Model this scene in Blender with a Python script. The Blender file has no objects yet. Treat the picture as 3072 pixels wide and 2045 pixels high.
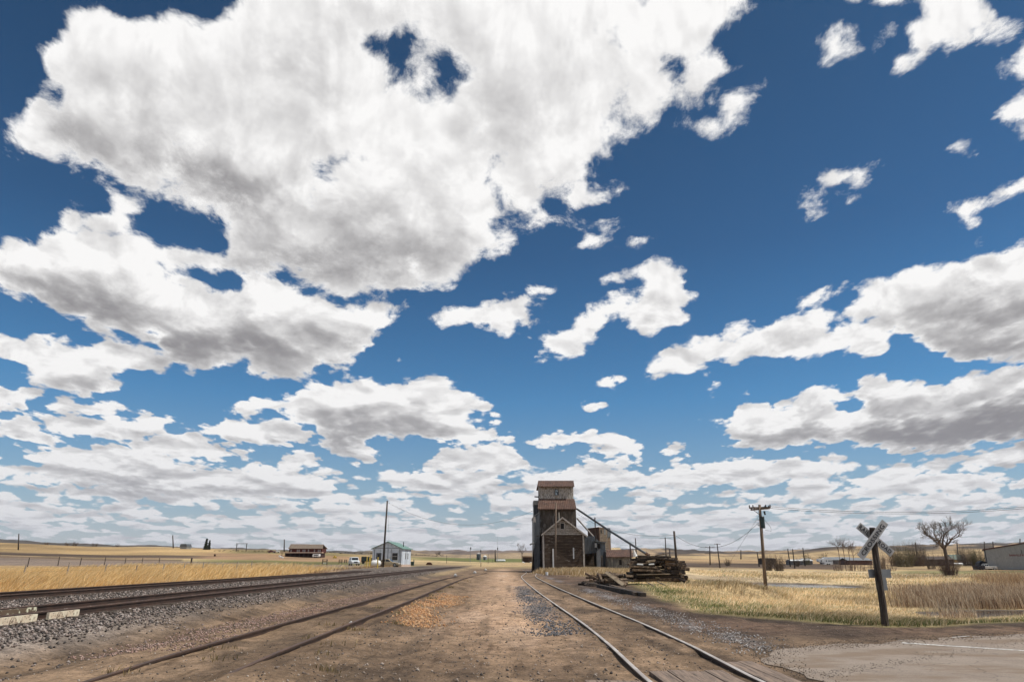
import bpy, math, random
import numpy as np
from mathutils import Vector, Matrix, noise as mnoise
R = math.radians
scene = bpy.context.scene
col = scene.collection
random.seed(7)
rng = np.random.default_rng(11)

# ------------------------------------------------------------------ camera
H = 1.65                                   # eye height above the yard
PITCH = math.atan((1685 - 1022.5) / 2048.0)
CP, SP = math.cos(PITCH), math.sin(PITCH)
cam_d = bpy.data.cameras.new('camera'); cam = bpy.data.objects.new('camera', cam_d)
col.objects.link(cam); scene.camera = cam
cam_d.lens = 24.0; cam_d.sensor_width = 36.0
cam_d.clip_start = 0.05; cam_d.clip_end = 40000
cam.location = (0, 0, H); cam.rotation_euler = (math.pi / 2 + PITCH, 0, 0)

def ray(sx, sy):
    x = (sx - 1536) / 2048.0; v = (1022.5 - sy) / 2048.0
    return x, CP - v * SP, SP + v * CP
def G(sx, sy, z=0.0):
    "point on the level z seen at photo position (sx, sy)"
    x, y, zz = ray(sx, sy); t = (z - H) / zz
    return Vector((x * t, y * t, z))
def W(sx, sy, Y):
    "point at distance Y seen at photo position (sx, sy)"
    x, y, zz = ray(sx, sy); t = Y / y
    return Vector((x * t, Y, H + zz * t))

# ------------------------------------------------------------------ sun and sky
SUN_EL, SUN_AZ = R(57), R(-9)              # azimuth measured from +X towards +Y
sdir = Vector((math.cos(SUN_EL) * math.cos(SUN_AZ), math.cos(SUN_EL) * math.sin(SUN_AZ), math.sin(SUN_EL)))
sl = bpy.data.lights.new('sun', 'SUN'); so = bpy.data.objects.new('sun', sl); col.objects.link(so)
sl.energy = 4.4; sl.angle = R(0.5); sl.color = (1.0, 0.95, 0.87)
so.rotation_euler = sdir.to_track_quat('Z', 'Y').to_euler(); so.location = (30, 0, 60)

class NT:
    def __init__(s, nt): s.nt = nt
    def n(s, typ, **kw):
        nd = s.nt.nodes.new(typ)
        for k, v in kw.items(): setattr(nd, k, v)
        return nd
    def put(s, sock, v):
        if v is None: return
        if isinstance(v, bpy.types.NodeSocket): s.nt.links.new(v, sock)
        else: sock.default_value = v
    def m(s, op, a, b=None, c=None, clamp=False):
        nd = s.n('ShaderNodeMath', operation=op, use_clamp=clamp)
        for i, v in enumerate((a, b, c)): s.put(nd.inputs[i], v)
        return nd.outputs[0]
    def v(s, op, a, b=None, scale=None):
        nd = s.n('ShaderNodeVectorMath', operation=op)
        s.put(nd.inputs[0], a); s.put(nd.inputs[1], b)
        if scale is not None: s.put(nd.inputs['Scale'], scale)
        return nd.outputs['Value'] if op in ('DOT_PRODUCT', 'LENGTH', 'DISTANCE') else nd.outputs[0]
    def xyz(s, x, y, z=0.0):
        nd = s.n('ShaderNodeCombineXYZ')
        for i, v in enumerate((x, y, z)): s.put(nd.inputs[i], v)
        return nd.outputs[0]
    def sep(s, a):
        nd = s.n('ShaderNodeSeparateXYZ'); s.put(nd.inputs[0], a); return nd.outputs
    def noise(s, vec, scale, detail=6, rough=.55, dist=0.0, out=0, lac=2.0):
        nd = s.n('ShaderNodeTexNoise'); s.put(nd.inputs['Vector'], vec); s.put(nd.inputs['Scale'], scale)
        s.put(nd.inputs['Detail'], detail); s.put(nd.inputs['Roughness'], rough); s.put(nd.inputs['Distortion'], dist)
        s.put(nd.inputs['Lacunarity'], lac)
        return nd.outputs[out]
    def ss(s, x, a, b, lo=0.0, hi=1.0):
        nd = s.n('ShaderNodeMapRange', interpolation_type='SMOOTHSTEP')
        for i, v in enumerate((x, a, b, lo, hi)): s.put(nd.inputs[i], v)
        return nd.outputs[0]
    def lin(s, x, a, b, lo=0.0, hi=1.0):
        nd = s.n('ShaderNodeMapRange')
        for i, v in enumerate((x, a, b, lo, hi)): s.put(nd.inputs[i], v)
        return nd.outputs[0]
    def mix(s, f, a, b, blend='MIX'):
        nd = s.n('ShaderNodeMix', data_type='RGBA', blend_type=blend)
        s.put(nd.inputs[0], f)
        for i, v in ((6, a), (7, b)):
            if isinstance(v, (tuple, list)) and len(v) == 3: v = (*v, 1)
            s.put(nd.inputs[i], v)
        return nd.outputs[2]

# outlines of the clouds (and of the gaps in them) on a plane square to the line of sight of the scene, in hundredths
POLY = '''
20,268 60,245 85,215 105,165 108,120 120,90 150,62 175,32 235,20 290,45 330,36 390,12 430,35 470,48 515,40 515,-60 1740,-60 1718,0 1697,33 1683,63 1640,87 1653,127 1700,157 1650,193 1603,207 1590,247 1570,248 1560,200 1538,247 1508,277 1485,300 1438,323 1395,370 1358,377 1345,417 1385,450 1338,480 1285,513 1230,520 1180,530 1188,560 1168,573 1138,590 1115,606 1075,613 1058,646 1032,666 952,666 852,660 818,683 785,690 700,656 633,636 533,623 520,566 510,513 493,490 417,460 350,447 283,423 233,410 213,383 133,395 90,370 43,357 17,327
148,460 200,458 210,480 235,470 245,425 290,425 345,460 320,505 300,540 140,545 135,510
193,405 240,410 225,428
-60,575 0,563 27,551 67,553 127,533 143,522 283,525 347,545 363,576 410,553 467,570 540,580 640,640 760,690 818,690 850,695 900,680 948,703 900,725 942,736 908,753 852,780 845,796 812,812 823,853 785,858 717,853 703,876 683,886 617,876 563,853 583,830 500,840 450,856 380,840 355,800 363,783 250,776 200,766 183,740 143,726 67,690 0,656 -60,630
-60,755 0,763 47,776 80,766 113,776 163,766 167,786 250,780 363,783 350,803 400,823 390,850 370,863 347,851 283,851 260,866 277,886 233,913 183,913 117,896 60,873 70,843 0,820 -60,810
-60,880 0,886 27,896 83,885 123,900 67,920 60,936 0,953 -60,960
87,950 107,926 143,913 180,926 260,913 293,920 313,940 293,953 200,957
80,980 100,956 160,951 300,960 320,946 347,945 367,960 403,965 383,993 333,1013 233,1016 140,1000
-60,966 0,966 30,966 57,950 77,956 93,976 143,1010 133,1026 67,1026 0,1003 -60,1000
213,1020 333,1016 367,996 410,993 453,990 487,1016 567,1036 580,1053 400,1060 300,1050 220,1035
453,986 517,973 543,953 587,960 650,963 717,1000 727,1023 633,1026 533,1023 483,1013
500,946 533,930 587,913 623,916 667,916 677,893 733,880 828,870 868,866 892,886 928,876 935,866 992,856 1058,873 1025,896 1075,896 1108,920 1132,943 1162,956 1135,970 1152,986 1188,990 1182,1010 1118,1020 1018,1016 885,1006 835,1010 868,1046 875,1060 820,1068 760,1045 735,1010 717,985 650,955 560,950
982,750 992,716 1035,713 1068,700 1085,703 1135,680 1185,673 1208,646 1242,650 1262,666 1222,696 1228,736 1188,743 1188,780 1155,776 1102,763 1068,756 1018,753
1245,703 1265,713 1252,746 1242,735
1235,766 1298,753 1305,723 1332,730 1368,693 1412,676 1448,690 1452,656 1465,643 1418,646 1375,646 1392,620 1428,623 1438,603 1488,586 1525,596 1565,623 1558,640 1597,670 1600,683 1577,713 1587,736 1570,753 1518,756 1468,766 1432,760 1428,726 1402,730 1402,750 1372,776 1345,780 1358,810 1338,833 1302,830 1235,823 1255,800 1248,786
1318,568 1348,530 1358,510 1395,492 1427,502 1428,530 1408,550 1372,577
1402,560 1418,546 1452,548 1475,538 1485,550 1448,562 1442,580 1418,588 1398,580
1303,515 1337,506 1328,532
1348,886 1385,863 1448,866 1425,890 1402,897
1322,933 1365,921 1395,934 1397,952 1335,948
900,828 925,818 945,830 920,834
1458,883 1472,830 1518,810 1570,783 1593,770 1647,766 1703,743 1730,743 1787,740 1857,716 1907,720 1907,736 1887,750 1907,763 1937,746 2003,740 1937,730 1923,723 1947,693 1960,663 2003,640 2053,630 2103,613 2150,596 2197,593 2220,576 2270,573 2354,561 2500,540 2500,840 2354,835 2270,833 2187,826 2120,813 2090,793 2080,770 2037,773 2037,800 2020,816 1987,826 1953,813 1870,823 1753,828 1733,813 1697,833 1637,823 1620,853 1570,856 1500,870
1810,706 1817,683 1870,663 1893,653 1947,663 1917,690 1877,700
2226,570 2235,550 2262,548 2247,573
1613,905 1637,870 1660,883 1645,902
1708,908 1722,892 1736,898
1603,966 1663,963 1673,953 1680,936 1717,920 1753,926 1763,940 1797,920 1853,886 1907,886 1920,896 1963,896 1967,876 2027,860 2063,876 2097,870 2143,890 2180,883 2180,870 2253,846 2354,833 2500,830 2500,1010 2354,1016 2237,1023 2137,1045 2020,1036 1970,1020 1870,1023 1803,1026 1737,1040 1653,1030 1687,1013 1660,990
1853,97 1880,60 1907,30 1947,28 1977,47 1963,67 1970,100 1977,120 1937,147 1880,163 1857,153 1870,133
1975,112 2010,77 2043,55 2050,75 2003,122 1978,125
1925,-40 1985,-40 1977,18 1930,22
2000,-60 2003,3 2053,17 2103,13 2097,37 2063,47 2067,77 2103,107 2117,133 2130,110 2157,123 2177,137 2213,123 2270,100 2320,77 2327,53 2303,20 2273,0 2280,-60
2050,150 2050,122 2092,130 2088,145
2285,170 2292,140 2315,150 2308,167
2327,150 2354,123 2420,100 2420,210 2354,199 2333,180
2277,267 2303,233 2354,210 2440,195 2440,330 2354,322 2320,300 2350,275 2310,282
2168,343 2197,325 2216,333 2237,367 2227,379 2203,355
1880,413 1890,393 1963,375 1980,390 2012,381 1999,412 1963,425 1903,432 1892,462 1863,492 1855,477 1883,443
1825,450 1850,431 1866,457 1840,507 1828,477
1921,446 1957,441 1966,457 1940,472
2175,480 2213,458 2253,460 2265,473 2237,490 2238,520 2223,537 2183,493
2263,450 2303,420 2354,402 2440,390 2440,440 2354,445 2303,458 2267,468
1550,285 1570,273 1613,273 1647,260 1667,213 1697,205 1705,233 1702,280 1653,299 1607,309 1560,297
1728,205 1755,188 1750,200
1390,438 1435,431 1420,455
630,1050 690,1035 740,1045 740,1075 640,1078
970,1060 990,1035 1080,1020 1180,1020 1210,1060 1200,1095 1100,1090 1000,1085
890,1105 960,1075 1040,1080 1150,1110 1200,1130 1100,1140 920,1125
1195,1020 1230,995 1290,990 1360,990 1430,1000 1480,1020 1470,1045 1400,1050 1340,1020 1250,1032
1290,1060 1400,1045 1470,1055 1460,1075 1340,1078
1505,1040 1540,1015 1580,1030 1575,1050 1520,1052
1205,1105 1240,1080 1350,1075 1460,1090 1560,1065 1700,1055 1760,1060 1850,1050 1930,1070 1920,1095 1700,1110 1500,1120 1300,1125
60,1040 150,1025 350,1040 460,1075 600,1070 780,1100 760,1140 600,1150 300,1140 200,1110 60,1060
20,1115 80,1090 140,1100 130,1120
1930,1110 2050,1075 2230,1090 2230,1120 2000,1130
2170,1060 2250,1030 2354,1010 2450,1010 2450,1075 2300,1075
'''
HOLE = '''
845,105 870,80 920,78 937,100 925,140 890,150 860,130
1012,128 1040,140 1080,168 1045,190 1010,200 1022,165
1522,150 1560,137 1572,160 1550,197
1140,475 1180,475 1212,505 1190,527 1150,512
1240,460 1290,455 1282,490 1250,486
400,628 470,618 550,630 542,652 470,658 420,642
720,382 752,380 745,396
1070,960 1100,955 1110,972 1080,980
1912,930 1960,920 1977,935 1930,947
112,215 132,205 128,240
'''
# broad darker and lighter masses inside the clouds: x, y, rx, ry, tilt, amount
MASS = [(330,210,190,70,8,.30),(400,395,300,55,20,.62),(570,430,230,50,14,.50),(880,600,330,62,4,.50),(640,610,170,40,0,.45),(690,150,110,80,20,.34),(860,25,230,40,0,.42),(1010,90,120,60,20,.25),
 (1100,290,120,60,0,.22),(95,300,70,35,25,.30),(1150,210,120,50,0,.15),(110,655,170,36,18,.75),(250,715,160,34,16,.5),(510,795,320,34,3,.8),(400,800,70,22,5,.5),(720,765,200,26,-3,.45),(170,893,130,16,2,.35),
 (300,1008,190,16,0,.5),(60,1005,90,16,8,.4),(600,1021,140,13,0,.75),(790,962,120,20,4,.5),(930,925,120,32,0,.3),(1000,1012,190,9,0,.4),(2290,945,190,60,4,1.1),(2200,1000,180,32,3,.7),(1850,945,110,16,-6,.5),
 (2040,915,80,13,0,.55),(1820,1020,150,13,0,.35),(2000,1005,170,18,0,.45),(2240,625,70,22,-24,.6),(2150,705,150,55,-10,.35),(2290,700,110,50,0,.4),(2210,805,150,22,0,.45),(1690,800,150,14,-8,.35),(1800,775,90,20,-8,.3),
 (1100,750,90,20,0,.15),(1550,700,60,40,0,.12),(200,600,120,40,0,-.25),(600,290,300,60,10,-.1),(1250,420,200,60,-20,-.2),(700,690,160,30,8,-.35)]

def _parse(s): return [np.array([[float(v) for v in p.split(',')] for p in l.split()]) / 100 for l in s.strip().splitlines()]
GX0, GX1, GY0, GY1 = -.6, 24.4, -.6, 11.9
_gx = np.linspace(GX0, GX1, 256); _gy = np.linspace(GY0, GY1, 200); _X, _Y = np.meshgrid(_gx, _gy)
def _sd(p):
    d = np.full(_X.shape, 1e9); ins = np.zeros(_X.shape, bool); n = len(p)
    for i in range(n):
        a = p[i]; b = p[(i + 1) % n]; e = b - a; wx = _X - a[0]; wy = _Y - a[1]
        t = np.clip((wx * e[0] + wy * e[1]) / max(e @ e, 1e-9), 0, 1)
        d = np.minimum(d, np.hypot(wx - e[0] * t, wy - e[1] * t))
        c = (a[1] > _Y) != (b[1] > _Y)
        xi = (b[0] - a[0]) * (_Y - a[1]) / (b[1] - a[1] + 1e-12) + a[0]
        ins ^= c & (_X < xi)
    return np.where(ins, d, -d)
def _field():
    S = np.max([_sd(p) for p in _parse(POLY)], 0); h = np.max([_sd(p) for p in _parse(HOLE)], 0)
    return np.tanh(np.minimum(S, -h) / .5) * .5
def _masses():
    g = np.zeros(_X.shape)
    for x, y, rx, ry, a, k in MASS:
        c, s_ = math.cos(R(a)), math.sin(R(a)); dx, dy = _X - x / 100, _Y - y / 100
        u = (dx * c + dy * s_) / (rx / 100); v = (-dx * s_ + dy * c) / (ry / 100)
        g += k * np.exp(-(u * u + v * v) * .8)
    return g

def sky_groups():
    def sep_field(name, F, triples):
        """node group giving a field of X, Y as a short sum of products of curves"""
        g = bpy.data.node_groups.new(name, 'ShaderNodeTree')
        g.interface.new_socket('P', in_out='INPUT', socket_type='NodeSocketVector')
        g.interface.new_socket('S', in_out='OUTPUT', socket_type='NodeSocketFloat')
        t = NT(g); gi = t.n('NodeGroupInput'); go = t.n('NodeGroupOutput')
        PX, PY, _ = t.sep(gi.outputs[0])
        u = t.lin(PX, GX0, GX1); v = t.lin(PY, GY0, GY1)
        U, s_, V = np.linalg.svd(F, full_matrices=False)
        def curve(rows, inp):
            nd = t.n('ShaderNodeVectorCurve'); m = nd.mapping; m.use_clip = False
            n = rows.shape[1]
            for c, row in zip(m.curves, rows):
                c.points[0].location = (0, row[0]); c.points[1].location = (1, row[-1])
                for i in range(1, n - 1): c.points.new(i / (n - 1), row[i])
                for p in c.points: p.handle_type = 'VECTOR'
            m.update(); t.put(nd.inputs['Vector'], inp); return nd.outputs[0]
        acc = None
        for k in range(triples):
            r = slice(3 * k, 3 * k + 3); q = np.sqrt(s_[r])[:, None]
            # the tiny share of the running sum makes the terms wait for one another and keeps the shader's stack small
            uu = u if acc is None else t.m('MULTIPLY_ADD', acc, 1e-9, u)
            vv = v if acc is None else t.m('MULTIPLY_ADD', acc, 1e-9, v)
            cx = curve(V[r][:, ::2] * q, t.xyz(uu, uu, uu)); cy = curve(U[:, r].T * q, t.xyz(vv, vv, vv))
            d = t.v('DOT_PRODUCT', cx, cy); acc = d if acc is None else t.m('ADD', acc, d)
        t.put(go.inputs[0], acc); return g
    g = sep_field('cloud_cover', _field(), 14)
    global MASSES
    MASSES = sep_field('cloud_masses', _masses(), 5)
    d = bpy.data.node_groups.new('cloud_density', 'ShaderNodeTree')
    d.interface.new_socket('Dir', in_out='INPUT', socket_type='NodeSocketVector')
    d.interface.new_socket('D', in_out='OUTPUT', socket_type='NodeSocketFloat')
    d.interface.new_socket('P', in_out='OUTPUT', socket_type='NodeSocketVector')
    t = NT(d); gi = t.n('NodeGroupInput'); go = t.n('NodeGroupOutput'); dr = gi.outputs[0]
    x, y, z = t.sep(dr)
    df = t.m('MAXIMUM', t.v('DOT_PRODUCT', dr, (0, CP, SP)), .06)
    X = t.m('MULTIPLY_ADD', t.m('DIVIDE', x, df), 15.7, 11.775)
    Y = t.m('MULTIPLY_ADD', t.m('DIVIDE', t.v('DOT_PRODUCT', dr, (0, -SP, CP)), df), -15.7, 7.84)
    zz = t.m('MAXIMUM', z, 0.0)
    iz = t.m('DIVIDE', 1.0, t.m('ADD', zz, .11))
    q = t.xyz(t.m('MULTIPLY', x, iz), t.m('MULTIPLY', y, iz), t.m('MULTIPLY', iz, .35))
    ay = t.m('MAXIMUM', t.m('ABSOLUTE', y), .3); uu = t.m('DIVIDE', x, ay); vv = t.m('DIVIDE', zz, ay)      # level rows on the plane ahead
    izd = t.m('DIVIDE', 1.0, t.m('ADD', vv, .22)); qd = t.xyz(t.m('MULTIPLY', uu, izd), t.m('MULTIPLY', izd, .85), 0.0)
    el = t.ss(z, .05, .6)                                   # 0 near the horizon, 1 overhead
    amp = t.lin(el, 0, 1, .13, .36)
    w = t.noise(qd, 10, 2, .5, out=1)
    w = t.v('SCALE', t.v('SUBTRACT', w, (.5, .5, .5)), scale=t.m('MULTIPLY', amp, 1.2))
    P = t.v('ADD', t.xyz(X, Y, 0), t.v('MULTIPLY', w, (1, .75, 0)))
    cg = t.n('ShaderNodeGroup', node_tree=g); t.put(cg.inputs[0], P)
    S = cg.outputs[0]
    n1 = t.m('SUBTRACT', t.noise(qd, 8.5, 10, .66, .2), .5)
    # puffy billows
    vo = t.n('ShaderNodeTexVoronoi', feature='F1'); t.put(vo.inputs['Vector'], qd); vo.inputs['Scale'].default_value = 17
    vo.inputs['Detail'].default_value = 1; vo.inputs['Roughness'].default_value = .5
    n2 = t.m('SUBTRACT', .42, vo.outputs['Distance'])
    nn = t.m('ADD', t.m('MULTIPLY', n1, t.lin(el, .2, .9, 3.2, 4.8)), t.m('MULTIPLY', n2, t.lin(el, 0, .8, 1.3, .3)))
    D1 = t.m('ADD', t.m('DIVIDE', t.m('ADD', S, .065), amp), nn)
    # scattered fair-weather rows towards the horizon
    qq = t.v('MULTIPLY', q, (1.0, 1.0, 1.0))
    # rows of puffs: a lumpy cell pattern with flat feet, drawn out sideways by the distance
    iz2 = t.m('DIVIDE', 1.0, t.m('ADD', vv, .15))
    xk = t.m('MULTIPLY_ADD', iz2, .32, 2.1)
    q2 = t.xyz(t.m('MULTIPLY', uu, xk), t.m('MULTIPLY', iz2, 1.05), t.m('MULTIPLY', y, .0))
    c = t.m('SUBTRACT', t.noise(q2, 1.7, 2, .5), .5)
    q3 = t.xyz(t.m('MULTIPLY', uu, xk), t.m('MULTIPLY', iz2, .55), t.m('MULTIPLY', y, .0))
    c2 = t.m('SUBTRACT', t.noise(q3, 6.5, 9, .58, .1), .5)
    vo2 = t.n('ShaderNodeTexVoronoi', feature='F1'); t.put(vo2.inputs['Vector'], q3); vo2.inputs['Scale'].default_value = 9; vo2.inputs['Detail'].default_value = 1
    D2 = t.m('ADD', t.m('ADD', t.m('MULTIPLY', c, 2.2), t.m('MULTIPLY', c2, 3.0)), t.m('MULTIPLY', t.m('SUBTRACT', .4, vo2.outputs['Distance']), 1.3))
    low = t.m('MULTIPLY', t.ss(z, .215, .10), t.ss(z, -.01, .004))
    D2 = t.m('ADD', D2, t.lin(low, 0, 1, -3.2, .80))
    back = t.ss(y, .15, -.1)                                # other half of the sky, behind the viewer
    D3 = t.m('ADD', t.m('MULTIPLY', t.m('SUBTRACT', t.noise(q, 1.6, 9, .55), .5), 4.0), t.lin(back, 0, 1, -4.0, .15))
    D = t.m('MAXIMUM', t.m('SMOOTH_MAX', D1, D2, .3), D3)
    t.put(go.inputs[0], D); t.put(go.inputs[1], P)
    return d

world = bpy.data.worlds.new('World'); scene.world = world; world.use_nodes = True
wt = NT(world.node_tree); world.node_tree.nodes.clear()
out = wt.n('ShaderNodeOutputWorld'); bg = wt.n('ShaderNodeBackground')
sky = wt.n('ShaderNodeTexSky', sky_type='NISHITA'); sky.sun_disc = False
sky.sun_elevation = SUN_EL; sky.sun_rotation = math.pi / 2 - SUN_AZ
sky.altitude = 800; sky.air_density = 1.0; sky.dust_density = .6; sky.ozone_density = 2.5
STR = 0.1
D = sky_groups()
tc = wt.n('ShaderNodeTexCoord'); dr = tc.outputs['Generated']
x, y, z = wt.sep(dr)
def dens(v):
    g = wt.n('ShaderNodeGroup', node_tree=D); wt.put(g.inputs[0], v); return g.outputs
d0 = dens(dr)
el = wt.ss(z, .02, .6)
h1 = wt.lin(el, 0, 1, .011, .045)
d1 = dens(wt.v('ADD', dr, wt.v('SCALE', (.45, -.1, 1.0), scale=h1)))
h2 = wt.lin(el, 0, 1, .028, .12)
d2 = dens(wt.v('ADD', dr, wt.v('SCALE', (.30, -.1, 1.0), scale=h2)))
alpha = wt.ss(d0[0], -.05, wt.lin(el, 0, 1, .30, .85))
# self shading: how much cloud lies between this spot and the light
occ = wt.m('ADD', wt.m('MULTIPLY', wt.ss(d1[0], -.2, 2.4), .5), wt.m('MULTIPLY', wt.ss(d2[0], -.2, 2.6), .62))
edge = wt.ss(wt.m('SUBTRACT', d0[0], d1[0]), -.9, 1.1)
shade = wt.m('MULTIPLY', occ, wt.lin(edge, 0, 1, 1.15, .35))
shade = wt.m('MULTIPLY', shade, wt.ss(d0[0], .1, 1.8, .35, 1.0))
mg = wt.n('ShaderNodeGroup', node_tree=MASSES); wt.put(mg.inputs[0], d0[1])
front = wt.ss(y, .2, .5)
mass = wt.m('MULTIPLY', wt.m('MULTIPLY', mg.outputs[0], front), wt.ss(d0[0], .3, 2.2))
mass = wt.m('MULTIPLY', mass, wt.lin(edge, 0, 1, 1.3, .45))
shade = wt.m('ADD', wt.m('MULTIPLY', shade, wt.lin(el, 0, 1, 1.25, .40)), wt.m('MULTIPLY', mass, 1.45))
# soft relief from the billows themselves
def billow(v):
    a, b_, c_ = wt.sep(v); ay_ = wt.m('MAXIMUM', wt.m('ABSOLUTE', b_), .3); iz_ = wt.m('DIVIDE', 1.0, wt.m('ADD', wt.m('DIVIDE', wt.m('MAXIMUM', c_, 0), ay_), .2))
    return wt.noise(wt.xyz(wt.m('MULTIPLY', wt.m('DIVIDE', a, ay_), wt.m('MULTIPLY_ADD', iz_, .35, 1.1)), wt.m('MULTIPLY', iz_, .75), 0.0), 6.5, 7, .55, .3)
bl = wt.m('SUBTRACT', billow(wt.v('ADD', dr, wt.v('SCALE', (.35, -.1, 1.0), scale=wt.lin(el, 0, 1, .006, .028)))), billow(dr))
shade = wt.m('MAXIMUM', wt.m('ADD', shade, wt.m('MULTIPLY', bl, wt.lin(el, 0, 1, 3.2, 1.5))), 0)
shade = wt.m('SUBTRACT', 1.0, wt.m('POWER', 2.718, wt.m('MULTIPLY', wt.m('MAXIMUM', shade, 0), -1.05)))
K = 1 / STR
ccol = wt.mix(shade, (.97 * K, .96 * K, .95 * K), (.225 * K, .215 * K, .225 * K))
# blue of the clear sky: the Nishita sky graded deeper, as through a polariser
grad = wt.n('ShaderNodeValToRGB'); wt.put(grad.inputs[0], z)
cr = grad.color_ramp; cr.interpolation = 'LINEAR'
stops = [(0.0, (.80, .80, .86)), (.10, (.55, .79, .88)), (.22, (.30, .75, .96)), (.42, (.265, .53, .68)), (.75, (.25, .43, .51)), (1.0, (.3, .45, .55))]
cr.elements[0].position = 0; cr.elements[0].color = (*stops[0][1], 1)
cr.elements[1].position = 1; cr.elements[1].color = (*stops[-1][1], 1)
for p, c in stops[1:-1]:
    e = cr.elements.new(p); e.color = (*c, 1)
blue = wt.mix(1.0, sky.outputs[0], grad.outputs[0], 'MULTIPLY')
c = wt.mix(alpha, blue, ccol)
hz = wt.m('MULTIPLY', wt.m('POWER', 2.718, wt.m('MULTIPLY', wt.m('MAXIMUM', z, 0), -11.0)), .72)
c = wt.mix(hz, c, (.47 * K, .49 * K, .56 * K))
wt.put(bg.inputs[0], c); bg.inputs[1].default_value = STR
wt.nt.links.new(bg.outputs[0], out.inputs[0])
world.cycles.sampling_method = 'MANUAL'; world.cycles.sample_map_resolution = 512

scene.cycles.use_denoising = True; scene.cycles.use_adaptive_sampling = True; scene.cycles.adaptive_threshold = .02; scene.cycles.adaptive_min_samples = 24
vs = scene.view_settings; vs.view_transform = 'Standard'; vs.look = 'None'; vs.gamma = 1; vs.exposure = 0

# ================================================================== helpers
def tag(o, label=None, cat=None, group=None, kind=None):
    if label: o['label'] = label
    if cat: o['category'] = cat
    if group: o['group'] = group
    if kind: o['kind'] = kind
    return o
def thing(name, label, cat, loc, group=None):
    o = bpy.data.objects.new(name, None); col.objects.link(o); o.location = loc
    o.empty_display_size = .3
    return tag(o, label, cat, group)

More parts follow.
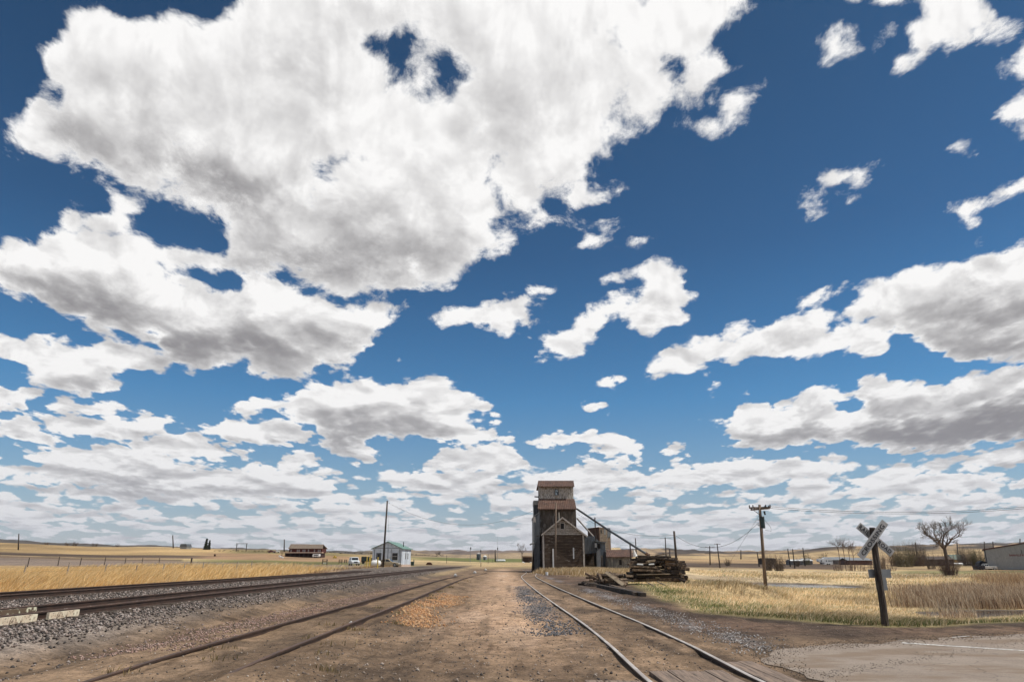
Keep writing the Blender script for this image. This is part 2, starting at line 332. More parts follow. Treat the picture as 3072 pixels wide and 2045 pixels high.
class MB:
    """collects boxes, tubes, prisms in world coordinates and links them as ONE mesh object"""
    def __init__(s): s.v = []; s.f = []; s.mi = []; s.xf = Matrix.Identity(4); s.cur = 0
    def add(s, vs, fs):
        b = len(s.v); s.v += [s.xf @ Vector(p) for p in vs]
        s.f += [[b + i for i in f] for f in fs]; s.mi += [s.cur] * len(fs); return s
    def hexa(s, p):
        "8 corners: bottom ring then top ring"
        return s.add(p, [(3, 2, 1, 0), (4, 5, 6, 7), (0, 1, 5, 4), (1, 2, 6, 5), (2, 3, 7, 6), (3, 0, 4, 7)])
    def box(s, x0, y0, z0, x1, y1, z1):
        return s.hexa([(x0, y0, z0), (x1, y0, z0), (x1, y1, z0), (x0, y1, z0), (x0, y0, z1), (x1, y0, z1), (x1, y1, z1), (x0, y1, z1)])
    def beam(s, a, b, w, h, up=(0, 0, 1), ends=0.0):
        a, b = Vector(a), Vector(b); d = (b - a).normalized(); u = Vector(up)
        r = d.cross(u)
        if r.length < 1e-5: r = d.cross(Vector((0, 1, 0)))
        r.normalize(); u = r.cross(d).normalized(); r *= w / 2; u *= h / 2
        return s.hexa([a - r - u, a + r - u, b + r - u, b - r - u, a - r + u, a + r + u, b + r + u, b - r + u])
    def tube(s, pts, rad, n=8, cap=True):
        pts = [Vector(p) for p in pts]; rad = [rad] * len(pts) if isinstance(rad, (int, float)) else list(rad)
        vs, fs = [], []; prev = None
        for i, p in enumerate(pts):
            d = (pts[min(i + 1, len(pts) - 1)] - pts[max(i - 1, 0)]).normalized()
            ref = prev if prev is not None else (Vector((0, 0, 1)) if abs(d.z) < .9 else Vector((1, 0, 0)))
            r = d.cross(ref).normalized() if prev is None else (prev - d * prev.dot(d)).normalized()
            prev = r; q = d.cross(r)
            for k in range(n):
                a = 2 * math.pi * k / n; vs.append(p + (r * math.cos(a) + q * math.sin(a)) * rad[i])
        for i in range(len(pts) - 1):
            for k in range(n):
                k2 = (k + 1) % n; fs.append((i * n + k, i * n + k2, (i + 1) * n + k2, (i + 1) * n + k))
        if cap: fs.append(tuple(range(n - 1, -1, -1))); m = (len(pts) - 1) * n; fs.append(tuple(m + k for k in range(n)))
        return s.add(vs, fs)
    def prism(s, poly, y0, y1, axis='y'):
        "poly of (x, z) points extruded along y (or (y, z) along x)"
        n = len(poly)
        if axis == 'y': vs = [(a, y0, b) for a, b in poly] + [(a, y1, b) for a, b in poly]
        elif axis == 'x': vs = [(y0, a, b) for a, b in poly] + [(y1, a, b) for a, b in poly]
        else: vs = [(a, b, y0) for a, b in poly] + [(a, b, y1) for a, b in poly]
        fs = [tuple(range(n)), tuple(range(2 * n - 1, n - 1, -1))] + [(i, i + n, (i + 1) % n + n, (i + 1) % n) for i in range(n)]
        return s.add(vs, fs)
    def sphere(s, c, r, nu=12, nv=8, sq=(1, 1, 1)):
        c = Vector(c); vs = []; fs = []
        for j in range(nv + 1):
            t = math.pi * j / nv
            for i in range(nu):
                a = 2 * math.pi * i / nu
                vs.append(c + Vector((r * sq[0] * math.sin(t) * math.cos(a), r * sq[1] * math.sin(t) * math.sin(a), r * sq[2] * math.cos(t))))
        for j in range(nv):
            for i in range(nu): i2 = (i + 1) % nu; fs.append((j * nu + i, (j + 1) * nu + i, (j + 1) * nu + i2, j * nu + i2))
        return s.add(vs, fs)
    def build(s, name, mats, parent=None, smooth=False, loc=None, bevel=0):
        if not isinstance(mats, (list, tuple)): mats = [mats]
        me = bpy.data.meshes.new(name)
        o0 = Vector(loc) if loc is not None else (world_loc(parent) if parent is not None else (sum(s.v, Vector()) / max(1, len(s.v))))
        if loc is None and parent is None: o0.z = min(p.z for p in s.v)
        me.from_pydata([tuple(p - o0) for p in s.v], [], s.f)
        for m in mats: me.materials.append(m)
        if len(mats) > 1: me.polygons.foreach_set('material_index', s.mi)
        me.validate(); me.update()
        o = bpy.data.objects.new(name, me); col.objects.link(o)
        if parent is not None:
            o.parent = parent; o.location = o0 - world_loc(parent)
        else: o.location = o0
        if smooth: me.polygons.foreach_set('use_smooth', [True] * len(me.polygons))
        if bevel:
            b = o.modifiers.new('bevel', 'BEVEL'); b.width = bevel; b.segments = 1; b.limit_method = 'ANGLE'
        return o
def world_loc(o):
    p = Vector(o.location)
    while o.parent is not None: o = o.parent; p += Vector(o.location)
    return p
def copy_tree(o, parent=None):
    c = o.copy(); col.objects.link(c); c.parent = parent
    for ch in list(o.children): copy_tree(ch, c)
    return c
def XF(loc, rz=0.0, s=1.0):
    return Matrix.Translation(Vector(loc)) @ Matrix.Rotation(rz, 4, 'Z') @ Matrix.Scale(s, 4)

# ------------------------------------------------------------------ materials
def newmat(name):
    m = bpy.data.materials.new(name); m.use_nodes = True; nt = m.node_tree
    b = nt.nodes['Principled BSDF']; return m, NT(nt), b
def plain(name, c1, c2=None, rough=.7, scale=3.0, metal=0.0, stretch=(1, 1, 1), bump=0.0, detail=6, contrast=(.35, .65), c3=None, scale3=20, amt3=.3, spec=.5):
    m, t, b = newmat(name)
    if c2 is None: c2 = tuple(x * .8 for x in c1)
    tc = t.n('ShaderNodeTexCoord').outputs['Object']; vec = t.v('MULTIPLY', tc, stretch)
    n = t.noise(vec, scale, detail, .6); f = t.ss(n, *contrast)
    c = t.mix(f, c1, c2)
    if c3 is not None: c = t.mix(t.m('MULTIPLY', t.ss(t.noise(vec, scale3, 4, .6), .5, .68), amt3), c, c3)
    t.put(b.inputs['Base Color'], c); b.inputs['Roughness'].default_value = rough; b.inputs['Metallic'].default_value = metal
    b.inputs['Specular IOR Level'].default_value = spec
    if bump:
        bp = t.n('ShaderNodeBump'); bp.inputs['Strength'].default_value = bump; bp.inputs['Distance'].default_value = .05
        t.put(bp.inputs['Height'], n); t.put(b.inputs['Normal'], bp.outputs[0])
    return m
def boards(name, dark, mid, pale, pitch=.22, axis='z', peel=.5, gap=.10, rough=.85, extra=None, low=None):
    """weathered boards: each course with its own tone, dark joints, grey peeling paint"""
    m, t, b = newmat(name)
    tc = t.n('ShaderNodeTexCoord').outputs['Object']; x, y, z = t.sep(tc)
    a = {'z': z, 'x': t.m('ADD', x, t.m('MULTIPLY', y, .87))}[axis]
    k = t.m('DIVIDE', a, pitch); fl = t.m('FLOOR', k); fr = t.m('FRACT', k)
    wn = t.n('ShaderNodeTexWhiteNoise', noise_dimensions='1D'); t.put(wn.inputs['W'], fl)
    st = (1, 1, 5) if axis == 'z' else (5, 5, 1)
    vec = t.v('MULTIPLY', tc, st)
    n1 = t.noise(vec, .9, 8, .65); n2 = t.noise(tc, .35, 4, .6); n3 = t.noise(vec, 3.5, 4, .6)
    c = t.mix(t.ss(n1, .3, .7), dark, mid)
    c = t.mix(t.m('MULTIPLY', wn.outputs[0], .55), c, dark)
    pe = t.ss(t.m('ADD', t.m('MULTIPLY', n1, .5), t.m('MULTIPLY', n2, .5)), .62 - .2 * peel, .72 - .2 * peel)
    pe = t.m('MULTIPLY', pe, t.ss(n3, .35, .6)); c = t.mix(t.m('MULTIPLY', pe, .85), c, pale)
    if extra is not None: c = t.mix(t.m('MULTIPLY', t.ss(t.noise(t.v('MULTIPLY', tc, (1, 1, .25)), .5, 5, .6), .52, .62), .8), c, extra)
    c = t.mix(t.m('LESS_THAN', fr, gap), c, tuple(v * .3 for v in dark))
    t.put(b.inputs['Base Color'], c); b.inputs['Roughness'].default_value = rough; b.inputs['Specular IOR Level'].default_value = .25
    bp = t.n('ShaderNodeBump'); bp.inputs['Strength'].default_value = .6; bp.inputs['Distance'].default_value = .03
    t.put(bp.inputs['Height'], t.m('SUBTRACT', t.m('MULTIPLY', n1, .5), fr)); t.put(b.inputs['Normal'], bp.outputs[0])
    return m
def ribbed(name, c1, c2, c3, pitch=.3, ax=(1, 1, 0), metal=.3, rough=.55, streak=.8, bump=.5, amt=.8):
    """ribbed sheet metal with stains that run down the ribs"""
    m, t, b = newmat(name)
    tc = t.n('ShaderNodeTexCoord').outputs['Object']
    a = t.v('DOT_PRODUCT', tc, ax)
    w = t.m('SINE', t.m('MULTIPLY', a, 2 * math.pi / pitch))
    n = t.noise(t.v('MULTIPLY', tc, (1.6, 1.6, .3)), .8, 7, .62); n2 = t.noise(tc, 1.6, 6, .65)
    wn = t.n('ShaderNodeTexWhiteNoise', noise_dimensions='1D'); t.put(wn.inputs['W'], t.m('FLOOR', t.m('DIVIDE', a, pitch * 3)))
    c = t.mix(t.ss(n, .35, .65), c1, c2); c = t.mix(t.m('MULTIPLY', t.ss(n2, .48, .66), amt), c, c3)
    c = t.mix(t.m('MULTIPLY', wn.outputs[0], .35 * streak), c, tuple(v * .45 for v in c2))
    t.put(b.inputs['Base Color'], c); b.inputs['Roughness'].default_value = rough; b.inputs['Metallic'].default_value = metal
    bp = t.n('ShaderNodeBump'); bp.inputs['Strength'].default_value = bump; bp.inputs['Distance'].default_value = .03
    t.put(bp.inputs['Height'], w); t.put(b.inputs['Normal'], bp.outputs[0])
    return m

M = {}
M['rail'] = plain('rail_steel', (.045, .03, .024), (.085, .05, .036), .6, 2.5, .3, contrast=(.3, .7), spec=.4)
M['rail_top'] = plain('worn_rail_head', (.62, .56, .50), (.42, .36, .31), .45, 1.2, .25)
M['rail_rust'] = plain('rusty_rail_head', (.11, .062, .042), (.06, .037, .028), .7, 1.5, .1)
M['tie'] = plain('sleeper_wood', (.085, .062, .045), (.035, .026, .02), .9, 2.0, stretch=(1, 6, 6), bump=.4, c3=(.2, .16, .12), scale3=6, amt3=.5)
M['timber'] = plain('old_timber', (.19, .125, .075), (.045, .03, .02), .9, 1.6, stretch=(1, 1, 1), bump=.6, c3=(.34, .25, .17), scale3=3.5, amt3=.7, contrast=(.36, .60))
M['timber_dark'] = plain('creosote_timber', (.045, .031, .022), (.016, .012, .010), .9, 1.8, bump=.6, c3=(.13, .09, .06), scale3=4, amt3=.5)
M['timber_pale'] = plain('bleached_timber', (.36, .28, .19), (.20, .15, .10), .9, 2.2, bump=.5)
M['pole'] = plain('pole_wood', (.20, .145, .105), (.10, .075, .055), .9, 1.0, stretch=(6, 6, .6), bump=.4)
M['pole_dark'] = plain('dark_pole_wood', (.065, .048, .038), (.035, .027, .022), .9, 1.0, stretch=(6, 6, .6), bump=.4)
M['post'] = plain('crossing_post_wood', (.085, .062, .047), (.03, .022, .018), .95, 3.0, stretch=(7, 7, .5), bump=.8, c3=(.17, .15, .12), scale3=5, amt3=.6)
M['wire'] = plain('wire', (.03, .03, .035), rough=.6)
M['black'] = plain('black_paint', (.012, .012, .014), rough=.5)
M['signwhite'] = plain('aged_sign_sheet', (.52, .51, .49), (.36, .355, .34), .55, 3.0, c3=(.22, .19, .16), scale3=14, amt3=.35)
M['signback'] = plain('bare_sign_back', (.30, .31, .31), (.22, .23, .235), .5, 3.0, .4)
M['white'] = plain('white_paint', (.80, .80, .78), (.66, .66, .64), .5, 2.0)
M['cream'] = plain('cream_paint', (.72, .66, .55), (.55, .50, .42), .6, 2.0)
M['yellow'] = plain('yellow_paint', (.62, .44, .07), (.42, .30, .06), .55, 3.0)
M['glass'] = plain('dark_glass', (.018, .022, .027), (.03, .035, .04), .12, 2.0)
M['tyre'] = plain('tyre_rubber', (.015, .015, .015), rough=.9)
M['rim'] = plain('wheel_rim', (.45, .45, .46), (.3, .3, .3), .35, 4, .7)
M['dark_in'] = plain('dark_interior', (.012, .010, .009), rough=.95)
M['concrete'] = plain('concrete', (.42, .34, .28), (.30, .25, .21), .9, 2.0, bump=.2)

# ------------------------------------------------------------------ noise in numpy for the ground
def _hash(ix, iy, s):
    h = (ix.astype(np.int64) * 374761393 + iy.astype(np.int64) * 668265263 + s * 974711) & 0x7fffffff
    h = ((h ^ (h >> 13)) * 1274126177) & 0x7fffffff
    return ((h ^ (h >> 16)) & 0xffff) / 65535.0
def vnoise(x, y, s=0):
    ix, iy = np.floor(x), np.floor(y); fx, fy = x - ix, y - iy
    fx = fx * fx * (3 - 2 * fx); fy = fy * fy * (3 - 2 * fy)
    a, b, c, d = _hash(ix, iy, s), _hash(ix + 1, iy, s), _hash(ix, iy + 1, s), _hash(ix + 1, iy + 1, s)
    return (a * (1 - fx) + b * fx) * (1 - fy) + (c * (1 - fx) + d * fx) * fy
def fbm(x, y, o=4, s=0):
    r = 0; a = .5; t = 0
    for i in range(o): r = r + a * vnoise(x * 2 ** i + 17.3 * i, y * 2 ** i - 9.1 * i, s + i); t += a; a *= .5
    return r / t
def sstep(x, a, b):
    t = np.clip((x - a) / (b - a), 0, 1); return t * t * (3 - 2 * t)

# ------------------------------------------------------------------ where the ground lies
DX = (1508 - 1536) / 2048.0 / CP                # the tracks run this much to the left per metre ahead
def lat(x, y): return x - DX * y                # distance to the right of the line of the tracks
MT1, MT2 = -17.3, -10.9                         # centre lines of the two main tracks
TERR_SX = [-1200, 0, 500, 850, 1000, 1200, 1300, 1420, 1480, 1620, 1900, 2100, 2300, 2450, 2600, 2850, 3072, 4300]
TERR_Y = [70, 100, 140, 200, 300, 420, 600, 900, 1300, 2000, 3200, 6000]
# photo height at which the ground is seen at each distance (rows: distance, columns: bearing)
TERR = {
 70:  [1722, 1716, 1716, 1722, 1724, 1720, 1720, 1730, 1733, 1733, 1750, 1778, 1780, 1780, 1781, 1781, 1781, 1781],
 100: [1694, 1692, 1697, 1706, 1709, 1705, 1710, 1716, 1719, 1719, 1722, 1746, 1750, 1752, 1753, 1753, 1753, 1750],
 140: [1680, 1680, 1690, 1694, 1699, 1699, 1703, 1706, 1709, 1709, 1710, 1722, 1728, 1730, 1731, 1731, 1731, 1725],
 200: [1666, 1668, 1680, 1684, 1690, 1692, 1695, 1697, 1699, 1699, 1700, 1705, 1710, 1712, 1714, 1713, 1711, 1706],
 300: [1652, 1654, 1667, 1670, 1676, 1682, 1687, 1690, 1691, 1691, 1692, 1694, 1697, 1698, 1699, 1698, 1695, 1690],
 420: [1636, 1640, 1654, 1660, 1666, 1675, 1680, 1684, 1686, 1686, 1686, 1688, 1690, 1690, 1690, 1688, 1682, 1675],
 600: [1618, 1624, 1641, 1650, 1655, 1668, 1674, 1678, 1680, 1680, 1680, 1683, 1684, 1683, 1682, 1676, 1666, 1655],
 900: [1620, 1627, 1643, 1652, 1658, 1667, 1671, 1674, 1675, 1675, 1675, 1678, 1676, 1672, 1668, 1662, 1650, 1640],
 1300:[1622, 1629, 1644, 1653, 1659, 1665, 1668, 1669, 1670, 1670, 1671, 1672, 1666, 1659, 1657, 1652, 1640, 1628],
 2000:[1614, 1622, 1642, 1652, 1657, 1662, 1662, 1663, 1663, 1664, 1665, 1664, 1655, 1643, 1642, 1640, 1634, 1618],
 3200:[1609, 1617, 1639, 1651, 1657, 1655, 1654, 1654, 1653, 1655, 1646, 1655, 1657, 1646, 1638, 1633, 1625, 1612],
 6000:[1625, 1630, 1650, 1660, 1664, 1664, 1662, 1662, 1662, 1662, 1660, 1664, 1664, 1655, 1650, 1645, 1640, 1630],
}
_TA = np.array([(s - 1536) / 2048.0 / CP for s in TERR_SX])      # tangent of the bearing
_TL = np.log(np.array(TERR_Y, float))
_TT = np.array([TERR[k] for k in TERR_Y], float)
def smooth_interp(T, a, l):
    ia = np.clip(np.searchsorted(_TA, a) - 1, 0, len(_TA) - 2); fa = np.clip((a - _TA[ia]) / (_TA[ia + 1] - _TA[ia]), 0, 1)
    il = np.clip(np.searchsorted(_TL, l) - 1, 0, len(_TL) - 2); fl = np.clip((l - _TL[il]) / (_TL[il + 1] - _TL[il]), 0, 1)
    fa = fa * fa * (3 - 2 * fa); fl = fl * fl * (3 - 2 * fl) * .5 + fl * .5
    return (T[il, ia] * (1 - fa) + T[il, ia + 1] * fa) * (1 - fl) + (T[il + 1, ia] * (1 - fa) + T[il + 1, ia + 1] * fa) * fl
EDGE_Y = [0, 17.2, 19.2, 20.2, 21.9, 23.2, 25.4, 30.4, 37.5, 45, 56, 66, 80, 130, 200]
EDGE_X = [90, 60, 9.7, 8.8, 7.6, 6.8, 6.1, 6.5, 6.9, 7.6, 9.0, 8.5, 14, 32, 40]
PONDS = [(34.5, 44.0, 9.0, 5.6, -1.50), (39.0, 101, 7.5, 10, -1.52)]        # x, y, half sizes, water level
PILE = (13.2, 58.5)
def field_d(x, y):
    "distance outside the bare yard, on the right"
    xe = np.interp(y, EDGE_Y, EDGE_X)
    return np.minimum(x - xe, (y - 18.9 - .40 * np.clip(x - 9.7, 0, 40)) * 1.0) + (fbm(x * .35, y * .35, 3, 5) - .5) * 1.2
def terr(x, y, fine=True):
    x = np.asarray(x, float); y = np.asarray(y, float)
    yy = np.maximum(np.abs(y), 30.0); a = x / yy
    a = np.where(y < 0, np.clip(a, -.5, .5), a)
    S = smooth_interp(_TT, a, np.log(np.maximum(yy, 70.0)))
    v = (1022.5 - S) / 2048.0
    far = H + (SP + v * CP) / (CP - v * SP) * yy
    roll = sstep(yy, 250, 1600)
    far = far + roll * (fbm(x / 130, y / 130, 4, 3) - .5) * yy * .010 * sstep(yy, 300, 1200)
    L = lat(x, y)
    d = field_d(x, y)
    near = -1.5 * sstep(d, 0, 11.5) + (fbm(x * .2, y * .2, 3, 9) - .5) * .35 * sstep(d, 1, 6)
    lf = sstep(-L, 21.8, 27)
    near = near * (1 - lf) + lf * (.42 + (fbm(x * .15, y * .15, 3, 2) - .5) * .35)
    k = sstep(yy, 62, 105)
    z = near * (1 - k) + far * k
    # the low yard keeps level as far as the elevator
    yard = (1 - sstep(np.abs(L - 1), 8, 14)) * (1 - sstep(yy, 135, 220)); z = z * (1 - yard) + .03 * yard
    for px, py, ra, rb, lv in PONDS:
        q = np.hypot((x - px) / ra, (y - py) / rb) + (fbm(x * .4, y * .3, 3, 61) - .5) * .7; w = 1 - sstep(q, .8, 1.7)
        z = z * (1 - w) + (lv + .22 * (q - .95)) * w
    w = 1 - sstep(np.hypot((x - PILE[0]) / 1.5, (y - PILE[1])), 3.2, 7.5); z = z * (1 - w) - .04 * w
    # main line embankment
    e = sstep(L, -21.8, -19.9) * (1 - sstep(L, -9.1, -7.3)) * (1 - sstep(y, 150, 260))
    top = .42 + 0 * L
    z = z * (1 - e) + np.maximum(z, top) * e
    # low shoulder under the siding
    s = sstep(L, -7.4, -6.2) * (1 - sstep(L, -3.2, -1.9)) * (1 - sstep(y, 100, 160)) * sstep(y, 3, 9); z = z + s * .15
    if fine:
        bare = (1 - sstep(d, -1, 1)) * (1 - sstep(y, 90, 150)) * (1 - e)
        z = z + bare * ((fbm(x * .8, y * .45, 4, 21) - .5) * .13 + (fbm(x * 3.1, y * 3.1, 3, 22) - .5) * .035) * sstep(np.hypot(x, y), 2, 6)
        z = z - bare * .025 * (np.exp(-((L - 3.7) / .22) ** 2) + np.exp(-((L + .9) / .25) ** 2) + np.exp(-((L - 1.0) / .25) ** 2)) * (fbm(x * .5, y * .12, 2, 4) > .4)
    cz = (1 - sstep(np.abs(L - 2.6), 2.0, 3.4)) * (1 - sstep(y, 12.6, 14.5)) * (y > -4); z = z * (1 - cz) - .02 * cz
    # the paved road lies level
    r = road_mask(x, y, 1.2); z = z * (1 - r)
    return z
ROAD = [G(2343, 1944), G(2480, 1936), G(2616, 1929), G(2850, 1912), G(3072, 1901), Vector((28, 21, 0)), Vector((40, 25, 0)), Vector((44, 12, 0)), Vector((20, 1.0, 0)), Vector((6, -6, 0)), Vector((-1.2, -6, 0)), Vector((1.2, 2.8, 0)), G(1950, 2060), G(2452, 2047), G(2288, 1976)]
def road_mask(x, y, soft):
    n = len(ROAD); ins = np.zeros(x.shape, bool); d = np.full(x.shape, 1e9)
    for i in range(n):
        a, b = ROAD[i], ROAD[(i + 1) % n]; e = b - a
        t = np.clip(((x - a.x) * e.x + (y - a.y) * e.y) / max(e.x * e.x + e.y * e.y, 1e-9), 0, 1)
        d = np.minimum(d, np.hypot(x - a.x - e.x * t, y - a.y - e.y * t))
        c = (a.y > y) != (b.y > y); ins ^= c & (x < e.x * (y - a.y) / (e.y + 1e-12) + a.x)
    if soft == 0: return ins.astype(float)
    return np.where(ins, 1.0, 1 - sstep(d, 0, soft))
def Z(x, y): return float(terr(np.array([x]), np.array([y]))[0])

def ground_colour(x, y, z):
    """albedo of the soil, gravel and crops, broad patches only (fine grain comes from the material)"""
    L = lat(x, y); n = fbm(x * .5, y * .25, 4, 31); n2 = fbm(x * 1.6, y * .7, 4, 32); n3 = fbm(x * .12, y * .05, 4, 33)
    c = lambda *v: np.array(v)
    def mixc(A, B, f): return A * (1 - f[..., None]) + B * f[..., None]
    tan = c(.235, .162, .104); brown = c(.145, .10, .066); dark = c(.070, .050, .036); pink = c(.46, .31, .205); grey = c(.17, .165, .17)
    A = np.broadcast_to(tan, x.shape + (3,)).copy()
    A = mixc(A, brown, sstep(n, .38, .56)); A = mixc(A, dark, sstep(n2, .56, .72) * .65)
    # centre lane worn pale and pinkish
    lane = np.exp(-((L - .3) / 1.7) ** 2) * sstep(y, 9, 24) * (1 - sstep(y, 150, 200))
    A = mixc(A, pink, np.clip(lane * (.55 + .9 * n), 0, .95))
    pp = fbm(x * .9 + 3, y * .22, 4, 44); A = mixc(A, c(.50, .36, .26), lane * sstep(pp, .56, .66) * .8)
    tr = fbm(L * 2.2, y * .10, 3, 45); A = mixc(A, c(.13, .092, .062), sstep(tr, .56, .68) * .6 * (1 - sstep(y, 60, 110)))
    tr = fbm(L * 1.1, y * .30, 4, 46); A = mixc(A, c(.31, .215, .14), sstep(tr, .55, .70) * .55)
    # orange crushed rock beside the siding, grey chips beside the right track
    o = np.exp(-((L + 2.5) / .6) ** 2) * sstep(y, 19, 23) * (1 - sstep(y, 30, 38)) * sstep(n2, .40, .56); A = mixc(A, c(.47, .25, .11), o * .9)
    o = np.exp(-((L - 1.3) / .6) ** 2) * sstep(y, 21, 26) * (1 - sstep(y, 42, 60)) * sstep(n2, .3, .5); A = mixc(A, grey * .8, o * .9)
    o = np.exp(-((L + 6.4) / .8) ** 2) * sstep(y, 18, 24) * sstep(n, .4, .6); A = mixc(A, c(.27, .16, .12), o * .5)
    # dark cinders between the right track and the field
    dr_ = sstep(L + (n2 - .5) * 1.5, 4.2, 5.0) * sstep(y + (n - .5) * 5, 15.5, 18.5); A = mixc(A, mixc(np.broadcast_to(c(.13, .085, .062), A.shape), c(.065, .046, .036), sstep(n, .35, .6)), dr_ * .85)
    o = np.exp(-((L - 5.2) / .35) ** 2) * sstep(y, 14, 17) * sstep(n2, .5, .6); A = mixc(A, grey * 1.5, o * .6)
    ob = sstep(n2, .5, .7) * np.exp(-((L - 2.6) / .9) ** 2) * sstep(y, 9, 11); A = mixc(A, dark, ob * .55)
    # ballast
    e = sstep(L, -21.9, -20.1) * (1 - sstep(L, -9.0, -7.6)); A = mixc(A, c(.135, .112, .095), e)
    e = np.exp(-((L + 8.7) / .7) ** 2) * (1 - sstep(y, 14, 22)); A = mixc(A, c(.27, .235, .21), e * .8)
    ci = np.exp(-((L + 7.6) / 1.9) ** 2) * sstep(y, 22, 32); A = mixc(A, c(.085, .07, .06), ci * .75 * sstep(n, .3, .55))
    # straw coloured field right, left
    d = field_d(x, y)
    straw = mixc(np.broadcast_to(c(.50, .37, .20), A.shape), c(.33, .24, .13), sstep(n, .4, .7)); green = c(.115, .125, .045)
    straw = mixc(straw, green, sstep(fbm(x * .3, y * .5, 3, 41), .56, .72) * .55)
    fr = sstep(d, -.2, .9) * (y > 10); A = mixc(A, straw, fr)
    gb = np.exp(-((d - 1.1) / 1.0) ** 2) * sstep(x, 5, 9) * (y < 60) * (y > 10); A = mixc(A, green * .9, gb * .75)
    db = np.exp(-((d + .5) / .8) ** 2) * (y < 60) * (y > 10) * sstep(n2, .4, .6); A = mixc(A, c(.045, .032, .024), db * .8)
    lf = sstep(-L, 20.9, 22.6); A = mixc(A, mixc(np.broadcast_to(c(.47, .315, .13), A.shape), c(.33, .22, .12), sstep(n, .45, .7)), lf)
    wd = np.exp(-((L + 21.6) / .9) ** 2) ; A = mixc(A, c(.24, .16, .11), wd * .8 * (1 - sstep(y, 40, 90)))
    # the far country: bands of crop, fallow and pasture following the lie of the land
    yy = np.maximum(np.abs(y), 1.0); a = x / yy; a = np.where(y < 0, np.clip(a, -.5, .5), a)
    # photo row of this patch, used as a smooth coordinate on the slopes
    S = 1685 - (z - H) / yy * 2048 / 1.09
    wob = (fbm(a * 9, np.log(yy) * 3, 3, 51) - .5) * 5
    ly = np.log(yy)
    band = lambda lo, hi, w=.06: sstep(ly + wob * .02, math.log(lo) - w, math.log(lo) + w) * (1 - sstep(ly + wob * .02, math.log(hi) - w, math.log(hi) + w))
    left = 1 - sstep(a, -.24, -.14); ctr = sstep(a, -.2, -.08) * (1 - sstep(a, .10, .2)); right = sstep(a, .12, .2)
    F = np.broadcast_to(c(.46, .34, .19), A.shape).copy(); F = mixc(F, c(.25, .20, .10), sstep(fbm(a * 14, ly * 4, 4, 52), .48, .68) * .8)
    F = mixc(F, c(.66, .52, .32), right * band(98, 205) * .85)
    st = sstep(fbm(a * 30, ly * 22, 3, 57), .52, .66); F = mixc(F, c(.20, .14, .09), st * .5)
    F = mixc(F, c(.23, .18, .145), left * band(78, 190)); F = mixc(F, c(.14, .10, .07), left * band(190, 235) * (a < -.46)); F = mixc(F, c(.105, .075, .055), left * band(245, 330, .04) * sstep(-a, .33, .40))
    F = mixc(F, c(.40, .28, .14), left * band(330, 700)); F = mixc(F, c(.16, .16, .06), left * band(175, 240, .05) * (1 - sstep(-a, .38, .5)) * .9)
    F = mixc(F, c(.33, .21, .125), (1 - sstep(-a, .40, .46)) * sstep(-a, .17, .2) * band(240, 420, .05) * .8)
    F = mixc(F, c(.10, .11, .05), band(430, 900) * sstep(-a, .18, .26) * (1 - sstep(-a, .38, .42)) * .6)
    F = mixc(F, c(.085, .075, .065), (left) * sstep(ly, math.log(900), math.log(1400)))
    F = mixc(F, c(.13, .155, .05), ctr * band(420, 950) * .9); F = mixc(F, c(.47, .36, .2), ctr * band(250, 420) * sstep(-a, -.02, .03)); F = mixc(F, c(.30, .23, .15), ctr * band(950, 1500))
    F = mixc(F, c(.17, .135, .115), ctr * sstep(ly, math.log(1400), math.log(2200)))
    F = mixc(F, c(.085, .072, .07), sstep(a, .10, .16) * (1 - sstep(a, .30, .38)) * sstep(ly, math.log(1900), math.log(2400)))
    F = mixc(F, c(.105, .075, .055), right * band(230, 420) * (1 - sstep(a, .44, .5))); F = mixc(F, c(.36, .25, .14), right * band(420, 900)); F = mixc(F, c(.41, .30, .165), right * band(900, 1500))
    gl = fbm(a * 26, ly * 5, 4, 54)
    F = mixc(F, mixc(np.broadcast_to(c(.33, .24, .145), A.shape), c(.075, .058, .043), sstep(gl, .36, .50)), right * sstep(ly, math.log(1400), math.log(1900)))
    F = mixc(F, c(.12, .13, .05), sstep(a, .5, .56) * band(165, 215) * .8); F = mixc(F, c(.20, .15, .115), sstep(a, .5, .56) * band(135, 165) * .85)
    for px, py, ra, rb, lv in PONDS:
        q = np.hypot((x - px) / ra, (y - py) / rb) + (fbm(x * .4, y * .3, 3, 61) - .5) * .7
        A = mixc(A, c(.10, .085, .07), 1 - sstep(q, 1.0, 1.35)); F = mixc(F, c(.10, .085, .07), 1 - sstep(q, 1.0, 1.35))
    F = mixc(F, c(.20, .16, .13), sstep(a, .10, .3) * (1 - sstep(a, .3, .42)) * band(100, 128, .05) * .55)
    far = sstep(ly, math.log(72), math.log(96)); yk = 1 - sstep(np.abs(L - 1), 6, 12) * 1.0; yk = yk * (1 - sstep(yy, 150, 210)); ek = sstep(L, -21.9, -20.1) * (1 - sstep(L, -9.0, -7.6)) * (1 - sstep(y, 150, 260))
    far = far * (1 - np.maximum(yk, ek)); far = far * np.where((L < -19) & (yy < 100), sstep(yy, 84, 110), 1)
    A = mixc(A, F, far)
    return np.clip(A, .01, 1)

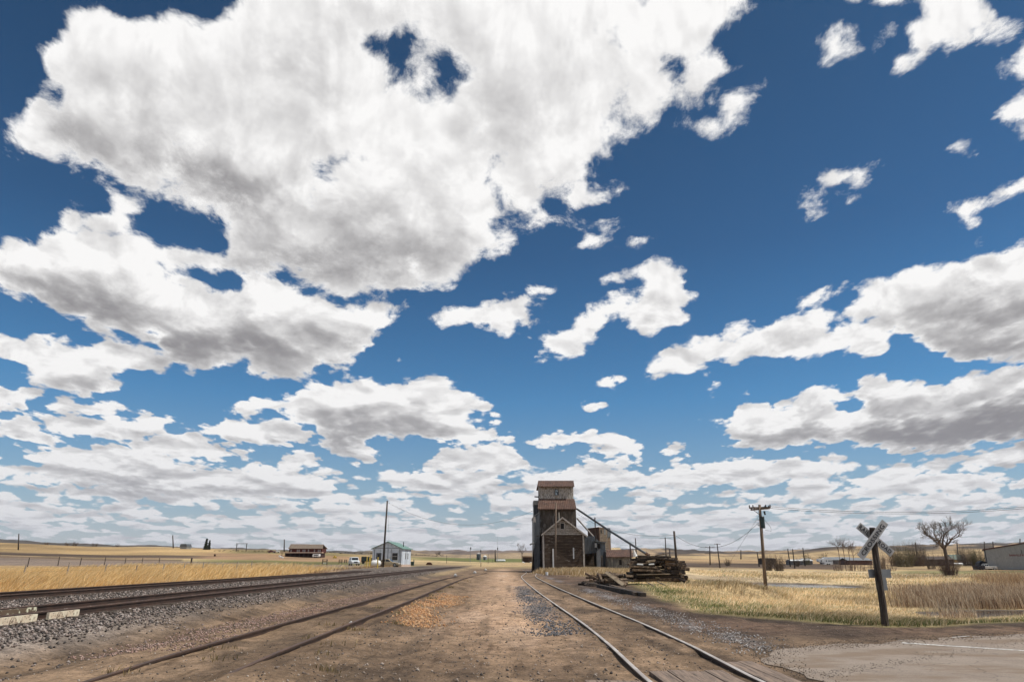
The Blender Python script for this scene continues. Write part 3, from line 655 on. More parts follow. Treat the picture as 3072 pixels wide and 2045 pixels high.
# ------------------------------------------------------------------ ground sheet
def make_ground():
    az = np.concatenate([np.linspace(-180, -50, 50, endpoint=False), np.linspace(-50, 50, 480, endpoint=False), np.linspace(50, 180, 50, endpoint=False)]) * math.pi / 180
    r = np.concatenate([[0.3], np.geomspace(1.2, 6400, 640)])
    RR, AA = np.meshgrid(r, az, indexing='ij'); x = RR * np.sin(AA); y = RR * np.cos(AA)
    z = terr(x, y); C = ground_colour(x, y, z)
    nr, na = x.shape
    co = np.stack([x, y, z], -1).reshape(-1, 3)
    i = np.arange(nr - 1)[:, None] * na; j = np.arange(na)[None, :]; j2 = (j + 1) % na
    f = np.stack([i + j, i + na + j, i + na + j2, i + j2], -1).reshape(-1, 4)
    me = mesh_np('ground', co, f)
    at = me.color_attributes.new('soil', 'FLOAT_COLOR', 'POINT')
    at.data.foreach_set('color', np.concatenate([C.reshape(-1, 3), np.ones((nr * na, 1))], 1).astype(np.float32).ravel())
    me.polygons.foreach_set('use_smooth', np.ones(len(f), bool))
    o = bpy.data.objects.new('ground', me); col.objects.link(o); tag(o, kind='structure')
    m, t, b = newmat('ground_soil'); me.materials.append(m)
    base = t.n('ShaderNodeAttribute', attribute_name='soil').outputs['Color']
    g = t.n('ShaderNodeNewGeometry').outputs['Position']
    dist = t.v('LENGTH', g); nearf = t.ss(dist, 110, 30)
    n1 = t.noise(g, 2.2, 7, .65); n2 = t.noise(g, 16, 5, .6)
    vo = t.n('ShaderNodeTexVoronoi'); t.put(vo.inputs['Vector'], g); vo.inputs['Scale'].default_value = 22
    v2 = t.n('ShaderNodeTexVoronoi'); t.put(v2.inputs['Vector'], g); v2.inputs['Scale'].default_value = 7
    c = t.mix(1.0, base, t.mix(t.ss(n1, .3, .7), (.66, .65, .64), (1.3, 1.28, 1.25)), 'MULTIPLY')
    c = t.mix(nearf, c, t.mix(1.0, c, t.mix(t.ss(n2, .35, .65), (.78, .78, .78), (1.22, 1.22, 1.22)), 'MULTIPLY'))
    sp = t.m('MULTIPLY', t.ss(vo.outputs['Distance'], .30, .12), t.m('GREATER_THAN', t.sep(vo.outputs['Color'])[0], .74))
    c = t.mix(t.m('MULTIPLY', t.m('MULTIPLY', sp, nearf), .65), c, t.mix(t.sep(vo.outputs['Color'])[1], (.05, .042, .037), (.42, .36, .31)))
    s3 = t.m('MULTIPLY', t.ss(v2.outputs['Distance'], .2, .1), t.m('GREATER_THAN', t.sep(v2.outputs['Color'])[0], .82))
    c = t.mix(t.m('MULTIPLY', t.m('MULTIPLY', s3, nearf), .7), c, t.mix(t.sep(v2.outputs['Color'])[1], (.04, .034, .03), (.36, .31, .27)))
    # furrows and drag marks running along the yard
    st = t.noise(t.v('MULTIPLY', g, (2.6, .5, 1)), 1.3, 6, .6, .6)
    c = t.mix(t.m('MULTIPLY', nearf, t.ss(st, .54, .66)), c, t.mix(1.0, c, (.6, .585, .57), 'MULTIPLY'))
    # broad mottling far away
    fm = t.noise(t.v('MULTIPLY', g, (1, .35, 1)), .02, 8, .62); ff = t.ss(dist, 90, 250)
    c = t.mix(ff, c, t.mix(1.0, c, t.mix(t.ss(fm, .32, .68), (.6, .6, .6), (1.32, 1.3, 1.26)), 'MULTIPLY'))
    t.put(b.inputs['Base Color'], c); b.inputs['Roughness'].default_value = .95; b.inputs['Specular IOR Level'].default_value = .15
    hgt = t.m('ADD', t.m('ADD', t.m('MULTIPLY', n1, .7), t.m('MULTIPLY', n2, .35)), t.m('ADD', t.m('MULTIPLY', sp, .25), t.m('MULTIPLY', s3, .5)))
    bp = t.n('ShaderNodeBump'); bp.inputs['Distance'].default_value = .09; t.put(bp.inputs['Strength'], t.m('MULTIPLY', nearf, .9))
    t.put(bp.inputs['Height'], hgt); t.put(b.inputs['Normal'], bp.outputs[0])
    return o
def mesh_np(name, co, faces):
    me = bpy.data.meshes.new(name); co = np.asarray(co, np.float32); faces = np.asarray(faces, np.int32); k = faces.shape[1]
    me.vertices.add(len(co)); me.vertices.foreach_set('co', co.ravel())
    me.loops.add(faces.size); me.loops.foreach_set('vertex_index', faces.ravel())
    me.polygons.add(len(faces)); me.polygons.foreach_set('loop_start', np.arange(0, faces.size, k, dtype=np.int32))
    me.polygons.foreach_set('loop_total', np.full(len(faces), k, np.int32))
    me.update(calc_edges=True); return me
make_ground()
# air: an even thin haze over the whole plain
hm = bpy.data.materials.new('thin_air'); hm.use_nodes = True; hn = hm.node_tree; hn.nodes.clear()
ho = hn.nodes.new('ShaderNodeOutputMaterial'); hv = hn.nodes.new('ShaderNodeVolumePrincipled'); hv.inputs['Color'].default_value = (.80, .86, 1.0, 1); hv.inputs['Density'].default_value = 3.5e-5; hv.inputs['Anisotropy'].default_value = .2
hn.links.new(hv.outputs[0], ho.inputs['Volume'])
hb = MB(); hb.box(-6600, -6600, -40, 6600, 6600, 310); tag(hb.build('haze', hm, None, loc=(0, 0, 0)), kind='stuff')

# ================================================================== where things stand
def SY(p):
    "photo row of a point"
    return 1022.5 - 2048 * (-(p.y) * SP + (p.z - H) * CP) / (p.y * CP + (p.z - H) * SP)
def gp(sx, Y):
    "ground point at distance Y on the bearing of photo column sx"
    x = (sx - 1536) / 2048.0 * Y / (CP + .32 * SP); return Vector((x, Y, Z(x, Y)))
def og(sx, sy, y0=20, y1=2500):
    "ground point seen at (sx, sy)"
    Ys = np.geomspace(y0, y1, 500); X = (sx - 1536) / 2048.0 * Ys / (CP + .32 * SP); z = terr(X, Ys)
    rows = 1022.5 - 2048 * (-Ys * SP + (z - H) * CP) / (Ys * CP + (z - H) * SP)
    i = int(np.argmax(rows <= sy)) if (rows <= sy).any() else int(np.argmin(rows))
    return Vector((X[i], Ys[i], z[i]))
def wx(sx, Y): return W(sx, 1640, Y).x
def wz(sy, Y): return W(1536, sy, Y).z

# ================================================================== road, markings, crossing
def flat_poly(name, pts, z, m, kind='structure', sub=0):
    me = bpy.data.meshes.new(name); me.from_pydata([(p[0], p[1], z) for p in pts], [], [tuple(range(len(pts)))]); me.materials.append(m)
    o = bpy.data.objects.new(name, me); col.objects.link(o)
    if kind: tag(o, kind=kind)
    return o
def asphalt():
    m, t, b = newmat('asphalt')
    g = t.n('ShaderNodeNewGeometry').outputs['Position']
    n = t.noise(g, 1.1, 7, .6); n2 = t.noise(g, 60, 3, .6); n3 = t.noise(t.v('MULTIPLY', g, (1, 2, 1)), .45, 5, .6)
    c = t.mix(t.ss(n, .35, .65), (.33, .268, .215), (.27, .215, .17)); c = t.mix(t.ss(n2, .4, .62), c, t.mix(1.0, c, (.72, .72, .72), 'MULTIPLY'))
    c = t.mix(t.m('MULTIPLY', t.ss(n3, .50, .60), .85), c, (.20, .145, .10))
    vo = t.n('ShaderNodeTexVoronoi', feature='DISTANCE_TO_EDGE'); t.put(vo.inputs['Vector'], t.v('ADD', g, t.v('SCALE', t.noise(g, 1.4, 3, .5, out=1), scale=.7))); vo.inputs['Scale'].default_value = .45
    c = t.mix(t.m('MULTIPLY', t.ss(vo.outputs['Distance'], .006, .001), .45), c, (.045, .04, .036))
    t.put(b.inputs['Base Color'], c); b.inputs['Roughness'].default_value = .85; b.inputs['Specular IOR Level'].default_value = .3
    bp = t.n('ShaderNodeBump'); bp.inputs['Strength'].default_value = .4; bp.inputs['Distance'].default_value = .01; t.put(bp.inputs['Height'], n2); t.put(b.inputs['Normal'], bp.outputs[0])
    return m
def ragged(pts, amp, seed, step=.35):
    out = []
    for i in range(len(pts)):
        a, b = Vector(pts[i]), Vector(pts[(i + 1) % len(pts)]); d = (b - a); n = max(1, int(min(d.length, 30) / step)) if max(a.y, b.y) > 6 and max(a.x, b.x) < 30 else 1
        for k in range(n):
            p = a + d * k / n; q = Vector((-d.y, d.x, 0)).normalized()
            w = (mnoise.noise(Vector((p.x * 1.3, p.y * 1.3, seed))) + .5 * mnoise.noise(Vector((p.x * 4, p.y * 4, seed)))) * amp
            out.append(p + q * w * (0 if k == 0 and n == 1 else 1))
    return out
flat_poly('road', ragged(ROAD, .42, 3.1), .012, asphalt())
wm, t, b = newmat('worn_road_paint')
g_ = t.n('ShaderNodeNewGeometry').outputs['Position']
c = t.mix(t.ss(t.noise(g_, 9, 6, .65), .46, .60), (.62, .60, .56), (.20, .18, .165)); t.put(b.inputs['Base Color'], c); b.inputs['Roughness'].default_value = .8
def road_line(a, b_, w0, w1):
    a, b_ = G(*a), G(*b_); d = (b_ - a); n = 24; q = Vector((-d.y, d.x, 0)).normalized(); L_, R_ = [], []
    for k in range(n + 1):
        p = a + d * k / n; w = (w0 + (w1 - w0) * k / n) * .5
        L_.append(p + q * (w + .02 * mnoise.noise(p * 6))); R_.append(p - q * (w + .02 * mnoise.noise(p * 6 + Vector((9, 9, 9)))))
    return L_ + R_[::-1]
flat_poly('road_marking', road_line((2706, 1929), (3250, 1964), .22, .12), .0165, wm)
flat_poly('road_marking', road_line((2858, 1912.5), (2910, 1908), .07, .06), .0165, wm)

# ------------------------------------------------------------------ tracks
RAILP = [(-.07, 0), (.07, 0), (.07, .022), (.012, .04), (.012, .125), (.036, .135), (.036, .165), (.026, .172), (-.026, .172), (-.036, .165), (-.036, .135), (-.012, .125), (-.012, .04), (-.07, .022)]
def rail(parent, path, side, mats, ztop, scale=1.0):
    mb = MB(); n = len(RAILP); vs = []; fs = []; mi = []
    for i, (x, y, zt) in enumerate(path):
        a = path[max(i - 1, 0)]; b = path[min(i + 1, len(path) - 1)]; d = Vector((b[0] - a[0], b[1] - a[1], 0)).normalized(); q = Vector((d.y, -d.x, 0))
        c = Vector((x, y, 0)) + q * side
        for (u, v) in RAILP: vs.append(c + q * u * scale + Vector((0, 0, zt - .172 * scale + v * scale)))
    for i in range(len(path) - 1):
        for k in range(n):
            k2 = (k + 1) % n; fs.append((i * n + k, i * n + k2, (i + 1) * n + k2, (i + 1) * n + k)); mi.append(1 if k in (6, 7, 8) else 0)
    mb.v = vs; mb.f = fs; mb.mi = mi
    return mb.build('rail', mats, parent)
def track(label, path, mats, ties, tie_top, tie_mat, group=None, scale=1.0):
    p0 = path[0]; t_ = thing('railway_track', label, 'railway track', (p0[0], p0[1], 0), group)
    for s in (-1, 1): rail(t_, path, s * .80, mats, 0, scale)
    first = None
    for k, y in enumerate(ties):
        i = max(1, min(len(path) - 1, int(np.searchsorted([p[1] for p in path], y)))); a, b = path[i - 1], path[i]; f = (y - a[1]) / (b[1] - a[1])
        x = a[0] + (b[0] - a[0]) * f; zt = a[2] + (b[2] - a[2]) * f - .172 * scale + tie_top
        ang = math.atan2(b[1] - a[1], b[0] - a[0]) - math.pi / 2 + random.uniform(-.02, .02)
        if first is None or k % 6 == 0:
            mb = MB(); mb.xf = XF((x, y, zt), ang); w = random.uniform(.10, .13)
            j = [random.uniform(-.04, .04) for _ in range(2)]
            mb.box(-1.3 + j[0], -w, -.18, 1.3 + j[1], w, 0); first = mb.build('sleeper', tie_mat, t_, bevel=.012); fx = (x, y, zt)
        else:
            c = first.copy(); col.objects.link(c); c.parent = t_; c.location = Vector(first.location) + Vector((x - fx[0], y - fx[1], zt - fx[2] + random.uniform(-.012, .012)))
    return t_
ys = [*np.arange(-6, 60, 1.5), *np.arange(60, 262, 6)]
mainp = lambda L0: [(L0 + DX * y, y, .62) for y in ys]
track('near main line track on raised grey ballast with painted steel bars beside it', mainp(MT2), [M['rail'], M['rail_rust']], [6 + .56 * k for k in range(96)], .02, M['tie'], 'raised main line tracks')
track('far main line track on raised ballast next to the golden grass', mainp(MT1), [M['rail'], M['rail_rust']], [8 + .56 * k for k in range(96)], .02, M['tie'], 'raised main line tracks')
SIDE_Y = [-4, 5, 9, 12, 18, 26, 45, 62, 80, 110]; SIDE_L = [-4.6, -4.55, -4.5, -4.45, -4.35, -4.2, -4.25, -4.2, -3.8, -3.0]; SIDE_Z = [.0, .08, .20, .26, .29, .31, .30, .28, .22, .12]
sp = [(float(np.interp(y, SIDE_Y, SIDE_L)) + DX * y, y, float(np.interp(y, SIDE_Y, SIDE_Z))) for y in [*np.arange(-4, 60, .8), *np.arange(60, 112, 2.5)]]
track('rusty brown siding half buried in dirt left of the central lane', sp, [M['rail'], M['rail_rust']], [15 + .6 * k for k in range(90)], .015, M['tie'])
RT_Y = [-4, 5, 10, 19, 30, 40, 52, 65, 75, 85, 100, 113, 126, 150]; RT_L = [2.9, 2.9, 2.9, 3.03, 2.9, 2.82, 2.8, 2.82, 2.9, 3.15, 4.0, 4.7, 5.05, 5.05]
rs = []
for y in [*np.arange(-4, 60, .8), *np.arange(60, 150, 1.6)]:
    w = [math.exp(-((y - k) / 3.0) ** 2) for k in np.arange(y - 6, y + 6.1, 1)]; L0 = sum(a * float(np.interp(k, RT_Y, RT_L)) for a, k in zip(w, np.arange(y - 6, y + 6.1, 1))) / sum(w)
    rs.append((L0 + DX * y, y, float(np.interp(y, [11.3, 14.5], [.042, .085]))))
track('spur track with bright worn rails running from the plank crossing to the grain elevator', rs, [M['rail'], M['rail_top']], [11.5 + .62 * k for k in range(72)], .065, M['tie'])
def xr(y): return float(np.interp(y, [p[1] for p in rs], [p[0] for p in rs]))
pm = plain('crossing_plank_wood', (.27, .195, .145), (.17, .125, .095), .9, 1.5, stretch=(9, .7, 1), bump=.7, c3=(.05, .036, .028), scale3=2.2, amt3=.8)
cx = thing('timber_crossing', 'worn brown timber planks laid beside and between the rails at the road', 'crossing planks', (xr(7), 7, 0))
def planks(u0, n, y0, y1, w=.27):
    for k in range(n):
        mb = MB(); u = u0 + k * w; jt = random.uniform(-.35, .25); zt = .034 + random.uniform(-.008, .008)
        yy = [y0, y0 + (y1 - y0) * .5, y1 + jt]; vs = []
        for a, b in zip(yy[:-1], yy[1:]):
            mb.hexa([(xr(a) + u, a, -.15), (xr(a) + u + w - .022, a, -.15), (xr(b) + u + w - .022, b, -.15), (xr(b) + u, b, -.15), (xr(a) + u, a, zt), (xr(a) + u + w - .022, a, zt), (xr(b) + u + w - .022, b, zt), (xr(b) + u, b, zt)])
        mb.build('plank', pm, cx)
planks(-.62, 4, -2, 11.7, .30); planks(.87, 2, -2, 12.8, .26); planks(-2.25, 5, -2, 10.9, .27)
# painted bars lying by the near main track
def bar(a, b, h, m, label):
    mb = MB(); mb.beam(a, b, .06, h); o = mb.build('steel_bar', m); return tag(o, label, 'steel bar', 'painted steel bars beside the track')
def tp(sx, L0, z):
    y = (L0) / ((sx - 1536) / 2048.0 / (CP + .32 * SP) - DX); return Vector((L0 + DX * y, y, z))
barw = plain('chipped_cream_paint', (.72, .66, .50), (.62, .50, .36), .6, 5, c3=(.10, .05, .03), scale3=14, amt3=.9)
barp = plain('mostly_bare_paint', (.60, .58, .42), (.12, .08, .05), .7, 7, contrast=(.42, .5))
zb = .53
bar(tp(34, MT2 + 1.02, zb), tp(142, MT2 + 1.02, zb), .15, barw, 'cream painted bar with two bolt holes, leftmost under the near rail')
bar(tp(176, MT2 + 1.02, zb), tp(263, MT2 + 1.02, zb), .14, barw, 'cream painted bar with rubbed lettering, right of the bolted one')
bar(tp(30, MT2 - .45, .56), tp(137, MT2 - .45, .56), .10, barp, 'mostly bare bar with flecks of white paint between the two rails')

# ------------------------------------------------------------------ stones
def stones(name, xs, ys, size, m, label_kind='stuff', zoff=0.0, zs=None):
    n = len(xs); zs = terr(xs, ys) if zs is None else zs
    base = np.array([(1, 0, 0), (0, 1, 0), (-1, 0, 0), (0, -1, 0), (0, 0, .8), (0, 0, -.6)])
    faces = np.array([(0, 1, 4), (1, 2, 4), (2, 3, 4), (3, 0, 4), (1, 0, 5), (2, 1, 5), (3, 2, 5), (0, 3, 5)])
    v = base[None] * (1 + rng.uniform(-.35, .35, (n, 6, 3))) * size[:, None, None]
    a = rng.uniform(0, 6.28, n); ca, sa = np.cos(a)[:, None], np.sin(a)[:, None]
    x = v[..., 0] * ca - v[..., 1] * sa; y = v[..., 0] * sa + v[..., 1] * ca
    tilt = rng.uniform(-.7, .7, n)[:, None]; z = v[..., 2] + x * tilt
    co = np.stack([x + xs[:, None], y + ys[:, None], z + zs[:, None] + size[:, None] * .25 + zoff], -1).reshape(-1, 3)
    f = (np.arange(n)[:, None, None] * 6 + faces[None]).reshape(-1, 3)
    me = mesh_np(name, co, f); me.materials.append(m); o = bpy.data.objects.new(name, me); col.objects.link(o); return tag(o, kind=label_kind)
def stone_mat(name, cols):
    m, t, b = newmat(name); r = t.n('ShaderNodeNewGeometry').outputs['Random Per Island']
    ra = t.n('ShaderNodeValToRGB'); t.put(ra.inputs[0], r); ra.color_ramp.interpolation = 'CONSTANT'; e = ra.color_ramp.elements
    e[0].position = 0; e[0].color = (*cols[0], 1); e[1].position = 1 / len(cols); e[1].color = (*cols[1], 1)
    for i, c in enumerate(cols[2:], 2): e.new(i / len(cols)).color = (*c, 1)
    t.put(b.inputs['Base Color'], ra.outputs[0]); b.inputs['Roughness'].default_value = .85; return m
ms = stone_mat('ballast_stone', [(.24, .20, .18), (.13, .105, .09), (.07, .057, .05), (.34, .29, .26), (.18, .14, .12), (.045, .038, .034), (.27, .21, .18), (.10, .082, .07)])
def scatter_L(n, L0, L1, y0, y1, pw=1.4):
    u = rng.random(n); y = (y0 ** (1 - pw) + u * (y1 ** (1 - pw) - y0 ** (1 - pw))) ** (1 / (1 - pw)); L_ = rng.uniform(L0, L1, n); return L_ + DX * y, y
xs, ys_ = scatter_L(36000, -21.0, -8.3, 7, 95); ok = (np.abs(np.abs(lat(xs, ys_) - MT2) - .80) > .11) & (np.abs(np.abs(lat(xs, ys_) - MT1) - .80) > .11); xs, ys_ = xs[ok], ys_[ok]
stones('ballast', xs, ys_, rng.uniform(.014, .040, len(xs)) * (1 + ys_ / 100), ms, zoff=.015)
xs, ys_ = scatter_L(14000, -9.1, -6.6, 7, 60); ok = rng.random(len(xs)) < 1 - sstep(lat(xs, ys_) + (fbm(xs * .5, ys_ * .5, 3, 81) - .5) * 1.8, -9.0, -8.0) * .95; xs, ys_ = xs[ok], ys_[ok]; stones('ballast', xs, ys_, rng.uniform(.012, .038, len(xs)), ms)
xs, ys_ = scatter_L(5000, -7.6, -5.2, 13, 60); stones('gravel', xs, ys_, rng.uniform(.01, .03, len(xs)), stone_mat('pink_chips', [(.33, .21, .17), (.22, .14, .11), (.12, .085, .07), (.38, .27, .22)]))
xs, ys_ = scatter_L(2600, 0, 1, 14, 45); xs = 5.25 + rng.normal(0, .38, len(xs)) + DX * ys_; ok = road_mask(xs, ys_, 0) < .5; xs, ys_ = xs[ok], ys_[ok]; stones('gravel', xs, ys_, rng.uniform(.008, .028, len(xs)), stone_mat('grey_chips', [(.30, .28, .27), (.09, .08, .075), (.18, .16, .15), (.5, .47, .44)]))
xs, ys_ = scatter_L(1900, 0, 1, 17, 50); L_g = 1.3 + rng.normal(0, .33, len(xs)) - .35 * (fbm(ys_ * .4, ys_ * 0, 2, 91) - .5) * 3; xs = L_g + DX * ys_; stones('gravel', xs, ys_, rng.uniform(.012, .04, len(xs)), stone_mat('slate_chips', [(.10, .10, .11), (.06, .06, .065), (.17, .17, .18)]))
xs, ys_ = scatter_L(1700, 0, 1, 19, 36); xs = -2.5 + rng.normal(0, .36, len(xs)) + (fbm(ys_ * .5, ys_ * 0, 2, 92) - .5) * 1.4 + DX * ys_; stones('gravel', xs, ys_, rng.uniform(.012, .045, len(xs)), stone_mat('orange_chips', [(.50, .27, .12), (.40, .20, .09), (.55, .36, .2), (.3, .17, .09)]))
xs, ys_ = scatter_L(5000, -3.2, 3.4, 5.2, 40, 1.9); stones('pebbles', xs, ys_, rng.uniform(.005, .022, len(xs)) * rng.choice([.7, 1, 1, 1, 1, 1.8], len(xs)), stone_mat('yard_pebble', [(.10, .08, .065), (.24, .19, .15), (.055, .045, .04), (.34, .28, .23), (.15, .12, .10)]))
xs, ys_ = scatter_L(3600, -9, 9, 5.2, 30, 1.9); ok = road_mask(xs, ys_, 0) < .5; xs, ys_ = xs[ok], ys_[ok]; stones('pebbles', xs, ys_, rng.uniform(.005, .02, len(xs)), stone_mat('mixed_pebble', [(.10, .08, .065), (.24, .19, .15), (.055, .045, .04), (.4, .34, .28)]))
# loose gravel swept along the road
ap = [G(2452 + 30 * k + random.uniform(-20, 20), 2030 - 5.2 * k + random.gauss(0, 7)) for k in range(22) for _ in range(int(14 + 34 * abs(math.sin(k * 1.3))))]
xs = np.array([p.x for p in ap]); ys_ = np.array([p.y for p in ap]); stones('gravel', xs, ys_, rng.uniform(.003, .011, len(xs)), stone_mat('road_grit', [(.12, .10, .085), (.26, .21, .17), (.07, .06, .05)]), zs=np.full(len(xs), .012))

ed = [(G(2343, 1944) + (G(2616, 1929) - G(2343, 1944)) * random.random()) for _ in range(700)] + [(G(2616, 1929) + (G(3072, 1901) - G(2616, 1929)) * random.random()) for _ in range(1100)] + [(G(2288, 1976) + (G(2343, 1944) - G(2288, 1976)) * random.random()) for _ in range(300)] + [(G(2470, 2047) + (G(2300, 1976) - G(2470, 2047)) * random.random()) for _ in range(300)]
xs = np.array([p.x + random.gauss(0, .22) for p in ed]); ys_ = np.array([p.y + random.gauss(0, .32) for p in ed]); stones('gravel', xs, ys_, rng.uniform(.004, .016, len(xs)), stone_mat('edge_grit', [(.16, .115, .08), (.26, .20, .15), (.09, .07, .055)]), zs=np.full(len(xs), .012))

# ------------------------------------------------------------------ grass and reeds
def blades(name, x, y, h, w, C, lean=(.25, 0), spread=.35, z=None, label=None, dark_foot=True):
    n = len(x); z = terr(x, y) if z is None else z
    a = rng.uniform(0, math.pi, n); dx, dy = np.cos(a) * w / 2, np.sin(a) * w / 2 * .35
    lx = (lean[0] + rng.normal(0, spread, n)) * h; ly = (lean[1] + rng.normal(0, spread, n)) * h
    p0 = np.stack([x - dx, y - dy, z - .02], -1); p1 = np.stack([x + dx, y + dy, z - .02], -1)
    q0 = np.stack([x - dx * .7 + lx * .35, y - dy * .7 + ly * .35, z + h * .55], -1); q1 = np.stack([x + dx * .7 + lx * .35, y + dy * .7 + ly * .35, z + h * .55], -1)
    t_ = np.stack([x + lx, y + ly, z + h], -1)
    co = np.stack([p0, p1, q1, q0, t_], 1).reshape(-1, 3); i = np.arange(n)[:, None] * 5
    f = np.concatenate([i + [0, 1, 2], i + [0, 2, 3], i + [3, 2, 4]], 0)
    me = mesh_np(name, co, f); at = me.color_attributes.new('tint', 'FLOAT_COLOR', 'POINT')
    cc = np.repeat(C[:, None, :], 5, 1)
    at.data.foreach_set('color', np.concatenate([cc.reshape(-1, 3), np.ones((n * 5, 1))], 1).astype(np.float32).ravel())
    me.materials.append(GRASS); o = bpy.data.objects.new(name, me); col.objects.link(o); return tag(o, kind='stuff')
GRASS, t, b = newmat('dry_grass_blade')
c = t.n('ShaderNodeAttribute', attribute_name='tint').outputs['Color']; t.put(b.inputs['Base Color'], c); b.inputs['Roughness'].default_value = .8; b.inputs['Specular IOR Level'].default_value = .2
tr = t.n('ShaderNodeBsdfTranslucent'); t.put(tr.inputs['Color'], c); mx = t.n('ShaderNodeMixShader'); mx.inputs[0].default_value = .35
t.nt.links.new(b.outputs[0], mx.inputs[1]); t.nt.links.new(tr.outputs[0], mx.inputs[2]); t.nt.links.new(mx.outputs[0], t.nt.nodes['Material Output'].inputs['Surface'])
def field_pts(n, sx0, sx1, y0, y1, pw=2.0):
    u = rng.random(n); y = (y0 ** (1 - pw) + u * (y1 ** (1 - pw) - y0 ** (1 - pw))) ** (1 / (1 - pw)); s = rng.uniform(sx0, sx1, n)
    return (s - 1536) / 2048 * y / (CP + .32 * SP), y
def tint(n, cols, p, v=.25):
    C = np.array(cols)[rng.choice(len(cols), n, p=p)]; return C * (1 + rng.uniform(-v, v, (n, 1)))
def in_pond(x, y, k=1.0):
    r = np.zeros(x.shape, bool)
    for px, py, ra, rb, lv in PONDS: r |= (np.hypot((x - px) / ra, (y - py) / rb) + (fbm(x * .4, y * .3, 3, 61) - .5) * .7) < k
    return r
straws = [(.78, .62, .39), (.68, .51, .28), (.48, .34, .18), (.86, .74, .52)]
# right field
cb0 = G(2655, 1879, 0.0)
x, y = field_pts(360000, 1850, 3500, 15, 175, 1.72); d = field_d(x, y)
cl = fbm(x * .9, y * .9, 3, 71); big = fbm(x * .22, y * .22, 3, 72)
ok = (d > .3) & (rng.random(len(x)) < sstep(d, .2, 1.6)) & ~in_pond(x, y, 1.12) & (rng.random(len(x)) < sstep(cl, .25, .55) * .85 + .15) & (np.hypot((x - PILE[0]) / 1.6, y - PILE[1]) > 2.0) & (np.hypot(x - cb0.x, y - cb0.y) > .3)
ok &= ~((x > 12) & (x < 34) & (y > 108)); x, y, d, cl, big = x[ok], y[ok], d[ok], cl[ok], big[ok]
h = (.10 + .26 * sstep(d, .5, 7)) * np.where(in_pond(x, y, 2.3), .4, 1.0) * rng.uniform(.6, 1.3, len(x)) * (.45 + 1.0 * cl)
C = tint(len(x), straws, [.38, .34, .18, .10]); gr = (rng.random(len(x)) < .06 + .55 * np.exp(-((d - 1.0) / 1.1) ** 2) + .30 * sstep(big, .58, .70)); C[gr] = tint(int(gr.sum()), [(.16, .19, .07), (.26, .25, .10)], [.6, .4])
bm_ = fbm(x * .12, y * .10, 4, 77); C *= (.62 + .70 * sstep(bm_, .3, .66))[:, None]
blades('dry_grass', x, y, h, .010 + .00055 * y, C, lean=(.62, .12), spread=.5)
# golden strip left of the main line
x, y = field_pts(190000, -150, 1400, 17, 150, 1.55); L_ = lat(x, y); cl = fbm(x * .6, y * .6, 3, 73)
far_lim = np.interp(y, [17, 60, 100, 150], [70, 62, 52, 45]); ok = (L_ < -21.2) & (L_ > -far_lim) & (rng.random(len(x)) < .25 + .75 * sstep(cl, .3, .55)) & ~((y > 112) & (x > -42) & (x < -8) & (y < 150) & (L_ < -24))
x, y, L_, cl = x[ok], y[ok], L_[ok], cl[ok]
h = (.30 + .45 * sstep(-L_, 21.6, 25) * .9 * (1 - .5 * sstep(-L_, 38, 50))) * rng.uniform(.6, 1.25, len(x)) * (.6 + .7 * cl)
C = tint(len(x), [(.84, .62, .30), (.74, .50, .22), (.88, .70, .42), (.52, .33, .15)], [.4, .3, .2, .1]); wd = L_ > -22.8; C[wd] = tint(int(wd.sum()), [(.36, .24, .16), (.50, .37, .24), (.22, .15, .10)], [.4, .3, .3])
blades('dry_grass', x, y, h, .010 + .0006 * y, C, lean=(.62, .12), spread=.42)
# cattails by the pond
def reed_zone(n, sx0, sx1, y0, y1, cx_, cy_, hh, cols, cut=None):
    x, y = field_pts(n, sx0, sx1, y0, y1, 1.2); cl = fbm(x * .35, y * .35, 3, 75); e = sstep((x - 1.0 * cx_(y)) , 0, 5) if cx_ else 1
    ok = (rng.random(n) < (.1 + .9 * sstep(cl, .30, .5)) * e) & ~in_pond(x, y, .98); x, y, cl = x[ok], y[ok], cl[ok]
    blades('reeds', x, y, hh * rng.uniform(.55, 1.15, len(x)) * (.6 + .8 * cl), .018 + .0005 * y, tint(len(x), cols, None, .3), lean=(-.08, 0), spread=.24)
reedc = [(.46, .33, .22), (.32, .22, .14), (.60, .46, .32), (.18, .12, .08), (.70, .58, .42)]
reed_zone(52000, 2640, 3500, 51, 84, lambda y: .52 * y + 1.5 * np.sin(y * .9), None, 1.0, reedc)
reed_zone(7000, 2610, 2900, 38, 50, lambda y: .555 * y, None, .6, reedc)
reed_zone(16000, 2800, 3500, 95, 128, lambda y: .63 * y, None, 1.5, [(.55, .42, .27), (.40, .28, .17), (.28, .19, .12)])
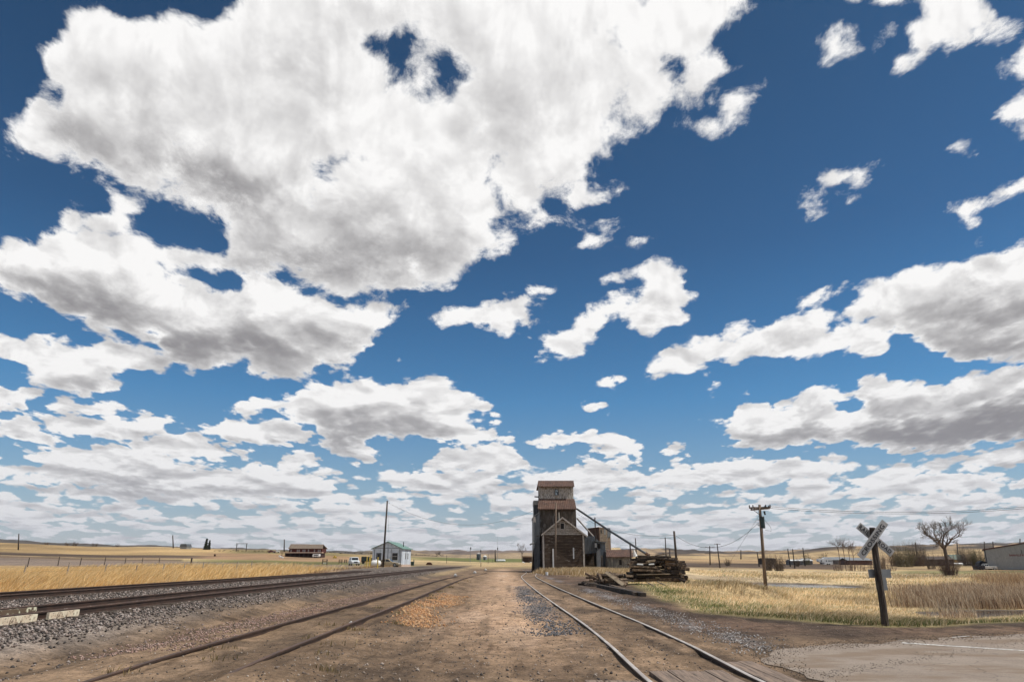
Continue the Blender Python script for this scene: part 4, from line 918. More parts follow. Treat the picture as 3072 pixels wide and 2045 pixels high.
# straw tufts round the elevator, weeds along the siding
def tufts(spots, n, hh, cols, name='dry_grass', r=1.0):
    X, Y_, Hh = [], [], []
    for (px, py, rr, k) in spots:
        m_ = int(n * k); X.append(px + rng.normal(0, rr, m_)); Y_.append(py + rng.normal(0, rr * .6, m_)); Hh.append(np.full(m_, hh) * np.exp(-((X[-1] - px) / rr) ** 2 * .3))
    x, y, h = np.concatenate(X), np.concatenate(Y_), np.concatenate(Hh); h = h * rng.uniform(.5, 1.2, len(x))
    blades(name, x, y, h, .012 + .0006 * y, tint(len(x), cols, None, .25), lean=(.15, 0))
sp_ = [(wx(s, Y), Y, r_, k) for s, Y, r_, k in [(1655, 112, 1.0, .6), (1690, 113, 1.2, 1), (1725, 112, 1.3, 1.2), (1760, 112, 1.5, 1.6), (1785, 113, 1.5, 1.4), (1740, 100, 2, 1.2), (1770, 98, 1.6, 1.2), (1820, 108, 2, 1), (1800, 103, 2, 1), (1860, 105, 2.4, 1.0), (1700, 96, 1.6, .7), (1625, 108, .8, .3), (1880, 96, 2, .8), (1830, 84, 2.0, .8)]]
tufts(sp_, 1800, .85, [(.68, .52, .30), (.52, .37, .19), (.74, .6, .4), (.38, .27, .14)])
sp_ = [(DX * y - 2.9 + random.uniform(-.5, .4), y, random.uniform(.10, .3), random.uniform(.3, 1)) for y in [8.5, 9.2, 11, 12.5, 14, 17, 19, 22, 26, 31, 34, 38, 44, 52, 60] for _ in range(1)]
sp_ += [(DX * y - 4.9 + random.uniform(-.5, 1.2), y, random.uniform(.10, .25), random.uniform(.2, .6)) for y in [8.8, 10.4, 11.6, 13, 15, 18, 24]]
tufts(sp_, 55, .11, [(.40, .30, .16), (.28, .21, .10), (.19, .16, .08)])

# ------------------------------------------------------------------ water
wmat, t, b = newmat('pond_water'); b.inputs['Base Color'].default_value = (.03, .035, .04, 1); b.inputs['Roughness'].default_value = .06; b.inputs['IOR'].default_value = 1.33
g_ = t.n('ShaderNodeNewGeometry').outputs['Position']; bp = t.n('ShaderNodeBump'); bp.inputs['Strength'].default_value = .35; bp.inputs['Distance'].default_value = .03
t.put(bp.inputs['Height'], t.noise(t.v('MULTIPLY', g_, (1, 2.5, 1)), 3.5, 5, .6)); t.put(b.inputs['Normal'], bp.outputs[0])
for px, py, ra, rb, lv in PONDS:
    flat_poly('water', [(px + 1.5 * ra * math.cos(a), py + 1.5 * rb * math.sin(a)) for a in [2 * math.pi * k / 40 for k in range(40)]], lv + .0, wmat)

# ================================================================== grain elevator and its yard
M['iron_roof'] = ribbed('rusted_roof_sheet', (.105, .052, .034), (.065, .035, .025), (.15, .085, .058), .32, (1, 0, 0), .05, .8)
M['elev_wall'] = boards('elevator_boards', (.070, .056, .043), (.16, .135, .108), (.36, .34, .31), .28, 'x', .55, .08)
M['cup_wall'] = boards('cupola_boards', (.085, .07, .056), (.20, .175, .145), (.66, .62, .56), .26, 'x', 1.35, .10)
M['house_wall'] = boards('lap_siding', (.048, .031, .021), (.13, .098, .072), (.46, .42, .37), .24, 'z', .42, .16)
M['gable_wall'] = boards('gable_siding', (.10, .075, .055), (.26, .22, .18), (.60, .55, .48), .26, 'z', 1.0, .18)
M['grey_iron'] = ribbed('galvanised_sheet', (.16, .175, .185), (.105, .115, .125), (.07, .075, .08), .25, (1, .9, 0), .45, .5, amt=.5)
M['blue_iron'] = ribbed('blue_grey_sheet', (.115, .135, .15), (.07, .082, .095), (.045, .05, .055), .3, (1, .9, 0), .4, .5, amt=.6)
M['rust_iron'] = ribbed('rust_streaked_sheet', (.13, .065, .038), (.06, .034, .024), (.20, .12, .08), .3, (1, .9, 0), .2, .7)
M['bin_boards'] = boards('bin_boards', (.095, .07, .05), (.19, .155, .115), (.30, .27, .23), .34, 'z', .5, .10, extra=(.12, .06, .035))
M['trim'] = plain('chalky_white_trim', (.52, .48, .43), (.30, .27, .24), .8, 3, stretch=(1, 1, .6))
M['shack_wall'] = boards('shack_boards', (.11, .105, .098), (.20, .195, .18), (.42, .36, .30), .25, 'x', .7, .08, extra=(.19, .12, .085))

Y0 = 118.0                                        # the gabled front
ev = thing('grain_elevator', 'tall weathered wooden grain elevator with rusty stepped roofs beside the spur track', 'grain elevator', (wx(1675, 129), 129, 0))
f0, f1, fm = 124.0, 134.0, 129.0
xa, xb = wx(1619, f0), wx(1731, f0); ze = wz(1527, f0); zc = wz(1499, 126.4)
mb = MB(); mb.box(xa, f0, -.2, xb, f1, ze)
mb.prism([(f0 + .02, ze), (f1 - .02, ze), (131.6, zc), (126.4, zc)], xa + .01, xb - .01, 'x'); mb.build('wall', M['elev_wall'], ev)
# main roof, eaves standing out past the walls
xl, xr_ = wx(1614.5, 123.4), wx(1733, 123.4); ex = wx(1617.5, 126.4), wx(1727, 126.4)
for ya, yb in ((123.4, 126.4), (134.6, 131.6)):
    mb = MB(); a = wz(1528, 123.4); mb.hexa([(xl, ya, a), (xr_, ya, a), (ex[1], yb, zc + .05), (ex[0], yb, zc + .05), (xl, ya, a + .14), (xr_, ya, a + .14), (ex[1], yb, zc + .2), (ex[0], yb, zc + .2)]); mb.build('roof_slope', M['iron_roof'], ev)
ca, cb = wx(1619.5, 126.4), wx(1724.5, 126.4); zce = wz(1458.5, 126.4); zcr = wz(1443, 129)
mb = MB(); mb.box(ca, 126.4, zc - .5, cb, 131.6, zce); mb.prism([(126.42, zce), (131.58, zce), (129, zcr - .1)], ca + .01, cb - .01, 'x'); cu = mb.build('cupola', M['cup_wall'], ev)
for ya in (125.7, 132.3):
    mb = MB(); a = wz(1460, 125.7); mb.hexa([(wx(1614.5, 126), ya, a), (wx(1727.5, 126), ya, a), (wx(1726, 129), 129, zcr), (wx(1617, 129), 129, zcr), (wx(1614.5, 126), ya, a + .13), (wx(1727.5, 126), ya, a + .13), (wx(1726, 129), 129, zcr + .13), (wx(1617, 129), 129, zcr + .13)]); mb.build('roof_slope', M['iron_roof'], cu)
def window(name, x0, x1, z0, z1, y, parent, frame=M['black'], t_=.12, glass=M['glass'], d=.06):
    mb = MB(); mb.box(x0 - t_, y - d, z0 - t_, x1 + t_, y, z0); mb.box(x0 - t_, y - d, z1, x1 + t_, y, z1 + t_); mb.box(x0 - t_, y - d, z0, x0, y, z1); mb.box(x1, y - d, z0, x1 + t_, y, z1)
    w = mb.build(name, frame, parent); mb = MB(); mb.box(x0, y - .02, z0, x1, y - .012, z1); mb.build('pane', glass, w); return w
pane = plain('broken_pane', (.42, .50, .54), (.05, .07, .08), .2, 2.2, contrast=(.42, .55))
window('window', wx(1669.5, 126), wx(1677.5, 126), wz(1483, 126), wz(1468, 126), 126.4, cu, glass=pane)
mb = MB(); mb.box(wx(1667.5, 126), 126.2, wz(1487, 126), wx(1679.5, 126), 126.39, wz(1484.5, 126)); mb.build('window_sill', M['trim'], cu)
mb = MB(); mb.tube([(wx(1605, 128), 128, wz(1489, 128)), (wx(1622, 128), 128, wz(1490, 128))], .12, 6); mb.build('beam', M['pole_dark'], ev)
mb = MB(); mb.box(wx(1602.5, 129), 129, -.2, wx(1618, 129), 133.5, wz(1513, 129)); lg = mb.build('leg_casing', M['blue_iron'], ev)
mb = MB(); mb.box(wx(1601.5, 129), 128.7, wz(1513.5, 129), wx(1617.5, 129), 133.8, wz(1501, 129)); mb.build('cap', plain('whitened_sheet', (.42, .42, .40), (.30, .30, .29), .6, 2), lg)
mb = MB(); xs0, xs1 = wx(1603, 123.5), wx(1619.6, 123.5); mb.prism([(xs0, -.2), (xs1, -.2), (xs1, wz(1537, 123)), (xs0, wz(1548, 123))], 123.2, 136, 'y'); an = mb.build('side_annex', M['grey_iron'], ev)
mb = MB(); mb.hexa([(xs0 - .15, 123, wz(1548, 123)), (xs1 - .02, 123, wz(1537, 123)), (xs1 - .02, 136.2, wz(1537, 123)), (xs0 - .15, 136.2, wz(1548, 123)), (xs0 - .15, 123, wz(1546.5, 123)), (xs1 - .02, 123, wz(1535.5, 123)), (xs1 - .02, 136.2, wz(1535.5, 123)), (xs0 - .15, 136.2, wz(1546.5, 123))]); mb.build('roof', M['signback'], an)
mb = MB(); mb.box(xs0 - .16, 123.0, wz(1566, 123), xs0 + .25, 123.19, wz(1549, 123)); mb.build('trim_board', M['trim'], an)
mb = MB(); mb.tube([(xs0 + .05, 123.4, wz(1626, 123.4)), (xs0 - .75, 122.7, wz(1633, 123.4))], .13, 6); mb.build('spout', M['black'], an)
mb = MB(); mb.prism([(xs0 - .55, -.1), (xs0 - .02, -.1), (xs0 - .02, wz(1640, 125)), (xs0 - .16, wz(1650, 125))], 124, 124.5, 'y'); mb.build('buttress', M['timber_dark'], an)

# gabled store in front of the tower
hs = thing('gabled_store', 'dark weathered lap-sided gabled store with white corner boards and an open attic window', 'store building', (wx(1690, Y0), Y0, 0))
hx0, hx1 = wx(1628.5, Y0), wx(1752.5, Y0); hxm = wx(1688.5, Y0); za, zl, zr = wz(1552, Y0), wz(1597, Y0), wz(1600, Y0)
zsp = min(zl, zr) - .05
mb = MB(); mb.box(hx0, Y0, -.2, hx1, 123.9, zsp); mb.build('wall', M['house_wall'], hs)
mb = MB(); mb.prism([(hx0, zsp + .003), (hx1, zsp + .003), (hxm, za)], Y0 + .03, 123.9, 'y'); mb.build('gable', M['gable_wall'], hs)
ov = .35
for sx_, s in ((hx0, -1), (hx1, 1)):
    mb = MB(); sl_ = (za - zsp) / (hxm - sx_); xe_ = sx_ + s * (.25 if s < 0 else .55); zee = zsp + sl_ * (xe_ - sx_)
    mb.hexa([(xe_, Y0 - ov, zee + .02), (hxm, Y0 - ov, za + .02), (hxm, 123.9, za + .02), (xe_, 123.9, zee + .02), (xe_, Y0 - ov, zee + .14), (hxm, Y0 - ov, za + .14), (hxm, 123.9, za + .14), (xe_, 123.9, zee + .14)]); mb.build('roof_slope', M['iron_roof'], hs)
for sx_, s in ((hx0, -1), (hx1, 1)):
    sl_ = (za - zsp) / (hxm - sx_); xe_ = sx_ + s * (.25 if s < 0 else .55); zee = zsp + sl_ * (xe_ - sx_); mb = MB()
    mb.hexa([(xe_, Y0 - ov - .06, zee - .16), (hxm, Y0 - ov - .06, za - .16), (hxm, Y0 - ov - .003, za - .16), (xe_, Y0 - ov - .003, zee - .16), (xe_, Y0 - ov - .06, zee + .12), (hxm, Y0 - ov - .06, za + .12), (hxm, Y0 - ov - .003, za + .12), (xe_, Y0 - ov - .003, zee + .12)]); mb.build('bargeboard', M['trim'], hs)
for xx in (hx0 + .09, hx1 - .09):
    mb = MB(); mb.box(xx - .13, Y0 - .05, 0, xx + .13, Y0 - .003, zsp); mb.build('corner_board', M['trim'], hs)
mb = MB(); mb.box(hx0, Y0 - .035, zsp - .1, hx1, Y0 - .003, zsp + .08); mb.build('frieze_board', M['trim'], hs)
for a, b, t0, t1 in ((1657, 1661, 1645, 1702), (1718.5, 1722, 1642, 1675)):
    mb = MB(); mb.box(wx(a, Y0), Y0 - .07, wz(t1, Y0), wx(b, Y0), Y0 - .004, wz(t0, Y0)); mb.build('white_board', M['white'], hs)
window('attic_window', wx(1683, Y0), wx(1693.5, Y0), wz(1586, Y0), wz(1569, Y0), Y0 + .03, hs, frame=M['trim'], glass=M['dark_in'], t_=.1)
mb = MB(); mb.tube([(wx(1679, 121), 121, za - 1.2), (wx(1679, 121), 121, wz(1536, 121))], .06, 6); mb.build('mast', M['cream'], hs)
mb = MB(); mb.tube([(hx0 - .25, Y0 + .3, zsp - .15), (hx0 - 1.0, Y0 + .6, zsp - .35)], .07, 6); mb.build('gutter_end', M['pole_dark'], hs)

# sheet metal lean-to and head house right of the store
ms_ = thing('metal_shed', 'grey sheet-metal lean-to with a dark open bay, joined to the right of the gabled store', 'shed', (wx(1785, 122), 122, 0))
sx0, sx1 = wx(1753.5, 120), wx(1797, 120)
mb = MB(); mb.prism([(sx0, wz(1662, 120)), (sx1, wz(1656, 120)), (sx1, wz(1625, 120)), (wx(1786, 120), wz(1608, 120)), (sx0, wz(1606, 120))], 120, 128, 'y'); mb.build('wall', M['grey_iron'], ms_)
mb = MB(); mb.box(sx0, 126, 0, sx1, 127.9, wz(1663, 126)); mb.box(wx(1789, 120), 120.01, -.1, wx(1797, 120), 120.4, wz(1658, 120)); mb.build('back_wall', boards('bay_boards', (.05, .04, .03), (.10, .07, .05), (.16, .13, .1), .3), ms_)
mb = MB(); mb.beam((sx0, 119.93, wz(1663, 120)), (sx1, 119.93, wz(1658, 120)), .1, .25); mb.build('lintel', M['timber_dark'], ms_)
mb = MB(); mb.box(wx(1791, 119), 119, -.2, wx(1816, 119), 124, wz(1626, 119)); hh = mb.build('head_house', M['grey_iron'], ms_)
mb = MB(); mb.hexa([(wx(1784, 119), 118.6, wz(1623.5, 119)), (wx(1818, 119), 118.6, wz(1628, 119)), (wx(1818, 119), 124.2, wz(1628, 119)), (wx(1784, 119), 124.2, wz(1623.5, 119)), (wx(1784, 119), 118.6, wz(1621, 119)), (wx(1818, 119), 118.6, wz(1625.5, 119)), (wx(1818, 119), 124.2, wz(1625.5, 119)), (wx(1784, 119), 124.2, wz(1621, 119))]); mb.build('roof', M['grey_iron'], hh)
mb = MB(); mb.box(wx(1793, 119), 118.95, wz(1644, 119), wx(1801, 119), 118.99, wz(1630, 119)); mb.build('opening', M['dark_in'], hh)
mb = MB(); mb.box(wx(1785, 118), 118.3, wz(1641, 118), wx(1791, 118), 118.98, wz(1628, 118)); mb.build('hood', M['signback'], hh)
mb = MB(); mb.hexa([(wx(1789, 118), 118.2, .1), (wx(1800, 118), 117.6, .1), (wx(1800, 118), 117.66, .1), (wx(1789, 118), 118.26, .1), (wx(1789, 118), 118.2, wz(1654, 118)), (wx(1800, 118), 117.6, wz(1645, 118)), (wx(1800, 118), 117.66, wz(1645, 118)), (wx(1789, 118), 118.26, wz(1654, 118))]); mb.build('door', plain('pale_door_sheet', (.30, .32, .33), (.2, .21, .22), .5, 2), ms_)
mb = MB(); mb.box(wx(1803, 118), 118.7, 0, wx(1810, 118), 118.98, wz(1665, 119)); mb.build('post', M['shack_wall'], ms_)

# square wooden bin
bn = thing('wooden_bin', 'square flat-topped wooden bin tower with one rust-streaked side, behind the metal shed', 'storage bin', (wx(1800, 133), 133, 0))
c_ = [(wx(1764.5, 135.5), 135.5), (wx(1799, 131), 131), (wx(1833, 136), 136), (wx(1796, 141), 141)]; zt = wz(1580, 131)
def wallq(a, b, z0, z1, m, name, par, t_=.12):
    mb = MB(); a, b = Vector((*a, 0)), Vector((*b, 0)); d = (b - a).normalized(); q = Vector((-d.y, d.x, 0)) * t_
    mb.hexa([a + Vector((0, 0, z0)), b + Vector((0, 0, z0)), b + q + Vector((0, 0, z0)), a + q + Vector((0, 0, z0)), a + Vector((0, 0, z1)), b + Vector((0, 0, z1)), b + q + Vector((0, 0, z1)), a + q + Vector((0, 0, z1))]); return mb.build(name, m, par)
wallq(c_[0], c_[1], -.2, zt, M['rust_iron'], 'side', bn); wallq(c_[1], c_[2], -.2, zt, M['bin_boards'], 'side', bn); wallq(c_[2], c_[3], -.2, zt, M['bin_boards'], 'side', bn); wallq(c_[3], c_[0], -.2, zt, M['bin_boards'], 'side', bn)
mb = MB(); mb.prism([(x, y) for x, y in c_], zt - .3, zt - .2, 'z'); mb.build('roof', M['rust_iron'], bn)
def on(a, b, f): return (a[0] + (b[0] - a[0]) * f, a[1] + (b[1] - a[1]) * f)
def patch(f0_, f1_, z0, z1, m, name, pr=.03):
    a, b = Vector((*on(c_[1], c_[2], f0_), 0)), Vector((*on(c_[1], c_[2], f1_), 0)); d = (b - a).normalized(); q = Vector((d.y, -d.x, 0)) * pr; mb = MB()
    mb.hexa([a + Vector((0, 0, z0)), b + Vector((0, 0, z0)), b + q + Vector((0, 0, z0)), a + q + Vector((0, 0, z0)), a + Vector((0, 0, z1)), b + Vector((0, 0, z1)), b + q + Vector((0, 0, z1)), a + q + Vector((0, 0, z1))]); mb.build(name, m, bn)
patch(.72, .995, wz(1611, 134), zt + .02, M['blue_iron'], 'metal_patch'); patch(.12, .25, wz(1600, 134), wz(1590, 134), M['dark_in'], 'window'); patch(.42, .55, wz(1603, 134), wz(1582, 134), M['grey_iron'], 'metal_patch', .04); patch(.80, .88, wz(1612, 134), wz(1607, 134), M['dark_in'], 'window', .06)

# rusty roofed shack
sk = thing('rusty_roofed_shack', 'low grey shack with a rust-red iron roof and one dark window by the timber stack', 'shack', (wx(1857, 116), 116, 0))
kx0, kx1 = wx(1821, 116), wx(1893.5, 116); kz = wz(1669, 116); kr = wz(1650, 119)
mb = MB(); mb.box(kx0, 116, -.3, kx1, 122, kz); mb.prism([(116.02, kz), (121.98, kz), (119, kr - .08)], kx0 + .01, kx1 - .01, 'x'); mb.build('wall', M['shack_wall'], sk)
for ya in (115.5, 122.5):
    mb = MB(); mb.hexa([(wx(1816, 116), ya, kz - .1), (wx(1897, 116), ya, kz - .1), (wx(1893, 119), 119, kr), (wx(1818, 119), 119, kr), (wx(1816, 116), ya, kz), (wx(1897, 116), ya, kz), (wx(1893, 119), 119, kr + .1), (wx(1818, 119), 119, kr + .1)]); mb.build('roof_slope', M['iron_roof'], sk)
window('window', wx(1855, 116), wx(1863, 116), wz(1694, 116), wz(1678, 116), 116, sk, frame=M['shack_wall'], glass=M['dark_in'])
mb = MB(); mb.box(wx(1854, 116), 115.96, .0, wx(1866, 116), 115.99, wz(1704, 116)); mb.build('vent_opening', M['dark_in'], sk)
s2 = thing('far_shed', 'low shed with a straw-coloured roof showing just above the rusty-roofed shack', 'shed', (wx(1848, 131), 131, 0))
mb = MB(); mb.box(wx(1835, 130), 130, 0, wx(1860, 130), 134, wz(1650, 130)); mb.build('wall', M['shack_wall'], s2)
mb = MB(); mb.hexa([(wx(1832, 130), 129.6, wz(1650, 130)), (wx(1862, 130), 129.6, wz(1650, 130)), (wx(1861, 132), 132.5, wz(1642.5, 132)), (wx(1835, 132), 132.5, wz(1642.5, 132)), (wx(1832, 130), 129.6, wz(1649, 130)), (wx(1862, 130), 129.6, wz(1649, 130)), (wx(1861, 132), 132.5, wz(1641.5, 132)), (wx(1835, 132), 132.5, wz(1641.5, 132))]); mb.build('roof', ribbed('straw_sheet', (.55, .42, .24), (.42, .3, .16), (.6, .52, .36), .5, (1, 0, 0), 0, .7), s2)
# grain spouts
sp1 = thing('grain_spout', 'long thick grain spout sloping from the elevator down to the timber stack', 'grain spout', tuple(W(1943, 1660, 103)))
mb = MB(); a_, b_ = W(1731, 1526, 126), W(1943, 1663, 103); mb.tube([a_, a_ + (b_ - a_) * .5 + Vector((0, 0, -.12)), b_], .17, 10); mb.build('pipe', M['grey_iron'], sp1, smooth=True)
def along(f): return a_ + (b_ - a_) * f
for f, top in ((.30, .55), (.79, 0)):
    p = along(f); mb = MB(); mb.beam((p.x, p.y + .1, 0 if f > .5 else 5), (p.x, p.y + .1, p.z + top), .16, .16); mb.build('support_post', M['pole_dark'], sp1)
p = along(.555); mb = MB(); mb.tube([p, p + Vector((-.9, 0, -1.1))], .05, 5); mb.build('brace', M['signback'], sp1)
mb = MB(); mb.tube([b_ + Vector((-.3, 0, .2)), b_ + Vector((.25, -.05, -.15))], .24, 8); mb.build('spout_end', M['rust_iron'], sp1)
sp2 = thing('grain_spout', 'short grain spout from the elevator wall to the roof of the metal shed', 'grain spout', tuple(W(1791, 1621, 121)))
mb = MB(); mb.tube([W(1731, 1554, 125.5), W(1792, 1622, 121)], .14, 8); mb.build('pipe', plain('pale_spout', (.34, .31, .28), (.2, .17, .15), .6, 1.5), sp2, smooth=True)

# ------------------------------------------------------------------ poles and wires
def pole(label, sxb, Y, sx_top, sy_top, r0, r1, m, arms=(), group=None, base_z=None, name='utility_pole', cat='utility pole', extras=None):
    xb_, yb_ = gp(sxb, Y).x, Y; zb_ = Z(xb_, yb_) if base_z is None else base_z
    t_ = thing(name, label, cat, (xb_, yb_, zb_), group); tp_ = W(sx_top, sy_top, Y)
    mb = MB(); mb.tube([(xb_, yb_, zb_ - .3), (xb_ + (tp_.x - xb_) * .5, yb_, zb_ + (tp_.z - zb_) * .5), tuple(tp_)], [r0, (r0 + r1) / 2, r1], 8); mb.build('shaft', m, t_, smooth=True)
    for (dz, hw, yaw) in arms:
        mb = MB(); c = tp_ - Vector((0, 0, dz)); d = Vector((math.cos(yaw), math.sin(yaw), 0)) * hw; o = Vector((0, -r1 - .05, 0)); mb.beam(c - d + o, c + d + o, .11, .13); ar = mb.build('crossarm', m, t_)
        for f in (-.92, -.5, .5, .92):
            mb = MB(); q = c + d * f + o; mb.tube([q + Vector((0, 0, .06)), q + Vector((0, 0, .2))], [.045, .035], 6); mb.build('insulator', M['black'], ar)
    return t_, tp_
def wire(label, pts, r, group=None, name='power_line', cat='wire', sag=0.0, n=24, m=None):
    out = []
    for (a, b), s in zip(zip(pts[:-1], pts[1:]), sag if isinstance(sag, (list, tuple)) else [sag] * (len(pts) - 1)):
        a, b = Vector(a), Vector(b)
        for k in range(n + 1): f = k / n; out.append(a + (b - a) * f - Vector((0, 0, 4 * s * f * (1 - f))))
    mb = MB(); mb.tube(out, r, 4); o = mb.build(name, m or M['wire'], None); return tag(o, label, cat, group)
# big pole with the transformer
YP = 68.0
up, top = pole('weathered utility pole with a dark transformer can, standing in the dry field', 2287, YP, 2278.5, 1513, .19, .13, M['pole'])
yaw = R(-38)
for k, (dz, yw, hw) in enumerate(((.28, R(-20), 1.0), (.42, R(-62), 1.15))):
    d = Vector((math.cos(yw), math.sin(yw), 0)); c = top - Vector((0, 0, dz)); mb = MB(); mb.beam(c - d * hw, c + d * hw, .12, .14); ar = mb.build('crossarm', M['pole'], up)
    for f in (-.95, -.62, .55, .95):
        q = c + d * hw * f; mb = MB(); mb.tube([q + Vector((0, 0, .07)), q + Vector((0, 0, .26))], [.06, .05], 6); mb.build('insulator', M['black'], ar)
mb = MB(); q = top + Vector((.35, -.1, -.62)); mb.tube([q, q + Vector((.05, 0, -.35))], [.10, .07], 6); mb.build('cutout', M['black'], up)
mb = MB(); mb.tube([top + Vector((-.85, 0, -.35)), top + Vector((-.06, -.1, -1.0))], .03, 4); mb.build('arm_brace', M['wire'], up)
tz0, tz1 = wz(1584, YP), wz(1550, YP); tx = wx(2293.5, YP) + .03
mb = MB(); mb.tube([(tx, YP - .05, tz0), (tx, YP - .05, tz1)], .225, 14); tf = mb.build('transformer', plain('transformer_paint', (.018, .04, .043), (.01, .022, .025), .45, 2), up, smooth=False)
mb = MB(); mb.tube([(tx, YP - .05, tz1), (tx, YP - .05, tz1 + .06)], [.25, .2], 14); mb.build('lid', M['black'], tf)
for z_ in (tz0 + .32, tz1 - .26):
    mb = MB(); mb.box(wx(2281, YP), YP - .1, z_ - .03, tx - .2, YP, z_ + .03); mb.build('bracket', M['black'], tf)
mb = MB(); mb.tube([(tx + .2, YP - .05, tz1 - .2), (tx + .75, YP - .05, tz1 - .95), (tx + .8, YP - .05, tz1 - 1.3), (tx + .2, YP - .05, tz1 - 1.25)], .015, 4); mb.build('lead', M['wire'], up)
mb = MB(); mb.tube([(top.x - .28, YP, wz(1567, YP)), (top.x - .38, YP, wz(1574, YP)), (top.x - .2, YP, wz(1580, YP)), (top.x + .1, YP, wz(1578, YP))], .02, 4); mb.build('lead', M['wire'], up)
for k, (sy0, sy1) in enumerate(((1518, 1496), (1523, 1501))):
    wire(['upper of the two wires running right from the transformer pole', 'lower of the two wires running right from the transformer pole'][k], [W(2304, sy0, YP - .9), W(3400, sy1 - 14, YP - 8)], .016, 'wires from the transformer pole', sag=.95, m=M['wire'])
gx = og(2149, 1742, 40, 160)
wire('straight guy wire slanting left from the transformer pole to the ground', [top - Vector((.1, 0, .95)), gx + Vector((0, 0, 0))], .014, name='guy_wire', cat='guy wire')
wire('slack wire hanging between the transformer pole and the dark pole by the timber stack', [W(2273, 1569, YP), W(2026, 1605, 78)], .017, sag=1.75)
# pole by the timber stack
p1, t1_ = pole('dark bare pole rising straight behind the timber stack', 2030, 78, 2022, 1592, .15, .11, M['pole_dark'], base_z=0.0)
wire('slack wire from the elevator to the dark pole by the timber stack', [W(1731, 1539, 125), W(2022, 1604, 78)], .018, sag=1.3)
pole('bare pole standing close in front of the gabled store', 1664.5, 114, 1668, 1507, .16, .11, M['pole'], base_z=0.0)
po, to_ = pole('tall dark pole in front of the green-roofed office', 1150, 129, 1162, 1501, .20, .13, M['pole_dark'])
wire('long slack wire from the tall office pole to the elevator', [to_ - Vector((0, 0, .25)), W(1602, 1530, 129)], .018, sag=3.3, n=40)
wire('thin guy wire hanging beside the tall office pole', [to_ - Vector((0, 0, .3)), W(1167, 1600, 130), og(1166, 1690, 100, 200)], .012, name='guy_wire', cat='guy wire')
far_poles = [  # label, base column, base row, top column, top row, arms
 ('pole with one crossarm between the elevator spout and the dark pole', 1998.6, 1690, 1995.5, 1611, [(.3, 1.6, 0)]),
 ('small far pole with a crossarm just left of the dark pole', 2010, 1688, 2008.8, 1645, [(.3, 1.7, 0)]),
 ('thin bare pole seen through the grain spout', 1910, 1690, 1906, 1613, []),
 ('pole with two crossarms left of the taller single-armed one', 2129, 1694, 2129, 1637, [(.3, 1.3, 0), (2.0, 1.6, 0)]),
 ('tall pole with one small crossarm, second left of the transformer pole', 2158, 1703, 2151, 1629, [(.2, .9, 0)]),
 ('tiny far pole on the skyline left of the transformer pole', 2223, 1664, 2222.6, 1649, []),
 ('bare post-like pole just left of the transformer pole shaft', 2275.5, 1699, 2271.5, 1654, []),
 ('left pole of the close pair right of the transformer pole', 2368.5, 1699, 2363, 1645, [(.3, 1.3, 0)]),
 ('right pole of the close pair right of the transformer pole', 2381.5, 1704.5, 2377.5, 1645, [(.3, 1.3, 0)]),
 ('pole with a cluster of cans near its top before the white sheds', 2413, 1697, 2408.5, 1642, [(.3, 1.6, 0), (2.2, .7, 0)]),
 ('pole among the brown bushes left of the big bare tree', 2750, 1690, 2746, 1626, [(.4, 1.2, 0)]),
 ('bare thin pole right of the big bare tree', 2874, 1690, 2871, 1627, []),
 ('left of the two crossarm poles over the metal building corner', 2954, 1690, 2952.5, 1624, [(.4, 1.5, 0)]),
 ('right of the two crossarm poles over the metal building corner', 2981, 1690, 2978.5, 1624, [(.4, 2.0, 0)]),
 ('thin pole on the ridge above the metal building', 3063, 1660, 3060, 1615, []),
 ('leaning pole at the far left edge of the plain', 48.7, 1648.7, 56.6, 1600, []),
 ('pole on the rise left of the tiny far house', 515, 1642, 518, 1604.7, []),
 ('pole with a small can beside the ranch house', 850, 1653, 853, 1617, [(3.2, .5, 0)]),
 ('dark line pole left of the signal with the tall mast', 1486, 1684, 1485.6, 1648, []),
]
for lb, bx, by, tx_, ty_, arms in far_poles:
    b0 = og(bx, by, 60, 900); r = max(.10, b0.y * .0009)
    sc = b0.y / 200
    pole(lb, bx, b0.y, tx_, ty_, r, r * .75, M['pole_dark'], [(dz * sc, hw * sc, yw) for dz, hw, yw in arms], 'line poles across the plain')
wire('thin line along the far right poles', [W(2871, 1629, 240), W(2952, 1624, 235), W(2979, 1625, 230), W(3120, 1618, 225)], .03, sag=.5)

# ------------------------------------------------------------------ crossing sign
YC = 17.4
cb_ = G(2655, 1879, 0.0); YC = cb_.y
cs = thing('crossing_sign', 'leaning dark wooden post carrying a crossed pair of white railroad crossing boards', 'railroad crossing sign', (cb_.x, cb_.y, Z(cb_.x, cb_.y)))
tpz = W(2616.5, 1582, YC)
mb = MB(); a = Vector((cb_.x, YC, -.35)); d = (tpz - a); w0, w1 = .088, .078
mb.tube([a, a + d * .33 + Vector((.012, 0, 0)), a + d * .66 + Vector((-.006, 0, 0)), tpz + Vector((0, 0, 0))], [w0 * 1.1, w0 * 1.04, w0, w1], 10)
mb.build('post', M['post'], cs)
def board(name, text, ctr, ang, L_, wd, y, par, txt_off=0.0):
    d = Vector((math.cos(ang), 0, math.sin(ang))); q = Vector((-d.z, 0, d.x)); c = Vector(ctr); c.y = y; mb = MB(); th = .012
    P_ = [c - d * L_ / 2 - q * wd / 2, c + d * L_ / 2 - q * wd / 2, c + d * L_ / 2 + q * wd / 2, c - d * L_ / 2 + q * wd / 2]
    mb.hexa([p + Vector((0, -th, 0)) for p in P_] + [p + Vector((0, th, 0)) for p in P_]); bo = mb.build(name, M['signwhite'], par)
    return bo, d, q, c
